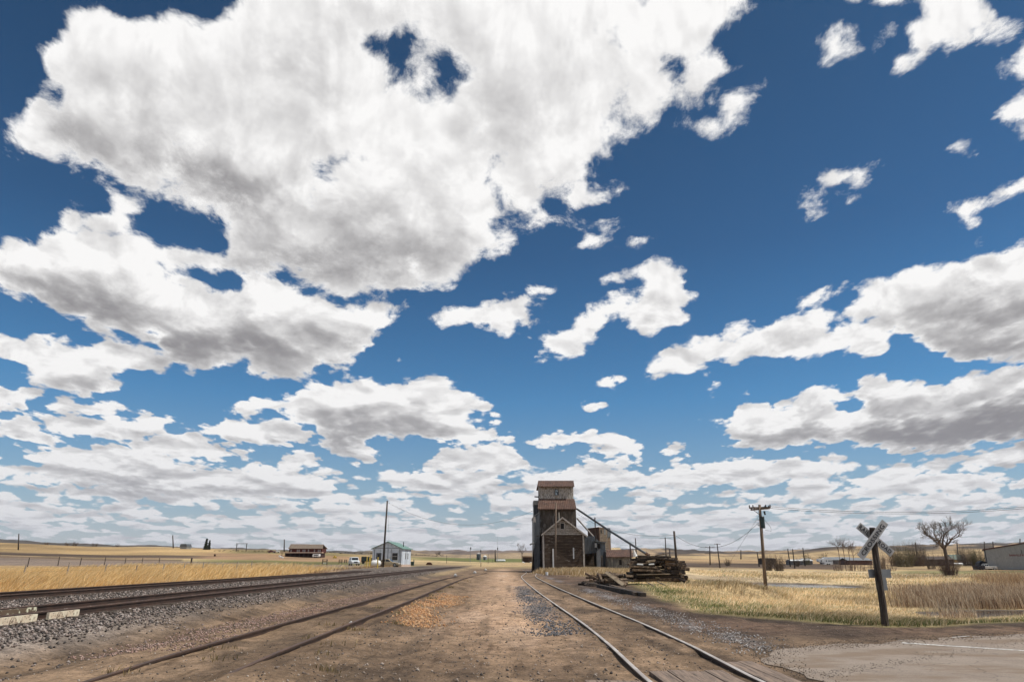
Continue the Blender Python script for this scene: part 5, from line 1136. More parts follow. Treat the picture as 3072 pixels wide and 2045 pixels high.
def letters(text, m, par, origin, d, q, n_, size, width, spacing=1.0, name='lettering'):
    cu_ = bpy.data.curves.new('letters', 'FONT'); cu_.body = text; cu_.size = 1.0; cu_.align_x = 'CENTER'; cu_.align_y = 'CENTER'; cu_.extrude = .004; cu_.space_character = spacing; cu_.offset = .016; cu_.resolution_u = 3
    to = bpy.data.objects.new('letters', cu_); col.objects.link(to); bpy.context.view_layer.update()
    me = bpy.data.meshes.new_from_object(to.evaluated_get(bpy.context.evaluated_depsgraph_get())); bpy.data.objects.remove(to); bpy.data.curves.remove(cu_)
    v = np.array([p.co for p in me.vertices]); cxm = (v[:, 0].max() + v[:, 0].min()) / 2; cym = (v[:, 1].max() + v[:, 1].min()) / 2
    sx = width / (v[:, 0].max() - v[:, 0].min()); sy = size / (v[:, 1].max() - v[:, 1].min()); o0 = Vector(world_loc(par))
    for p in me.vertices: p.co = Vector(origin) + d * (p.co.x - cxm) * sx + q * (p.co.y - cym) * sy + n_ * p.co.z - o0
    me.materials.clear(); me.materials.append(m); o = bpy.data.objects.new(name, me); col.objects.link(o); o.parent = par; o.location = (0, 0, 0); return o
ppm = 2048 / (YC * CP + (W(2620, 1620, YC).z - H) * SP)      # photo pixels per metre at the sign
A0, A1 = Vector(W(2581, 1671, YC - .125)), Vector(W(2655.5, 1565, YC - .125)); B0, B1 = Vector(W(2574.5, 1575, YC + .095)), Vector(W(2677.5, 1660.5, YC + .095))
A0, A1 = A0, A1
ang = math.atan2(A1.z - A0.z, A1.x - A0.x); ctrA = (A0 + A1) / 2; LA = (A1 - A0).length; angB = math.atan2(B1.z - B0.z, B1.x - B0.x); ctrB = (B0 + B1) / 2; LB = (B1 - B0).length
nrm = Vector((0, -1, 0)); wd = .203
bA, dA, qA, cA = board('crossbuck_board', 'CROSSING', ctrA, ang, LA, wd, YC - .125, cs)
bB, dB, qB, cB = board('crossbuck_board', 'RAILROAD', ctrB, angB, LB, wd, YC + .095, cs)
letters('CROSSING', M['black'], bA, cA + nrm * .0155 - dA * .01, dA, qA, nrm, .118, LA * .84, 1.14)
letters('RAIL', M['black'], bB, cB + nrm * .0155 - dB * LB * .328, dB, qB, nrm, .118, LB * .275, 1.1)
letters('ROAD', M['black'], bB, cB + nrm * .0155 + dB * LB * .268, dB, qB, nrm, .118, LB * .365, 1.1)
for s in (-1, 1):
    mb = MB(); mb.tube([cA + nrm * .02 + dA * .05 * s, cA + nrm * .03 + dA * .05 * s], .012, 6); mb.build('bolt', M['rail'], cs)
p = W(2604, 1706.5, YC + .1); p2 = W(2675, 1732, YC + .1); mb = MB(); mb.box(p.x, YC + .10, p2.z, p2.x, YC + .115, p.z)
r0_ = W(2625, 1732, YC + .1); r1_ = W(2664, 1769.5, YC + .1); mb.box(r0_.x, YC + .10, r1_.z, r1_.x, YC + .115, r0_.z - .003); mb.build('track_number_plate', M['signback'], cs)
mb = MB(); a1, a2 = W(2640, 1690, YC), W(2648, 1768, YC); mb.beam(a1 + Vector((0, .085, 0)), a2 + Vector((0, .085, 0)), .05, .02, up=(0, 1, 0)); mb.build('bracket_rail', M['signback'], cs)

# ------------------------------------------------------------------ timber stack
def timber(a, b, w, h, m, label, group, roll=0.0):
    a, b = Vector(a), Vector(b); mb = MB(); d = (b - a).normalized(); up_ = Vector((0, 0, 1)); up_.rotate(Matrix.Rotation(roll, 3, d)); mb.beam(a, b, w, h, up=up_)
    c = (a + b) / 2
    o = mb.build('timber', m, None, loc=c, bevel=.012); return tag(o, label, 'timber', group)
YT = 56.5; sc_ = YT / 2048 / (CP)                                   # metres per photo pixel at the stack
def PX(sx): return wx(sx, YT)
def PZ(sy): return wz(sy, YT)
levels = [ # row from, row to, left, right
 (1743, 1733, 1874, 2052), (1733, 1724, 1872, 2056), (1723, 1716, 1884, 2048), (1716, 1707, 1890, 2046), (1707, 1698, 1888, 2064), (1698, 1690, 1893, 2058), (1689, 1681, 1898, 2050), (1681, 1672, 1897, 2030), (1672, 1666, 1905, 2012)]
rnd = random.Random(5)
for li, (r0, r1, xl_, xr2) in enumerate(levels):
    z0, z1 = PZ(r0), PZ(r1); hh_ = (z1 - z0) * .93; zc_ = (z0 + z1) / 2
    nrow = 5 if li < 7 else 4
    band = 'lower' if li < 3 else ('middle' if li < 6 else 'upper')
    for r in range(nrow):
        yc = YT + .25 + r * .42 + rnd.uniform(-.10, .10); full = PX(xr2) - PX(xl_); k = 2 if rnd.random() < .45 and li < 8 else 1
        x0 = PX(xl_) + rnd.uniform(-.10, .55) * (1 if r == 0 else 1.2)
        for q in range(k):
            ln = (full * rnd.uniform(.80, 1.0)) if k == 1 else full * rnd.uniform(.40, .52)
            xa_ = x0 if q == 0 else x0 + full * .53 + rnd.uniform(-.1, .15); xb_ = min(xa_ + ln, PX(xr2) + rnd.uniform(-.2, .25))
            tl = rnd.uniform(-.07, .07); yw = rnd.uniform(-.10, .10)
            mt = M['timber'] if rnd.random() < .6 else M['timber_dark']
            timber((xa_, yc - yw, zc_ - tl), (xb_, yc + yw, zc_ + tl), rnd.uniform(.22, .34), hh_ * rnd.uniform(.8, 1.0), mt, f'old dark timber lying lengthwise in the {band} courses of the big timber stack', f'timbers in the {band} courses of the stack', rnd.uniform(-.08, .08))
    for q in range(4 if li in (0, 2, 4, 6) else 1):                  # cross pieces that show their ends
        xc = PX(xl_) + (PX(xr2) - PX(xl_)) * rnd.uniform(.04, .96); mt = M['timber_dark'] if rnd.random() < .6 else M['timber']
        timber((xc, YT - rnd.uniform(.0, .25), zc_), (xc + rnd.uniform(-.3, .3), YT + 2.2, zc_ + .02), .26, hh_ * .9, mt, 'short cross timber showing its end grain between courses of the big stack', 'cross timbers in the stack', rnd.uniform(-.2, .2))
def tim(sa, ya, sb, yb, w, h, m, label, Ya=None, Yb=None, group='loose timbers about the stack', roll=0):
    return timber(W(sa, ya, Ya or YT), W(sb, yb, Yb or YT), w, h, m, label, group, roll)
tim(1930, 1668, 2030, 1681, .16, .14, M['timber_dark'], 'thin timber sloping down to the right across the top of the stack', YT - .1, YT - .2)
tim(1965, 1666, 2007, 1658, .10, .07, M['timber'], 'thin board tilting up to the right on top of the stack', YT + .4, YT + .4)
tim(1911, 1691.5, 1929, 1692.5, .14, .10, M['white'], 'left of two white painted timber ends in the stack', YT - .2, YT - .15)
tim(1946, 1692, 1962, 1691, .14, .10, M['white'], 'right of two white painted timber ends in the stack', YT - .2, YT - .15)
tim(1942, 1684, 1966, 1680, .2, .16, M['timber_pale'], 'short pale split timber high in the face of the stack', YT - .2, YT - .1)
tim(1910, 1722.5, 2010, 1721, .2, .07, M['timber_pale'], 'long sun-bleached board in the lower face of the stack', YT - .22, YT - .2)
tim(1888, 1698, 1970, 1702, .22, .14, M['timber'], 'brown board projecting from the left face of the stack', YT - .25, YT - .2)
tim(1896, 1709, 1985, 1712, .22, .15, M['timber'], 'brown beam along the middle face of the stack', YT - .25, YT - .2)
tim(2040, 1704, 2068, 1707, .3, .26, M['timber'], 'beam end jutting out furthest right of the stack', YT + .2, YT + .2)
tim(2035, 1735, 2056, 1744, .2, .16, M['timber_dark'], 'stub leaning at the lower right foot of the stack', YT - .1, YT - .4)
# heap left of the stack
for q in range(26):
    sx_ = rnd.uniform(1778, 1862); lo = 1757 - (sx_ - 1775) * .05; sy_ = lo - rnd.random() ** 1.3 * (34 if sx_ > 1795 else 14)
    a0 = rnd.gauss(0, .35); ln = rnd.uniform(.8, 2.4); c0 = W(sx_, sy_, 53.2 + rnd.uniform(-1.1, 1.4)); dd = Vector((math.cos(a0), rnd.uniform(-.8, .8), math.sin(a0) * .45)) * ln / 2
    c0.z = max(c0.z, .08 + abs(dd.z))
    timber(c0 - dd, c0 + dd, rnd.uniform(.16, .26), rnd.uniform(.12, .2), M['timber'] if rnd.random() < .45 else M['timber_dark'], 'short dark timber tumbled in the low heap left of the big stack', 'timbers in the low heap', rnd.uniform(-.5, .5))
for q in range(7):
    c0 = W(rnd.uniform(1771, 1790), rnd.uniform(1746, 1757), 50.5 + rnd.uniform(-.4, .4)); c0.z = max(c0.z, .08); a0 = rnd.uniform(-.6, .6); dd = Vector((math.cos(a0), rnd.uniform(-.5, .5), .15 * math.sin(a0))) * rnd.uniform(.25, .45)
    timber(c0 - dd, c0 + dd, .14, .11, M['timber_dark'], 'splintered block at the left foot of the low heap', 'splintered blocks by the heap', rnd.uniform(-.5, .5))
tim(1818, 1716, 1871, 1755, .26, .10, M['timber_pale'], 'pale plank leaning down to the right off the low heap', 51.5, 49.6, roll=.6)
tim(1826, 1716, 1879, 1755, .20, .12, M['timber'], 'brown plank leaning just right of the pale one', 52.0, 50.0, roll=.5)
tim(1797, 1722, 1806, 1745, .18, .16, M['timber'], 'stub standing askew in the low heap', 52.2, 51.8)
tim(1848, 1725, 1896, 1727, .24, .16, M['timber'], 'beam bridging the low heap and the big stack', 54, 55.5)
tim(1860, 1735, 1900, 1742, .2, .14, M['timber_dark'], 'dark beam lying between the low heap and the big stack', 54, 55)
g1, g2 = G(1796, 1757, .12), G(1930, 1784, .12)
timber(g1, g2, .30, .22, M['timber_dark'], 'long dark beam lying on the bare ground in front of the heap', None); timber(g1 + Vector((.9, .35, 0)), g2 + Vector((-.2, .5, .02)), .2, .16, M['timber'], 'thinner beam lying behind the long dark one', None)
for (a, b, lb) in (((1941, 1745), (1961, 1756), 'left grey stick poking from the grass before the stack'), ((1973, 1744), (1996, 1754), 'right pale stick poking from the grass before the stack')):
    pa, pb = W(a[0], a[1], 46), W(b[0], b[1], 44.5); timber(pa, pb, .07, .06, M['timber_pale'], lb, None)
cn = MB(); q0 = W(1906, 1663, 88); zg = 0
cn.tube([(q0.x, 88, q0.z - .2), (q0.x - .15, 88, wz(1648, 88))], [.28, .03], 10); tag(cn.build('white_cone', M['white']), 'small white pointed hood peeking over the timber stack by the shack', 'vent hood')
bk = MB(); q0 = G(1640.5, 1725, 0.02); bk.tube([q0, q0 + Vector((0, 0, .42))], [.15, .18], 12); tag(bk.build('bucket', M['white']), 'white bucket standing on the dirt in front of the gabled store', 'bucket')

# ================================================================== left: fences, office, vehicles, ranch
def fence(label, pts, hgt, r, m, group=None, strands=3, lean=0.0, sm=None):
    p0 = pts[0]; t_ = thing('wire_fence', label, 'fence', (p0[0], p0[1], Z(*p0)), group); tops = []
    for (x, y) in pts:
        z = Z(x, y); l_ = lean + random.uniform(-.05, .05); h = hgt * random.uniform(.9, 1.08); mb = MB(); mb.tube([(x, y, z - .2), (x + l_, y, z + h)], [r, r * .85], 6); mb.build('post', m, t_); tops.append(Vector((x, y, z)))
    for k in range(strands):
        mb = MB(); hh_ = hgt * (.35 + .25 * k); mb.tube([p + Vector((lean * .8, 0, hh_)) for p in tops], .006, 3); mb.build('strand', sm or M['wire'], t_)
    return t_
pw = plain('grey_fence_post', (.36, .32, .27), (.20, .165, .13), .9, 3)
fence('wire fence on pale leaning posts standing in the golden grass nearest the track', [(-31.2 + DX * y + random.uniform(-.15, .15), y) for y in np.arange(33, 92, 4.7)], 1.15, .055, pw, 'field fences on the left', lean=.10)
fence('second thinner wire fence behind the first, at the edge of the grey field', [(-62 + DX * y + random.uniform(-.3, .3), y) for y in np.arange(70, 132, 6.0)], 1.15, .06, M['pole_dark'], 'field fences on the left', lean=.05)
q = og(575, 1696.5, 50, 200); fp = MB(); fp.tube([q - Vector((0, 0, .3)), q + Vector((0, 0, 1.25))], .14, 8); tag(fp.build('fence_post', M['pole_dark']), 'thick dark corner post standing alone beyond the golden grass', 'fence post')

# office
ob = og(1204.5, 1699, 90, 200); OX, OY, OZ = ob.x, ob.y, ob.z; th = R(-7)
k_ = OY / 2048 / CP
of = thing('office', 'small white ribbed-metal office with a green roof beside the tall dark pole', 'office building', (OX, OY, OZ))
XO = XF((OX, OY, OZ), th)                                        # local: front wall along -x, side wall along +y
Wf = 82.5 * k_ * 1.0; Df = 7.4; eh = (1699 - 1652) * k_; ah = (1698 - 1633.5) * k_; fh = .45
wall_m = ribbed('white_ribbed_sheet', (.74, .78, .82), (.62, .67, .72), (.48, .53, .58), .45, (1, 1, 0), .05, .5, 1.5, .6)
def L_(mb): mb.xf = XO; return mb
mb = L_(MB()); mb.box(-Wf, 0, fh, 0, Df, eh); mb.prism([(-Wf, eh), (0, eh), (-Wf * .485, ah)], .002, Df - .002, 'y'); mb.build('wall', wall_m, of)
mb = L_(MB()); mb.box(-Wf - .03, -.04, -.3, .04, Df + .04, fh); mb.build('foundation', plain('pale_foundation', (.62, .46, .36), (.48, .36, .28), .9, 2), of)
gr_ = ribbed('green_roof_sheet', (.15, .28, .225), (.12, .23, .185), (.20, .34, .28), .4, (0, 1, 0), .1, .4)
for s in (0, 1):
    xe_ = -Wf - .3 if s == 0 else .3; xm_ = -Wf * .485; sl = (ah - eh) / (xm_ + Wf) if s == 0 else (ah - eh) / (0 - xm_); ze_ = eh - sl * .3
    mb = L_(MB()); a = [(xe_, -.35, ze_ + .02), (xm_, -.35, ah + .02), (xm_, Df + .35, ah + .02), (xe_, Df + .35, ze_ + .02)]; mb.hexa(a + [(p[0], p[1], p[2] + .09) for p in a]); mb.build('roof_slope', gr_, of)
def lwin(name, x0, x1, z0, z1, par, fr=.06, m=M['trim'], gm=M['glass']):
    mb = L_(MB()); mb.box(x0 - fr, -.05, z0 - fr, x1 + fr, -.003, z1 + fr); w = mb.build(name, m, par); mb = L_(MB()); mb.box(x0, -.07, z0, x1, -.053, z1); mb.build('pane', gm, w); return w
def fx(sx): return (sx - 1204.5) * k_
def fz(sy): return (1698 - sy) * k_
w = lwin('window', fx(1178.5), fx(1193), fz(1680.5), fz(1663), of); mb = L_(MB()); mb.box(fx(1178.5), -.085, fz(1671.5), fx(1193), -.072, fz(1670.5)); mb.build('glazing_bar', M['trim'], w)
d_ = lwin('door', fx(1134), fx(1146.5), fh, fz(1663), of, m=M['pole_dark'], gm=plain('grey_door', (.10, .11, .12), rough=.5)); mb = L_(MB()); mb.box(fx(1138), -.10, fz(1674), fx(1143), -.072, fz(1665)); mb.build('window', M['glass'], d_)
for sx_ in (1127, 1156, 1165, 1174, 1197, 1201):
    mb = L_(MB()); mb.box(fx(sx_), -.035, fh, fx(sx_) + .12, -.003, eh - .1); mb.build('wall_strip', plain('grey_strip', (.20, .22, .24), rough=.6), of)  # narrow dark grey strips upright on the white front wall
mb = L_(MB()); mb.box(fx(1128), -.04, eh + .05, fx(1200), -.004, eh + .16); mb.build('crossband', plain('grey_band', (.22, .24, .26), rough=.6), of)
for y0 in (2.9, 4.7):
    mb = L_(MB()); mb.box(.003, y0, 1.55, .03, y0 + .42, 2.75); mb.build('window', M['glass'], of)
mb = L_(MB()); mb.tube([(-.9, 4.2, eh), (-.9, 4.2, eh + 1.45)], .09, 8); mb.build('chimney', M['black'], of)
q = og(1238, 1695.5, 100, 220)
dp = thing('dumpster', 'dark green dumpster with raised lid at the back corner of the office', 'dumpster', tuple(q)); gm_ = plain('dumpster_green', (.03, .075, .06), (.02, .05, .04), .5, 2)
kq = q.y / 2048 / CP; mb = MB(); mb.xf = XF(q); mb.hexa([(-.35, -.5, 0), (.35, -.5, 0), (.35, .5, 0), (-.35, .5, 0), (-.4, -.6, 1.0), (.4, -.6, 1.0), (.4, .6, 1.0), (-.4, .6, 1.0)]); mb.build('body', gm_, dp)
mb = MB(); mb.xf = XF(q); mb.box(.30, -.6, 1.0, .36, .6, 1.5); mb.build('lid', gm_, dp)

def vehicle(label, cat, name, loc, rz, L=4.6, Wd=1.8, Ht=1.45, body=None, kind='sedan', glass=M['glass'], group=None):
    t_ = thing(name, label, cat, tuple(loc), group); X = XF(loc, rz)
    def b(): m_ = MB(); m_.xf = X; return m_
    wr = .33 if kind == 'sedan' else .38; w2 = Wd / 2
    if kind == 'sedan':
        prof = [(-L / 2, .38), (-L / 2 + .1, .30), (L / 2 - .1, .26), (L / 2, .42), (L / 2 - .15, .68), (L * .16, .88), (-L * .36, .96), (-L / 2 + .03, .88)]; cab = (-L * .40, -L * .20, L * .03, L * .22, .90, Ht)
    elif kind == 'pickup':
        prof = [(-L / 2, .55), (-L / 2 + .05, .42), (L / 2 - .1, .40), (L / 2, .55), (L / 2 - .05, 1.0), (L * .22, 1.12), (-L * .02, 1.14), (-L / 2, 1.12)]; cab = (-L * .04, .02, L * .16, L * .27, 1.12, Ht)
    else:
        prof = [(-L / 2, .5), (-L / 2 + .05, .40), (L / 2 - .1, .38), (L / 2, .55), (L / 2 - .04, .95), (L * .22, 1.08), (-L / 2 + .02, 1.10)]; cab = (-L * .49, -L * .46, L * .12, L * .25, 1.08, Ht)
    m_ = b(); m_.prism([(x, z) for x, z in prof], -w2, w2, 'y'); bo = m_.build('body', body, t_, bevel=.04)
    a, a2, f2, f, zb_, zt_ = cab; i_ = .17; m_ = b()
    m_.hexa([(a, -w2 + .04, zb_ - .05), (f, -w2 + .04, zb_ - .05), (f, w2 - .04, zb_ - .05), (a, w2 - .04, zb_ - .05), (a2, -w2 + i_, zt_), (f2, -w2 + i_, zt_), (f2, w2 - i_, zt_), (a2, w2 - i_, zt_)]); m_.build('roof', body, t_, bevel=.04)
    for s in (-1, 1):                                              # side glass
        def sp(fr_, v): x0, x1 = a + (a2 - a) * v, f + (f2 - f) * v; y = (w2 - .04) + (-(i_ - .04)) * v; return (x0 + (x1 - x0) * fr_, s * (y + .012), zb_ - .05 + (zt_ - zb_ + .05) * v)
        for g0, g1 in ((.10, .48), (.53, .90)):
            q_ = [sp(g0, .18), sp(g1, .18), sp(g1 - .02, .86), sp(g0 + .02, .86)]; m_ = b(); m_.hexa(q_ + [(x, y - s * .02, z) for x, y, z in q_]); m_.build('side_window', glass, t_)
    for (xa_, xb_, s) in ((f, f2, 1), (a, a2, -1)):
        q_ = []
        for v, yy in ((.16, -1), (.16, 1), (.88, 1), (.88, -1)):
            x = xa_ + (xb_ - xa_) * v + s * .012; y = yy * ((w2 - .12) - (i_ - .04) * v); q_.append((x, y, zb_ - .05 + (zt_ - zb_ + .05) * v))
        m_ = b(); m_.hexa(q_ + [(x - s * .02, y, z) for x, y, z in q_]); m_.build('windscreen' if s > 0 else 'rear_window', glass, t_)
    for x in (-L * .31, L * .32):
        for s in (-1, 1):
            m_ = b(); m_.tube([(x, s * (w2 - .2), wr), (x, s * (w2 + .015), wr)], wr, 14); wl = m_.build('wheel', M['tyre'], t_); m_ = b(); m_.tube([(x, s * (w2 + .016), wr), (x, s * (w2 + .03), wr)], wr * .6, 12); m_.build('rim', M['rim'], wl)
    for s in (-1, 1):
        m_ = b(); hz = .62 if kind == 'sedan' else .8; m_.box(L / 2 - .10, s * w2 * .68 - .16, hz - .08, L / 2 + .012, s * w2 * .68 + .16, hz + .07); m_.build('headlight', M['white'], t_)
        m_ = b(); m_.box(-L / 2 - .012, s * w2 * .8 - .1, hz, -L / 2 + .05, s * w2 * .8 + .1, hz + .16); m_.build('tail_light', plain('tail_lamp', (.35, .03, .02), rough=.3), t_)
    m_ = b(); m_.box(L / 2 - .02, -w2 * .45, .45 if kind == 'sedan' else .62, L / 2 + .01, w2 * .45, .60 if kind == 'sedan' else .88); m_.build('grille', M['black'], t_)
    return t_
gold = plain('gold_car_paint', (.46, .37, .24), (.40, .32, .20), .3, 2, .3); whitep = plain('white_car_paint', (.72, .76, .78), (.62, .66, .68), .3, 2); redp = plain('dark_red_paint', (.12, .015, .015), rough=.4)
q = og(1166, 1699.5, 90, 200); vehicle('gold sedan parked in front of the green-roofed office', 'car', 'parked_car', q, R(-6), 4.5, 1.75, 1.42, gold)
q = og(1063, 1695.5, 90, 250); vehicle('white and pale blue off-roader facing the tracks left of the office', 'car', 'parked_car', q, R(-68), 4.5, 1.85, 1.85, whitep, 'suv')
q = og(1096, 1690.5, 90, 260); tr_ = thing('flatbed_truck', 'dark boxy truck parked behind the yellow posts', 'truck', tuple(q))
mb = MB(); mb.xf = XF(q); mb.box(-1.2, 0, .9, .9, 2.2, 2.05); mb.build('cargo_box', plain('dark_green_box', (.025, .04, .035), rough=.6), tr_)
mb = MB(); mb.xf = XF(q); mb.box(-1.2, -.05, .55, 2.6, 2.2, .9); mb.build('chassis', M['pole_dark'], tr_); mb = MB(); mb.xf = XF(q); mb.box(1.1, .1, .9, 2.5, 2.0, 1.75); mb.build('cab', plain('brown_cab', (.09, .04, .03), rough=.5), tr_)
for x in (-.6, 2.0):
    mb = MB(); mb.xf = XF(q); mb.tube([(x, -.08, .42), (x, .25, .42)], .42, 12); mb.build('wheel', M['tyre'], tr_)
# propane tank and yellow guard posts
def tank(label, a, b, r, m, name='propane_tank', cat='tank', group=None, legs=True):
    a, b = Vector(a), Vector(b); d = (b - a).normalized(); t_ = thing(name, label, cat, tuple((a + b) / 2 - Vector((0, 0, r + .2))), group); L0 = (b - a).length; pr = []
    P_, R_ = [], []
    for k in range(7): an_ = math.pi / 2 * k / 6; P_.append(a + d * (r * (1 - math.sin(an_)))); R_.append(max(.01, r * math.cos(an_)))
    P_, R_ = P_[::-1], R_[::-1]
    for k in range(7): an_ = math.pi / 2 * k / 6; P_.append(b - d * (r * (1 - math.sin(an_)))); R_.append(max(.01, r * math.cos(an_)))
    mb = MB(); mb.tube(P_, R_, 18); mb.build('shell', m, t_, smooth=True)
    mb = MB(); c = (a + b) / 2; mb.tube([c + Vector((0, 0, r * .9)), c + Vector((0, 0, r * 1.28))], r * .3, 10); mb.build('valve_hood', m, t_)
    if legs:
        for f in (.25, .75): p = a + (b - a) * f; mb = MB(); mb.box(p.x - .08, p.y - r * .6, p.z - r - .25, p.x + .08, p.y + r * .6, p.z - r * .6); mb.build('leg', M['concrete'], t_)
    return t_
q = og(1127.5, 1700, 80, 200); kk = q.y / 2048 / CP; rr = 8.0 * kk
tank('fat white propane tank beside the yellow posts and the gold car', q + Vector((-14 * kk, 0, rr + .12)), q + Vector((14 * kk, .3, rr + .12)), rr, M['white'])
for i, (sx_, b0, t0) in enumerate(((1101, 1703, 1673), (1108.5, 1702, 1675), (1112, 1700, 1669), (1122.5, 1694, 1668), (1133.5, 1704, 1675))):
    q = og(sx_, b0, 80, 200); h = (b0 - t0) * q.y / 2048 / CP; mb = MB(); mb.tube([q - Vector((0, 0, .1)), q + Vector((0, 0, h))], .09, 8)
    tag(mb.build('guard_post', M['yellow']), ['yellow guard post furthest left of the five by the propane tank', 'short yellow guard post, second from the left by the propane tank', 'taller yellow guard post just left of the propane tank', 'yellow guard post against the office corner', 'yellow guard post in front of the right end of the propane tank'][i], 'guard post', 'yellow guard posts by the propane tank')
q0, q1 = og(1096, 1703, 80, 200), og(1113, 1703, 80, 200); mb = MB(); mb.beam(q0 + Vector((0, 0, 1.0)), q1 + Vector((0, 0, 1.0)), .09, .09); mb.tube([q0, q0 + Vector((0, 0, 1.0))], .05, 6); tag(mb.build('guard_rail', M['yellow']), 'yellow horizontal rail fixed across the left guard posts', 'guard rail')
q = og(1288, 1693.5, 100, 260); mb = MB(); kk = q.y / 2048 / CP; P_ = [q + Vector((8 * kk * math.cos(a), 0, 6 * kk * math.sin(a))) for a in [math.pi * k / 10 for k in range(11)]]
mb.tube(P_, .12, 6); mb.hexa([q + Vector((-8 * kk, .3, -.1)), q + Vector((8 * kk, .3, -.1)), q + Vector((8 * kk, .4, -.1)), q + Vector((-8 * kk, .4, -.1)), q + Vector((-5 * kk, .3, 5 * kk)), q + Vector((5 * kk, .3, 5 * kk)), q + Vector((5 * kk, .4, 5 * kk)), q + Vector((-5 * kk, .4, 5 * kk))]); tag(mb.build('culvert_arch', plain('rust_arch', (.10, .045, .03), rough=.9)), 'low rust-brown arch of a culvert right of the office', 'culvert')

# ranch house
q = og(908, 1671, 150, 420); RY = q.y; rk = RY / 2048 / CP; rh = thing('ranch_house', 'long two-storey dark red ranch house with a pale deck edge and brown roof', 'house', tuple(q))
bz = q.z
def rx(sx): return wx(sx, RY)
def rz_(sy): return bz + (1670.6 - sy) * rk
redw = boards('dark_red_siding', (.07, .022, .018), (.10, .03, .025), (.14, .06, .05), .3); rroof = plain('brown_shingle', (.20, .155, .115), (.145, .11, .085), .9, 1.2, c3=(.26, .2, .15), scale3=6)
mb = MB(); mb.box(rx(868), RY, rz_(1659), rx(967), RY + 8, rz_(1648)); mb.build('upper_wall', redw, rh)
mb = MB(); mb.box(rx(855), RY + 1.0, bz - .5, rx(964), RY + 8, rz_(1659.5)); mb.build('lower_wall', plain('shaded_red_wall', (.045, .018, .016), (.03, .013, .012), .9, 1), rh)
mb = MB(); mb.box(rx(846), RY - 2.6, rz_(1659.3), rx(972), RY - .01, rz_(1657.2)); mb.build('deck', plain('pale_deck', (.66, .48, .38), (.5, .36, .28), .8, 1), rh)
for s in range(2):
    mb = MB(); ya = RY - .7 if s == 0 else RY + 8.7; a = [(rx(866.5), ya, rz_(1648.3)), (rx(970), ya, rz_(1648.3)), (rx(963), RY + 4, rz_(1637)), (rx(864), RY + 4, rz_(1636))]; mb.hexa(a + [(p[0], p[1], p[2] + .15) for p in a]); mb.build('roof_slope', rroof, rh)
for sx_ in (867.3,):
    mb = MB(); mb.prism([(RY, rz_(1648.2)), (RY + 8, rz_(1648.2)), (RY + 4, rz_(1637.5))], rx(sx_), rx(sx_) + .15, 'x'); mb.build('gable', redw, rh)
for sx_ in (873, 892, 897, 909, 914, 925, 943, 955, 960):
    mb = MB(); mb.box(rx(sx_), RY - .06, rz_(1656.5), rx(sx_ + 2.6), RY - .003, rz_(1650.5)); w = mb.build('window', M['white'], rh); mb = MB(); mb.box(rx(sx_ + .5), RY - .08, rz_(1656), rx(sx_ + 2.1), RY - .062, rz_(1651)); mb.build('pane', M['glass'], w)
for sx_ in (852, 863, 878, 891, 904, 917, 930, 944, 957, 968):
    mb = MB(); mb.box(rx(sx_), RY - 2.5, bz - .3, rx(sx_) + .22, RY - 2.28, rz_(1659.4)); mb.build('deck_post', M['pole_dark'], rh)
q = og(951.5, 1671.5, 150, 380) ; q = Vector((wx(951.5, RY - 6), RY - 6, Z(wx(951.5, RY - 6), RY - 6)))
cp_ = thing('camper_trailer', 'white camper trailer parked at the right end of the ranch house', 'camper', tuple(q)); mb = MB(); mb.xf = XF(q); mb.prism([(-1.6, .45), (1.5, .45), (1.7, .9), (1.6, 1.75), (-1.4, 1.8), (-1.7, 1.1)], -1, 1, 'y'); mb.build('body', M['white'], cp_, bevel=.05)
mb = MB(); mb.xf = XF(q); mb.box(-1.0, -1.02, 1.05, 1.0, -1.003, 1.45); mb.build('window', M['glass'], cp_)
for s in (-.45, .45): mb = MB(); mb.xf = XF(q); mb.tube([(s, -1.02, .35), (s, -.8, .35)], .35, 10); mb.build('wheel', M['tyre'], cp_)
q = og(813, 1657.5, 150, 600); vehicle('dark red pickup left of the ranch house', 'pickup truck', 'parked_pickup', q, R(178), 5.2, 1.9, 1.8, redp, 'pickup')
q = og(827, 1657, 150, 600); vehicle('white pickup parked nose to tail with the dark red one', 'pickup truck', 'parked_pickup', q, R(5), 4.2, 1.85, 1.75, M['white'], 'pickup')
q = og(842, 1673.5, 120, 500); kk = q.y / 2048 / CP; mb = MB(); mb.hexa([q + Vector(v) * kk for v in [(-6, -3, 4), (6, -3, 0), (6, 3, 0), (-6, 3, 4), (-5.5, -3, 7.5), (6.5, -3, 2.5), (6.5, 3, 2.5), (-5.5, 3, 7.5)]]); tag(mb.build('tilt_trailer', M['white']), 'small white tilted trailer bed left of the ranch house', 'trailer')
q = og(1004, 1674, 120, 500); kk = q.y / 2048 / CP; mb = MB(); mb.xf = XF(q); mb.prism([(-.8, .2), (.9, .2), (1.0, .6), (.3, .7), (.25, 1.3), (-.3, 1.3), (-.4, .7), (-.9, .7)], -.5, .5, 'y'); mb.tube([(-.5, -.6, .3), (-.5, .6, .3)], .3, 8); mb.tube([(.6, -.6, .25), (.6, .6, .25)], .25, 8); tag(mb.build('yellow_tractor', M['yellow']), 'small yellow machine in the brown field right of the ranch house', 'tractor')
q = og(643, 1668, 120, 500); mb = MB(); mb.xf = XF(q); mb.tube([(0, 0, 0), (0, 0, .9)], .45, 10); tag(mb.build('rusty_barrel', M['rust_iron']), 'small rusty drum alone in the field left of the ranch', 'barrel')
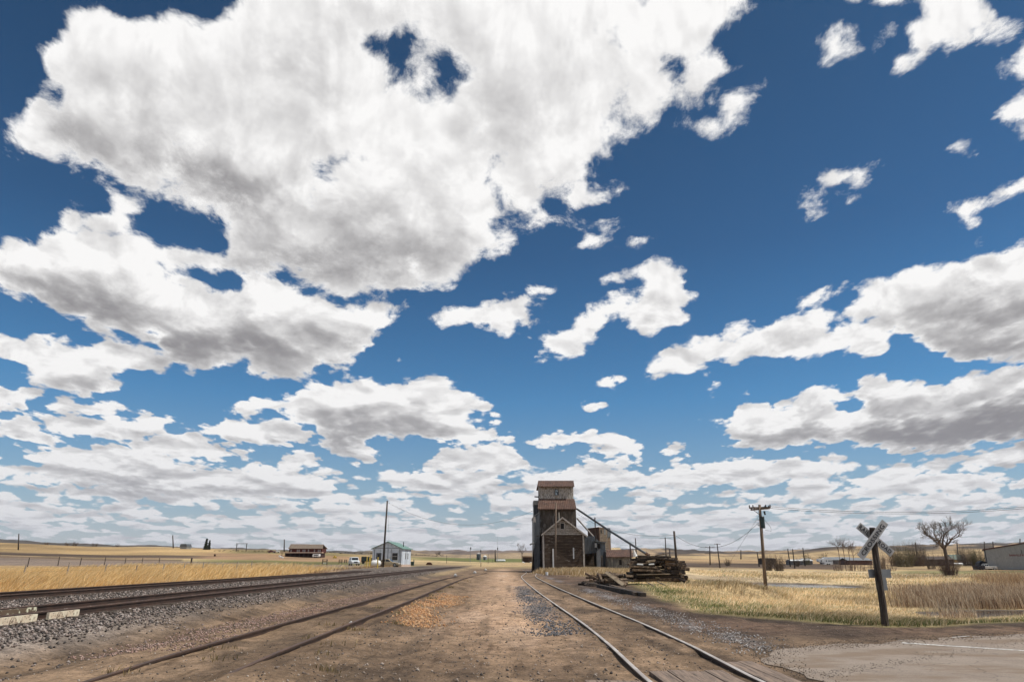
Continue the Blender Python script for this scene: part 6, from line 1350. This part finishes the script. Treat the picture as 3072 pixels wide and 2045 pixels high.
# gate frame on the rise
q0, q1 = og(705.5, 1653, 200, 900), og(735, 1653, 200, 900); kk = q0.y / 2048 / CP; q1 = Vector((q1.x * q0.y / q1.y, q0.y, q0.z)); g_t = thing('ranch_gateway', 'tall open gate frame of two posts and a beam on the left skyline', 'gateway', tuple(q0))
for p in (q0, q1): mb = MB(); mb.tube([p, p + Vector((0, 0, 20.5 * kk))], .28, 6); mb.build('post', M['pole_dark'], g_t)
mb = MB(); mb.beam(q0 + Vector((-.6, 0, 20.5 * kk)), q1 + Vector((.6, 0, 20.5 * kk)), .3, .3); mb.build('beam', M['pole_dark'], g_t)
# tiny far house on the crest and loading chutes in the pasture
q = og(545, 1645.5, 250, 1200); kk = q.y / 2048 / CP; fhm = thing('far_house', 'tiny grey house on the left skyline beside a bare pole', 'house', tuple(q)); mb = MB(); mb.box(q.x - 9 * kk, q.y, q.z - 1, q.x + 9 * kk, q.y + 8, q.z + 6 * kk); mb.build('wall', M['signback'], fhm)
mb = MB(); mb.prism([(q.x - 10 * kk, q.z + 6 * kk), (q.x + 10 * kk, q.z + 6 * kk), (q.x + 7 * kk, q.z + 13 * kk), (q.x - 8 * kk, q.z + 13 * kk)], q.y - .5, q.y + 8.5, 'y'); mb.build('roof', M['grey_iron'], fhm)
for i, (s0, s1, by, ty) in enumerate(((969, 981, 1694, 1679), (1018, 1026, 1690, 1679), (1034, 1040, 1688, 1679))):
    q = og((s0 + s1) / 2, by, 100, 300); kk = q.y / 2048 / CP; hw = (s1 - s0) / 2 * kk; h = (by - ty) * kk; ch = thing('corral_panel', ['dark corral panel with a white board in the pasture before the ranch', 'dark corral gate left of the off-roader', 'small dark corral gate nearest the off-roader'][i], 'corral panel', tuple(q), 'corral pieces in the pasture')
    for s in (-1, 1): mb = MB(); mb.tube([q + Vector((s * hw, 0, 0)), q + Vector((s * hw, 0, h))], .10, 6); mb.build('post', M['pole_dark'], ch)
    for f in (.35, .65, .92): mb = MB(); mb.beam(q + Vector((-hw, 0, h * f)), q + Vector((hw, 0, h * f)), .06, .12); mb.build('rail', M['white'] if (i == 0 and f < .4) else M['pole_dark'], ch)

# ------------------------------------------------------------------ trees and shrubs
bark = plain('bare_bark', (.13, .10, .078), (.075, .057, .045), .9, 2); twig = plain('bare_twig', (.155, .115, .085), (.10, .075, .055), .9, 2); twig_r = plain('reddish_twig', (.16, .105, .078), (.10, .066, .05), .9, 2)
bud = plain('budding_twig', (.17, .15, .075), (.11, .09, .05), .9, 2)
RMIN = .028
def limb(mb, tw, p, d, r, L0, lv, rnd, up=.12, spread=.5, tips=None, kink=.16):
    r = max(r, RMIN if lv else .017)
    n = 4; pts = [p.copy()]; rad = [r]
    for k in range(n):
        d = (d + Vector((rnd.gauss(0, kink), rnd.gauss(0, kink), rnd.gauss(0, kink) + up * .3))).normalized(); p = p + d * L0 / n; pts.append(p.copy()); rad.append(r * (1 - .42 * (k + 1) / n))
    (mb if lv > 1 else tw).tube(pts, rad, 6 if lv > 2 else 3, cap=False)
    if lv == 0: return
    for k in range(rnd.choice([3, 4]) if lv > 1 else 8):
        i = rnd.randint(2, n); a = rnd.uniform(0, 6.28); ax = d.orthogonal().normalized(); ax.rotate(Matrix.Rotation(a, 3, d)); nd = d.copy(); nd.rotate(Matrix.Rotation(rnd.uniform(.55, 1.25) * spread * 1.3, 3, ax))
        nd = (nd + Vector((0, 0, up))).normalized(); limb(mb, tw, pts[i], nd, rad[i] * rnd.uniform(.5, .72), L0 * rnd.uniform(.55, .8), lv - 1, rnd, up, spread, tips, kink)
def bare_tree(label, base, h, seed, trunk_f=.4, r=.3, mains=4, lv=4, spread=.8, name='bare_tree', group=None, m1=None, m2=None, L1=.32, lean=(0, 0)):
    rnd = random.Random(seed); base = Vector(base); t_ = thing(name, label, 'tree', tuple(base), group); tr = MB(); pts = [base - Vector((0, 0, .3)), base + Vector((lean[0] * .5, 0, h * trunk_f * .5)), base + Vector((lean[0], lean[1], h * trunk_f))]
    tr.tube(pts, [r * 1.25, r, r * .85], 8, cap=False); cr_, tw = MB(), MB()
    for k in range(mains):
        a = 6.28 * k / mains + rnd.uniform(-.4, .4); d = Vector((math.cos(a) * spread, math.sin(a) * spread, 1 - .25 * rnd.random())).normalized(); limb(cr_, tw, pts[-1] - Vector((0, 0, rnd.uniform(0, .1) * h * trunk_f)), d, r * rnd.uniform(.5, .7), h * L1 * rnd.uniform(.8, 1.15), lv, rnd, .14, .62)
    tr.build('trunk', m1 or bark, t_); cr_.v = cr_.v; o = len(cr_.v)
    cr_.v += tw.v; cr_.f += [[o + i for i in f] for f in tw.f]; cr_.mi += [0] * len(tw.f); cr_.build('crown', m2 or twig, t_); return t_
def shrub(label, base, w, h, n, seed, m=None, group=None, name='bare_shrub', cat='shrub', r=None, up=.9):
    rnd = random.Random(seed); base = Vector(base); mb = MB(); r = r or max(.012, base.y * .00009)
    for k in range(n):
        a = rnd.uniform(0, 6.28); q_ = abs(rnd.gauss(0, .55)); p = base + Vector((math.cos(a) * w * .36 * rnd.random() ** .6, math.sin(a) * w * .25 * rnd.random(), 0)); L0 = h * rnd.uniform(.35, 1.0) * (1 - .25 * q_)
        d = Vector((math.cos(a) * q_ * w / h * .8, math.sin(a) * q_ * w / h * .7, up)).normalized(); mid = p + d * L0 * .5 + Vector((0, 0, .05 * h)); tip = mid + (d + Vector((rnd.gauss(0, .15), 0, .25))).normalized() * L0 * .5
        mb.tube([p, mid, tip], [r * 1.5, r, r * .5], 3, cap=False)
        for j in range(5):
            s0 = mid + (tip - mid) * rnd.uniform(-.7, .8); e = s0 + Vector((rnd.gauss(0, .5), rnd.gauss(0, .4), rnd.uniform(.1, 1))).normalized() * L0 * rnd.uniform(.15, .32); mb.tube([s0, e], [r * .8, r * .4], 3, cap=False)
    o = mb.build(name, m or twig, None, loc=base); return tag(o, label, cat, group)
q = og(2840, 1727.8, 80, 300); kk = q.y / 2048 / CP
TB = q.copy(); bare_tree('large bare spreading tree standing alone left of the metal building', q, 163 * kk, 12, .46, .38, 6, 4, .74, L1=.215)
shrub('dense bare shrub growing round the foot of the large spreading tree', q + Vector((-.4, -.8, 0)), 54 * kk, 66 * kk, 210, 3, twig_r)
q = og(1566, 1683, 150, 700); kk = q.y / 2048 / CP; bare_tree('bare tree with upswept branches left of the elevator', q, 44 * kk, 21, .45, .22, 5, 3, .55, L1=.32)
for i, (sx_, by, ty, w_) in enumerate(((2507, 1711, 1618, 20), (2522, 1711, 1622, 16), (2537, 1711, 1628, 18), (2549, 1710, 1640, 14))):
    q = og(sx_ + 12, by, 80, 300); kk = q.y / 2048 / CP; bare_tree(['tallest bare sapling at the left of the close row', 'second bare sapling of the close row', 'third bare sapling of the close row', 'shortest bare sapling at the right of the close row'][i], q, (by - ty) * kk * 1.05, 30 + i, .50, .085, 4, 2, .12, 'bare_sapling', 'row of tall bare saplings', L1=.26, m1=twig_r, m2=twig_r)
rnd = random.Random(9)
for i in range(16):
    sx_ = 2500 + i * 12 + rnd.uniform(-4, 4); q = og(sx_, 1712, 80, 300); kk = q.y / 2048 / CP
    shrub('thin bare brush in the long row behind the crossing sign', q, 14 * kk, rnd.uniform(18, 38) * kk, 14, 100 + i, twig_r, 'thin brush in the long row')
for i, (sx_, by, ty, w_, n, m_, lb) in enumerate((
 (2304, 1711, 1664, 26, 70, twig, 'bushy bare shrub just right of the transformer pole'), (2334, 1712, 1667, 34, 110, twig, 'denser round bare shrub, second right of the transformer pole'), (2182, 1696, 1676, 16, 40, twig, 'small bare shrub between the single-armed pole and the guy wire'),
 (2388, 1698, 1672, 20, 40, twig, 'shrub behind the close pair of poles'), (2420, 1694, 1660, 24, 50, bud, 'bare shrub behind the pole with the cans'), (2470, 1690, 1655, 22, 40, bud, 'faint bare tree above the white camper'),
 (2712, 1700, 1634, 60, 170, bud, 'wide olive-brown thicket right of the crossing sign'), (2752, 1698, 1630, 54, 190, twig, 'tall brown thicket around the far pole'), (2790, 1706, 1655, 30, 60, twig, 'low brown shrub between the thicket and the big tree'), (2682, 1698, 1648, 34, 90, twig_r, 'reddish thicket next to the ROAD board of the sign'),
 (2905, 1696, 1642, 44, 150, twig, 'bare brown thicket left of the metal building'), (2932, 1698, 1648, 40, 150, bud, 'olive thicket against the metal building corner'), (2884, 1694, 1640, 26, 60, twig, 'thin grey shrub behind the green-roofed house'), (2643, 1708, 1660, 26, 60, twig, 'bare shrub directly behind the crossing post'))):
    q = og(sx_, by, 80, 500); kk = q.y / 2048 / CP; shrub(lb, q, w_ * kk, (by - ty) * kk, int(n * 1.3), 200 + i, m_)
for i, (sx_, by, ty) in enumerate(((194, 1628, 1618), (217, 1629, 1615), (276, 1631, 1620), (345, 1634, 1626), (130, 1625, 1618), (1313, 1660, 1650))):
    q = og(sx_, by, 400, 1500); kk = q.y / 2048 / CP; shrub(['first small bare tree on the left ridge', 'widest small bare tree on the left ridge', 'rounded bare tree on the left ridge', 'low bare tree on the left ridge right of the others', 'faint low tree at the far left of the ridge', 'faint tree on the distant hill right of the office'][i], q, (16 if i != 2 else 18) * kk, (by - ty) * kk, 40, 300 + i, twig, 'small bare trees on the ridges', 'far_tree', 'tree')
conm = plain('conifer_foliage', (.028, .042, .018), (.014, .022, .011), .9, .6)
for i, (sx_, by, ty, w_) in enumerate(((611.5, 1648, 1620.5, 9), (621.5, 1648, 1624, 6.5))):
    q = og(sx_, by, 200, 1000); kk = q.y / 2048 / CP; h = (by - ty) * kk; rw = w_ * kk * .62; rnd = random.Random(50 + i); t_ = thing('conifer', ['larger dark conifer of the pair on the left rise', 'smaller slim conifer of the pair on the left rise'][i], 'tree', tuple(q), 'pair of dark conifers')
    mb = MB(); mb.tube([q - Vector((0, 0, .3)), q + Vector((0, 0, h * .9))], [rw * .12, .05], 6); mb.build('trunk', bark, t_); mb = MB()
    for k in range(900):
        f = rnd.random() ** 1.2; r_ = rw * (1 - f) ** .8 * (rnd.random() ** .35); a = rnd.uniform(0, 6.28); c = q + Vector((r_ * math.cos(a) + rw * .25 * f, r_ * math.sin(a), h * (.04 + .96 * f))); s = h * .045
        mb.add([c + Vector((rnd.gauss(0, s), rnd.gauss(0, s), rnd.gauss(0, s))) for _ in range(3)], [(0, 1, 2)])
    mb.build('crown', conm, t_)
scr = random.Random(4); fol = plain('far_scrub', (.05, .05, .03), (.03, .032, .02), .9, .2); mb = MB()
for k in range(330):                                             # low scrub along the distant crest
    sx_ = scr.uniform(640, 1330); by = float(np.interp(sx_, [640, 1000, 1120, 1330], [1650, 1655.5, 1658, 1666])); q = og(sx_, by + scr.uniform(-.5, 4), 300, 1500); kk = q.y / 2048 / CP; s = scr.uniform(.8, 2.2) * kk
    for j in range(12): c = q + Vector((scr.gauss(0, s), scr.gauss(0, s), abs(scr.gauss(0, s * .6)))); mb.add([c + Vector((scr.gauss(0, s * .35), 0, scr.gauss(0, s * .35))) for _ in range(3)], [(0, 1, 2)])
tag(mb.build('distant_scrub', fol, None, loc=(0, 0, 0)), kind='stuff')

# ------------------------------------------------------------------ signals, bins and tank up the line
def signal(label, sx_, by, ty, mast=None, Yd=None):
    q = og(sx_, by, 120, 600) if Yd is None else gp(sx_, Yd); kk = q.y / 2048 / CP; h = W(sx_, ty, q.y).z - q.z; t_ = thing('track_signal', label, 'railway signal', tuple(q), 'track signals up the line')
    mb = MB(); mb.tube([q, q + Vector((0, 0, h))], .11, 8); mb.build('mast', M['signback'], t_)
    mb = MB(); c = q + Vector((0, -.25, h - 3.5 * kk)); mb.prism([(c.x + 1.5 * kk * math.cos(a), c.z + 3.6 * kk * math.sin(a)) for a in [6.28 * k / 12 for k in range(12)]], c.y - .1, c.y + .1, 'y'); hd = mb.build('signal_head', M['black'], t_)
    for dz in (-1.6 * kk, 0, 1.6 * kk): mb = MB(); mb.tube([c + Vector((0, -.1, dz)), c + Vector((0, -.35, dz))], .11, 8); mb.build('lens_hood', M['black'], hd)
    mb = MB(); mb.beam(q + Vector((-3.4 * kk, 0, h - 8 * kk)), q + Vector((1 * kk, 0, h - 8 * kk)), .1, .1); mb.build('platform', M['signback'], t_)
    for s in (-.25, .25): mb = MB(); mb.tube([q + Vector((-1.6 * kk + s, .2, 0)), q + Vector((-1.6 * kk + s, .2, h - 8 * kk))], .03, 4); mb.build('ladder_rail', M['signback'], t_)
    if mast: mb = MB(); mb.tube([q + Vector((0, 0, h)), q + Vector((0, 0, W(sx_, mast, q.y).z - q.z))], [.06, .03], 5); mb.build('antenna', M['signback'], t_)
    return t_
signal('left track signal standing clear of the bins', 1411.5, 1685, 1640); signal('middle track signal in front of the larger bin', 1442, 1688, 1648); signal('right track signal with a very tall thin antenna', 1492.6, 1686, 1641, 1607)
def binn(label, s0, s1, by, eave, top, m, rm):
    q = og((s0 + s1) / 2, by, 150, 700); kk = q.y / 2048 / CP; r = (s1 - s0) / 2 * kk; t_ = thing('grain_bin', label, 'grain bin', tuple(q)); mb = MB(); mb.tube([q, q + Vector((0, 0, (by - eave) * kk))], r, 16); mb.build('wall', m, t_, smooth=False)
    mb = MB(); mb.tube([q + Vector((0, 0, (by - eave) * kk)), q + Vector((0, 0, (by - top) * kk))], [r * 1.05, .15], 16); mb.build('roof', rm, t_); mb = MB(); mb.box(q.x - .4, q.y - r - .06, q.z, q.x + .4, q.y - r + .2, q.z + 1.9); mb.build('door', M['black'], t_)
binn('larger round grey steel bin with a dark rusty band under its lid', 1430, 1441, 1679, 1663, 1660, M['blue_iron'], M['signwhite']); binn('smaller round bin with a white cone roof', 1449.5, 1460, 1679, 1670, 1666.5, M['signback'], M['white'])
q = og(1502, 1684.5, 120, 500); kk = q.y / 2048 / CP; tank('long white tank lying on the ground right of the bins', q + Vector((-13 * kk, 0, 3.4 * kk)), q + Vector((13 * kk, 0, 3.4 * kk)), 3 * kk, M['white'])
q = og(1582, 1686, 120, 400); kk = q.y / 2048 / CP; sh = thing('open_shed', 'low brown open-fronted shed between the bare tree and the elevator', 'shed', tuple(q)); mb = MB(); mb.hexa([q + Vector(v) * kk for v in [(-14, -1, 14), (14, -1, 13.5), (14, 18, 13.5), (-14, 18, 14), (-13.5, -1, 17), (13.5, -1, 16.5), (13.5, 18, 16.5), (-13.5, 18, 17)]]); mb.build('roof', plain('tan_roof', (.24, .16, .10), (.18, .12, .08), .9, 1), sh)
mb = MB(); mb.box(q.x - 13 * kk, q.y + 14 * kk, q.z - .5, q.x + 13 * kk, q.y + 15 * kk, q.z + 14 * kk); mb.box(q.x - 13 * kk, q.y, q.z - .5, q.x - 9 * kk, q.y + 1 * kk, q.z + 14 * kk); mb.build('wall', boards('shed_boards', (.05, .035, .025), (.10, .07, .05), (.15, .12, .1), .3), sh)
mb = MB(); mb.box(q.x + 12 * kk, q.y, q.z - .5, q.x + 13.6 * kk, q.y + .3, q.z + 14 * kk); mb.build('post', M['pole'], sh)
for i, (sx_, sy_, r_) in enumerate(((1569, 1687, 2.0), (1573, 1688, 1.4), (1592, 1688, 1.8))):
    q = og(sx_, sy_, 100, 400); kk = q.y / 2048 / CP; mb = MB(); mb.sphere(q + Vector((0, 0, r_ * kk * .6)), r_ * kk, 8, 5, (1.3, 1, .8)); tag(mb.build('white_sack', M['white']), ['large white sack left in front of the open shed', 'small white sack beside the large one', 'white sack at the right of the open shed'][i], 'sack', 'white sacks by the open shed')
for i, (sx_, by, ty) in enumerate(((1464.5, 1690, 1665), (1443, 1699, 1689), (1340, 1689, 1668), (1478, 1681, 1674))):
    q = og(sx_, by, 90, 400); kk = q.y / 2048 / CP; mb = MB(); mb.tube([q, q + Vector((0, 0, (by - ty) * kk))], .09, 6); tag(mb.build('line_post', M['pole_dark']), ['slim dark post left of the switch, beyond the siding', 'short dark post beside the near main track', 'dark post past the far main track right of the office', 'short stub post between the bins and the white tank'][i], 'post', 'slim posts up the line')
for i, (sx_, sy_) in enumerate(((1367, 1728), (1425, 1719), (1457, 1711), (1146, 1796), (1066, 1873))):
    q = og(sx_, sy_, 12, 200); s = .06 + q.y * .0014 if i < 3 else .05; mb = MB(); mb.xf = XF(q, i); mb.box(-s, -s * .8, -.02, s, s * .8, s * 1.1); mb.sphere((0, 0, s * .9), s * .8, 6, 4); tag(mb.build('white_rock', M['signwhite'], bevel=s * .25), ['white rock on the shoulder of the siding, lowest of three', 'white rock near the far end of the siding', 'small white rock furthest up the siding', 'small pale rock against the siding rail', 'tiny pale rock between the siding rails'][i], 'rock')
q = G(1018, 1892, .02); mb = MB(); mb.beam(q + Vector((-.32, 0, .03)), q + Vector((.32, -.08, .03)), .16, .09); tag(mb.build('broken_board', M['timber_pale'], bevel=.01), 'pale broken board lying on the dirt just right of the siding', 'board')
q = G(615, 1950, .1); mb = MB(); mb.beam(q + Vector((-.45, -.28, .04)), q + Vector((.45, .28, .06)), .10, .08); tag(mb.build('wood_scrap', M['timber'], bevel=.01), 'brown wood scrap lying along the near siding rail', 'wood scrap')

# ------------------------------------------------------------------ right: metal building and the town
YB = og(2965, 1708.5, 120, 400).y; c0 = Vector((W(2963.5, 1700, YB).x, YB, 0)); zb0 = Z(c0.x, YB); c0.z = zb0; kb = YB / 2048 / CP; XBd = XF(c0, R(-33))
mbm = ribbed('grey_wall_sheet', (.33, .325, .31), (.29, .285, .275), (.26, .255, .245), .35, (1, 0, 0), .1, .5, .3, .3); bd = thing('metal_building', 'large grey metal-sided building with a dark red roof trim and red lettering', 'building', tuple(c0))
e0 = W(2957, 1649, YB).z - zb0; wb = 36.0; e1 = e0 + 3.0
def BB():
    m_ = MB(); m_.xf = XBd; return m_
mb = BB(); mb.prism([(0, -.8), (wb, -.8), (wb, e0), (wb / 2, e1), (0, e0)], 0, 30, 'y'); wl = mb.build('wall', mbm, bd)
trm = plain('dark_red_trim', (.09, .022, .016), (.06, .018, .014), .5, 1)
for s in (0, 1):
    xa_, xb_ = ((-.5, wb / 2), (wb / 2, wb + .5))[s]; za_, zb__ = ((e0 - .05, e1 + .02), (e1 + .02, e0 - .05))[s]
    mb = BB(); a = [(xa_, -.35, za_), (xb_, -.35, zb__), (xb_, 30.4, zb__), (xa_, 30.4, za_)]; mb.hexa([(p[0], p[1], p[2] + .03) for p in a] + [(p[0], p[1], p[2] + .33) for p in a]); mb.build('roof_slope', trm, bd)
mb = BB(); mb.box(-.12, -.08, -.3, .14, -.003, e0); mb.build('corner_trim', M['black'], bd)
mb = BB(); mb.box(.15, -.06, -.6, wb, -.003, .12); mb.build('base_trim', M['black'], bd)
def wall_pt(sx, sy):
    "point of the front wall seen at (sx, sy)"
    rx_, ry_, rz2 = ray(sx, sy); n = XBd.to_3x3() @ Vector((0, -1, 0)); o = Vector((0, 0, H)); d = Vector((rx_, ry_, rz2)); t_ = (c0 - o).dot(n) / d.dot(n); return o + d * t_
w0_, w1_ = wall_pt(3028, 1664), wall_pt(3075.5, 1664); dd_ = (XBd.to_3x3() @ Vector((1, 0, 0))); nn_ = XBd.to_3x3() @ Vector((0, -1, 0)); hz_ = (wall_pt(3040, 1661).z - wall_pt(3040, 1667).z)
ctr = (w0_ + w1_) / 2; ctr.z = wall_pt(3050, 1664.3).z
letters('BAINVILLE RU', plain('red_lettering', (.20, .012, .018), rough=.6), wl, ctr + nn_ * .03, dd_, Vector((0, 0, 1)), nn_, hz_, (w1_ - w0_).length, 1.0, 'lettering')
pa_, pb_ = wall_pt(3063, 1648), wall_pt(3066, 1660); mb = MB(); mb.tube([pa_ + nn_ * .1, pb_ + nn_ * .1], .07, 5); mb.build('downpipe_bracket', M['pole_dark'], bd)
q = gp(2956, YB - 2); vehicle('white pickup parked nose left against the metal building', 'pickup truck', 'parked_pickup', q, R(180), 5.4, 1.95, 1.9, M['signwhite'], 'pickup')
q = gp(2932, YB - 3); tl = thing('box_trailer', 'dark navy open-topped trailer hitched in front of the white pickup', 'trailer', tuple(q)); mb = MB(); mb.xf = XF(q); w_ = 11 * kb; mb.hexa([(-w_, -1, .35), (w_, -1, .35), (w_, 1, .35), (-w_, 1, .35), (-w_ * 1.1, -1.1, 1.35), (w_, -1.1, 1.35), (w_, 1.1, 1.35), (-w_ * 1.1, 1.1, 1.35)]); mb.build('body', plain('navy_box', (.012, .014, .03), rough=.5), tl)
for x in (-.4, .4): mb = MB(); mb.xf = XF(q); mb.tube([(x, -1.12, .33), (x, -.9, .33)], .33, 10); mb.build('wheel', M['tyre'], tl)
q = gp(2951, YB + 8); mb = MB(); mb.xf = XF(q); mb.prism([(-1.9, .6), (1.9, .6), (1.9, 1.6), (.9, 2.3), (-.6, 2.7), (-1.6, 2.1)], 0, 2, 'y'); mb.tube([(-1.1, -.1, .5), (-1.1, .3, .5)], .5, 10); mb.tube([(1.1, -.1, .5), (1.1, .3, .5)], .5, 10); tag(mb.build('dark_machine', M['black']), 'black bulky machine showing above the navy trailer', 'machine')
def small_house(label, s0, s1, by, eave, ridge, wm_, rm, cat='shed', name='small_shed', win=(), ov=1.0, depth=7, side=None):
    q = og((s0 + s1) / 2, by, 100, 600); kk = q.y / 2048 / CP; x0, x1 = q.x - (s1 - s0) / 2 * kk, q.x + (s1 - s0) / 2 * kk; t_ = thing(name, label, cat, tuple(q)); ez, rz2 = q.z + (by - eave) * kk, q.z + (by - ridge) * kk
    mb = MB(); mb.box(x0, q.y, q.z - .6, x1, q.y + depth, ez); mb.build('wall', wm_, t_)
    for ya in (q.y - .5, q.y + depth + .5):
        mb = MB(); a = [(x0 - ov * kk, ya, ez - .05), (x1 + ov * kk, ya, ez - .05), (x1 + ov * kk * .4, q.y + depth / 2, rz2), (x0 - ov * kk * .4, q.y + depth / 2, rz2)]; mb.hexa(a + [(p[0], p[1], p[2] + .12) for p in a]); mb.build('roof_slope', rm, t_)
    for (a, b_, c, d) in win: mb = MB(); mb.box(q.x + (a - (s0 + s1) / 2) * kk, q.y - .06, q.z + (by - d) * kk, q.x + (b_ - (s0 + s1) / 2) * kk, q.y - .003, q.z + (by - c) * kk); mb.build('window', M['glass'], t_)
    return t_
greyw = plain('grey_shed_wall', (.20, .19, .185), (.15, .145, .14), .8, 1); tanw = plain('tan_house_wall', (.50, .34, .14), (.42, .28, .12), .8, 1)
small_house('small grey shed with a white roof, left of the two before the camper', 2374, 2410, 1693.5, 1683, 1680, greyw, M['white'], win=((2389, 2391, 1684, 1693),))
small_house('larger grey shed with a bright white roof next to the camper', 2412, 2436, 1693, 1683, 1677.5, greyw, M['white'])
small_house('long low grey-roofed building behind the bare saplings', 2486, 2560, 1692, 1681, 1673.5, plain('dull_wall', (.16, .15, .145), (.10, .09, .085), .8, 1), M['signback'], 'building', 'long_building', depth=10)
small_house('long reddish-brown building behind the row of brush', 2545, 2612, 1694, 1682, 1676, plain('red_brown_wall', (.11, .055, .045), (.07, .04, .035), .8, 1), M['signback'], 'building', 'long_building', depth=9)
small_house('low dark shed behind the two bare shrubs', 2291, 2326, 1692, 1678, 1676, plain('dark_shed_wall', (.045, .03, .026), rough=.9), M['timber_dark'])
small_house('long dull brown house behind the big bare tree', 2770, 2855, 1696, 1680, 1672, plain('dull_brown_wall', (.10, .075, .06), (.07, .05, .04), .9, 1), plain('dull_brown_roof', (.12, .095, .08), (.09, .07, .06), .9, 1), 'house', 'town_house')
small_house('ochre house with a green roof right of the big bare tree', 2858, 2894, 1693, 1680, 1667, tanw, plain('grey_green_roof', (.12, .17, .135), (.09, .13, .10), .7, 1), 'house', 'town_house', depth=5)
q = og(2478, 1693.5, 100, 600); kk = q.y / 2048 / CP; rv = thing('camper_trailer', 'long white camper with a raised front and dark windows beside the sheds', 'camper', tuple(q)); mb = MB(); mb.prism([(q.x + a * kk, q.z + b_ * kk) for a, b_ in [(-6, 1.2), (17, 1.2), (17.5, 3), (17, 15), (2, 16.5), (-3, 19), (-6, 16.5), (-20, 15.5), (-21, 10), (-19, 8), (-6, 6)]], q.y, q.y + 2.5, 'y'); mb.build('body', M['white'], rv)
for a, w_ in ((-15, 4), (-1, 3), (6, 2.4), (9.5, 2.4), (14, 2)): mb = MB(); mb.box(q.x + a * kk, q.y - .04, q.z + 9 * kk, q.x + (a + w_) * kk, q.y - .003, q.z + 12 * kk); mb.build('window', M['glass'], rv)
for a in (3, 8): mb = MB(); mb.tube([(q.x + a * kk, q.y - .1, q.z + 1.8 * kk), (q.x + a * kk, q.y + .3, q.z + 1.8 * kk)], 1.8 * kk, 10); mb.build('wheel', M['tyre'], rv)
q = og(2714, 1693, 100, 600); kk = q.y / 2048 / CP; st = thing('stock_trailer', 'long silver trailer among the brown thickets', 'trailer', tuple(q)); mb = MB(); mb.box(q.x - 24 * kk, q.y, q.z + 7 * kk, q.x + 24 * kk, q.y + 2.4, q.z + 12 * kk); mb.build('roof', M['signwhite'], st); mb = MB(); mb.box(q.x - 23.5 * kk, q.y + .05, q.z + 1 * kk, q.x + 23.5 * kk, q.y + 2.35, q.z + 7 * kk - .01); mb.build('side', greyw, st)
q = og(2869, 1695, 100, 600); kk = q.y / 2048 / CP; tank('long white propane tank in front of the ochre house', q + Vector((-18 * kk, 0, 3.6 * kk)), q + Vector((16 * kk, 0, 3.6 * kk)), 3 * kk, M['white'])
q = og(2909, 1694, 100, 600); kk = q.y / 2048 / CP; bt = thing('covered_boat', 'white covered boat on a trailer left of the metal building', 'boat', tuple(q)); mb = MB(); mb.prism([(q.x + a * kk, q.z + b_ * kk) for a, b_ in [(-11, 5), (9, 3.5), (12, 6), (8, 8.5), (-9, 9)]], q.y, q.y + 2, 'y'); mb.build('hull', M['white'], bt); mb = MB(); mb.box(q.x - 8 * kk, q.y + .1, q.z, q.x + 8 * kk, q.y + 1.9, q.z + 3.4 * kk); mb.build('trailer_frame', M['pole_dark'], bt)
# gravel road in front of the town
flat = None
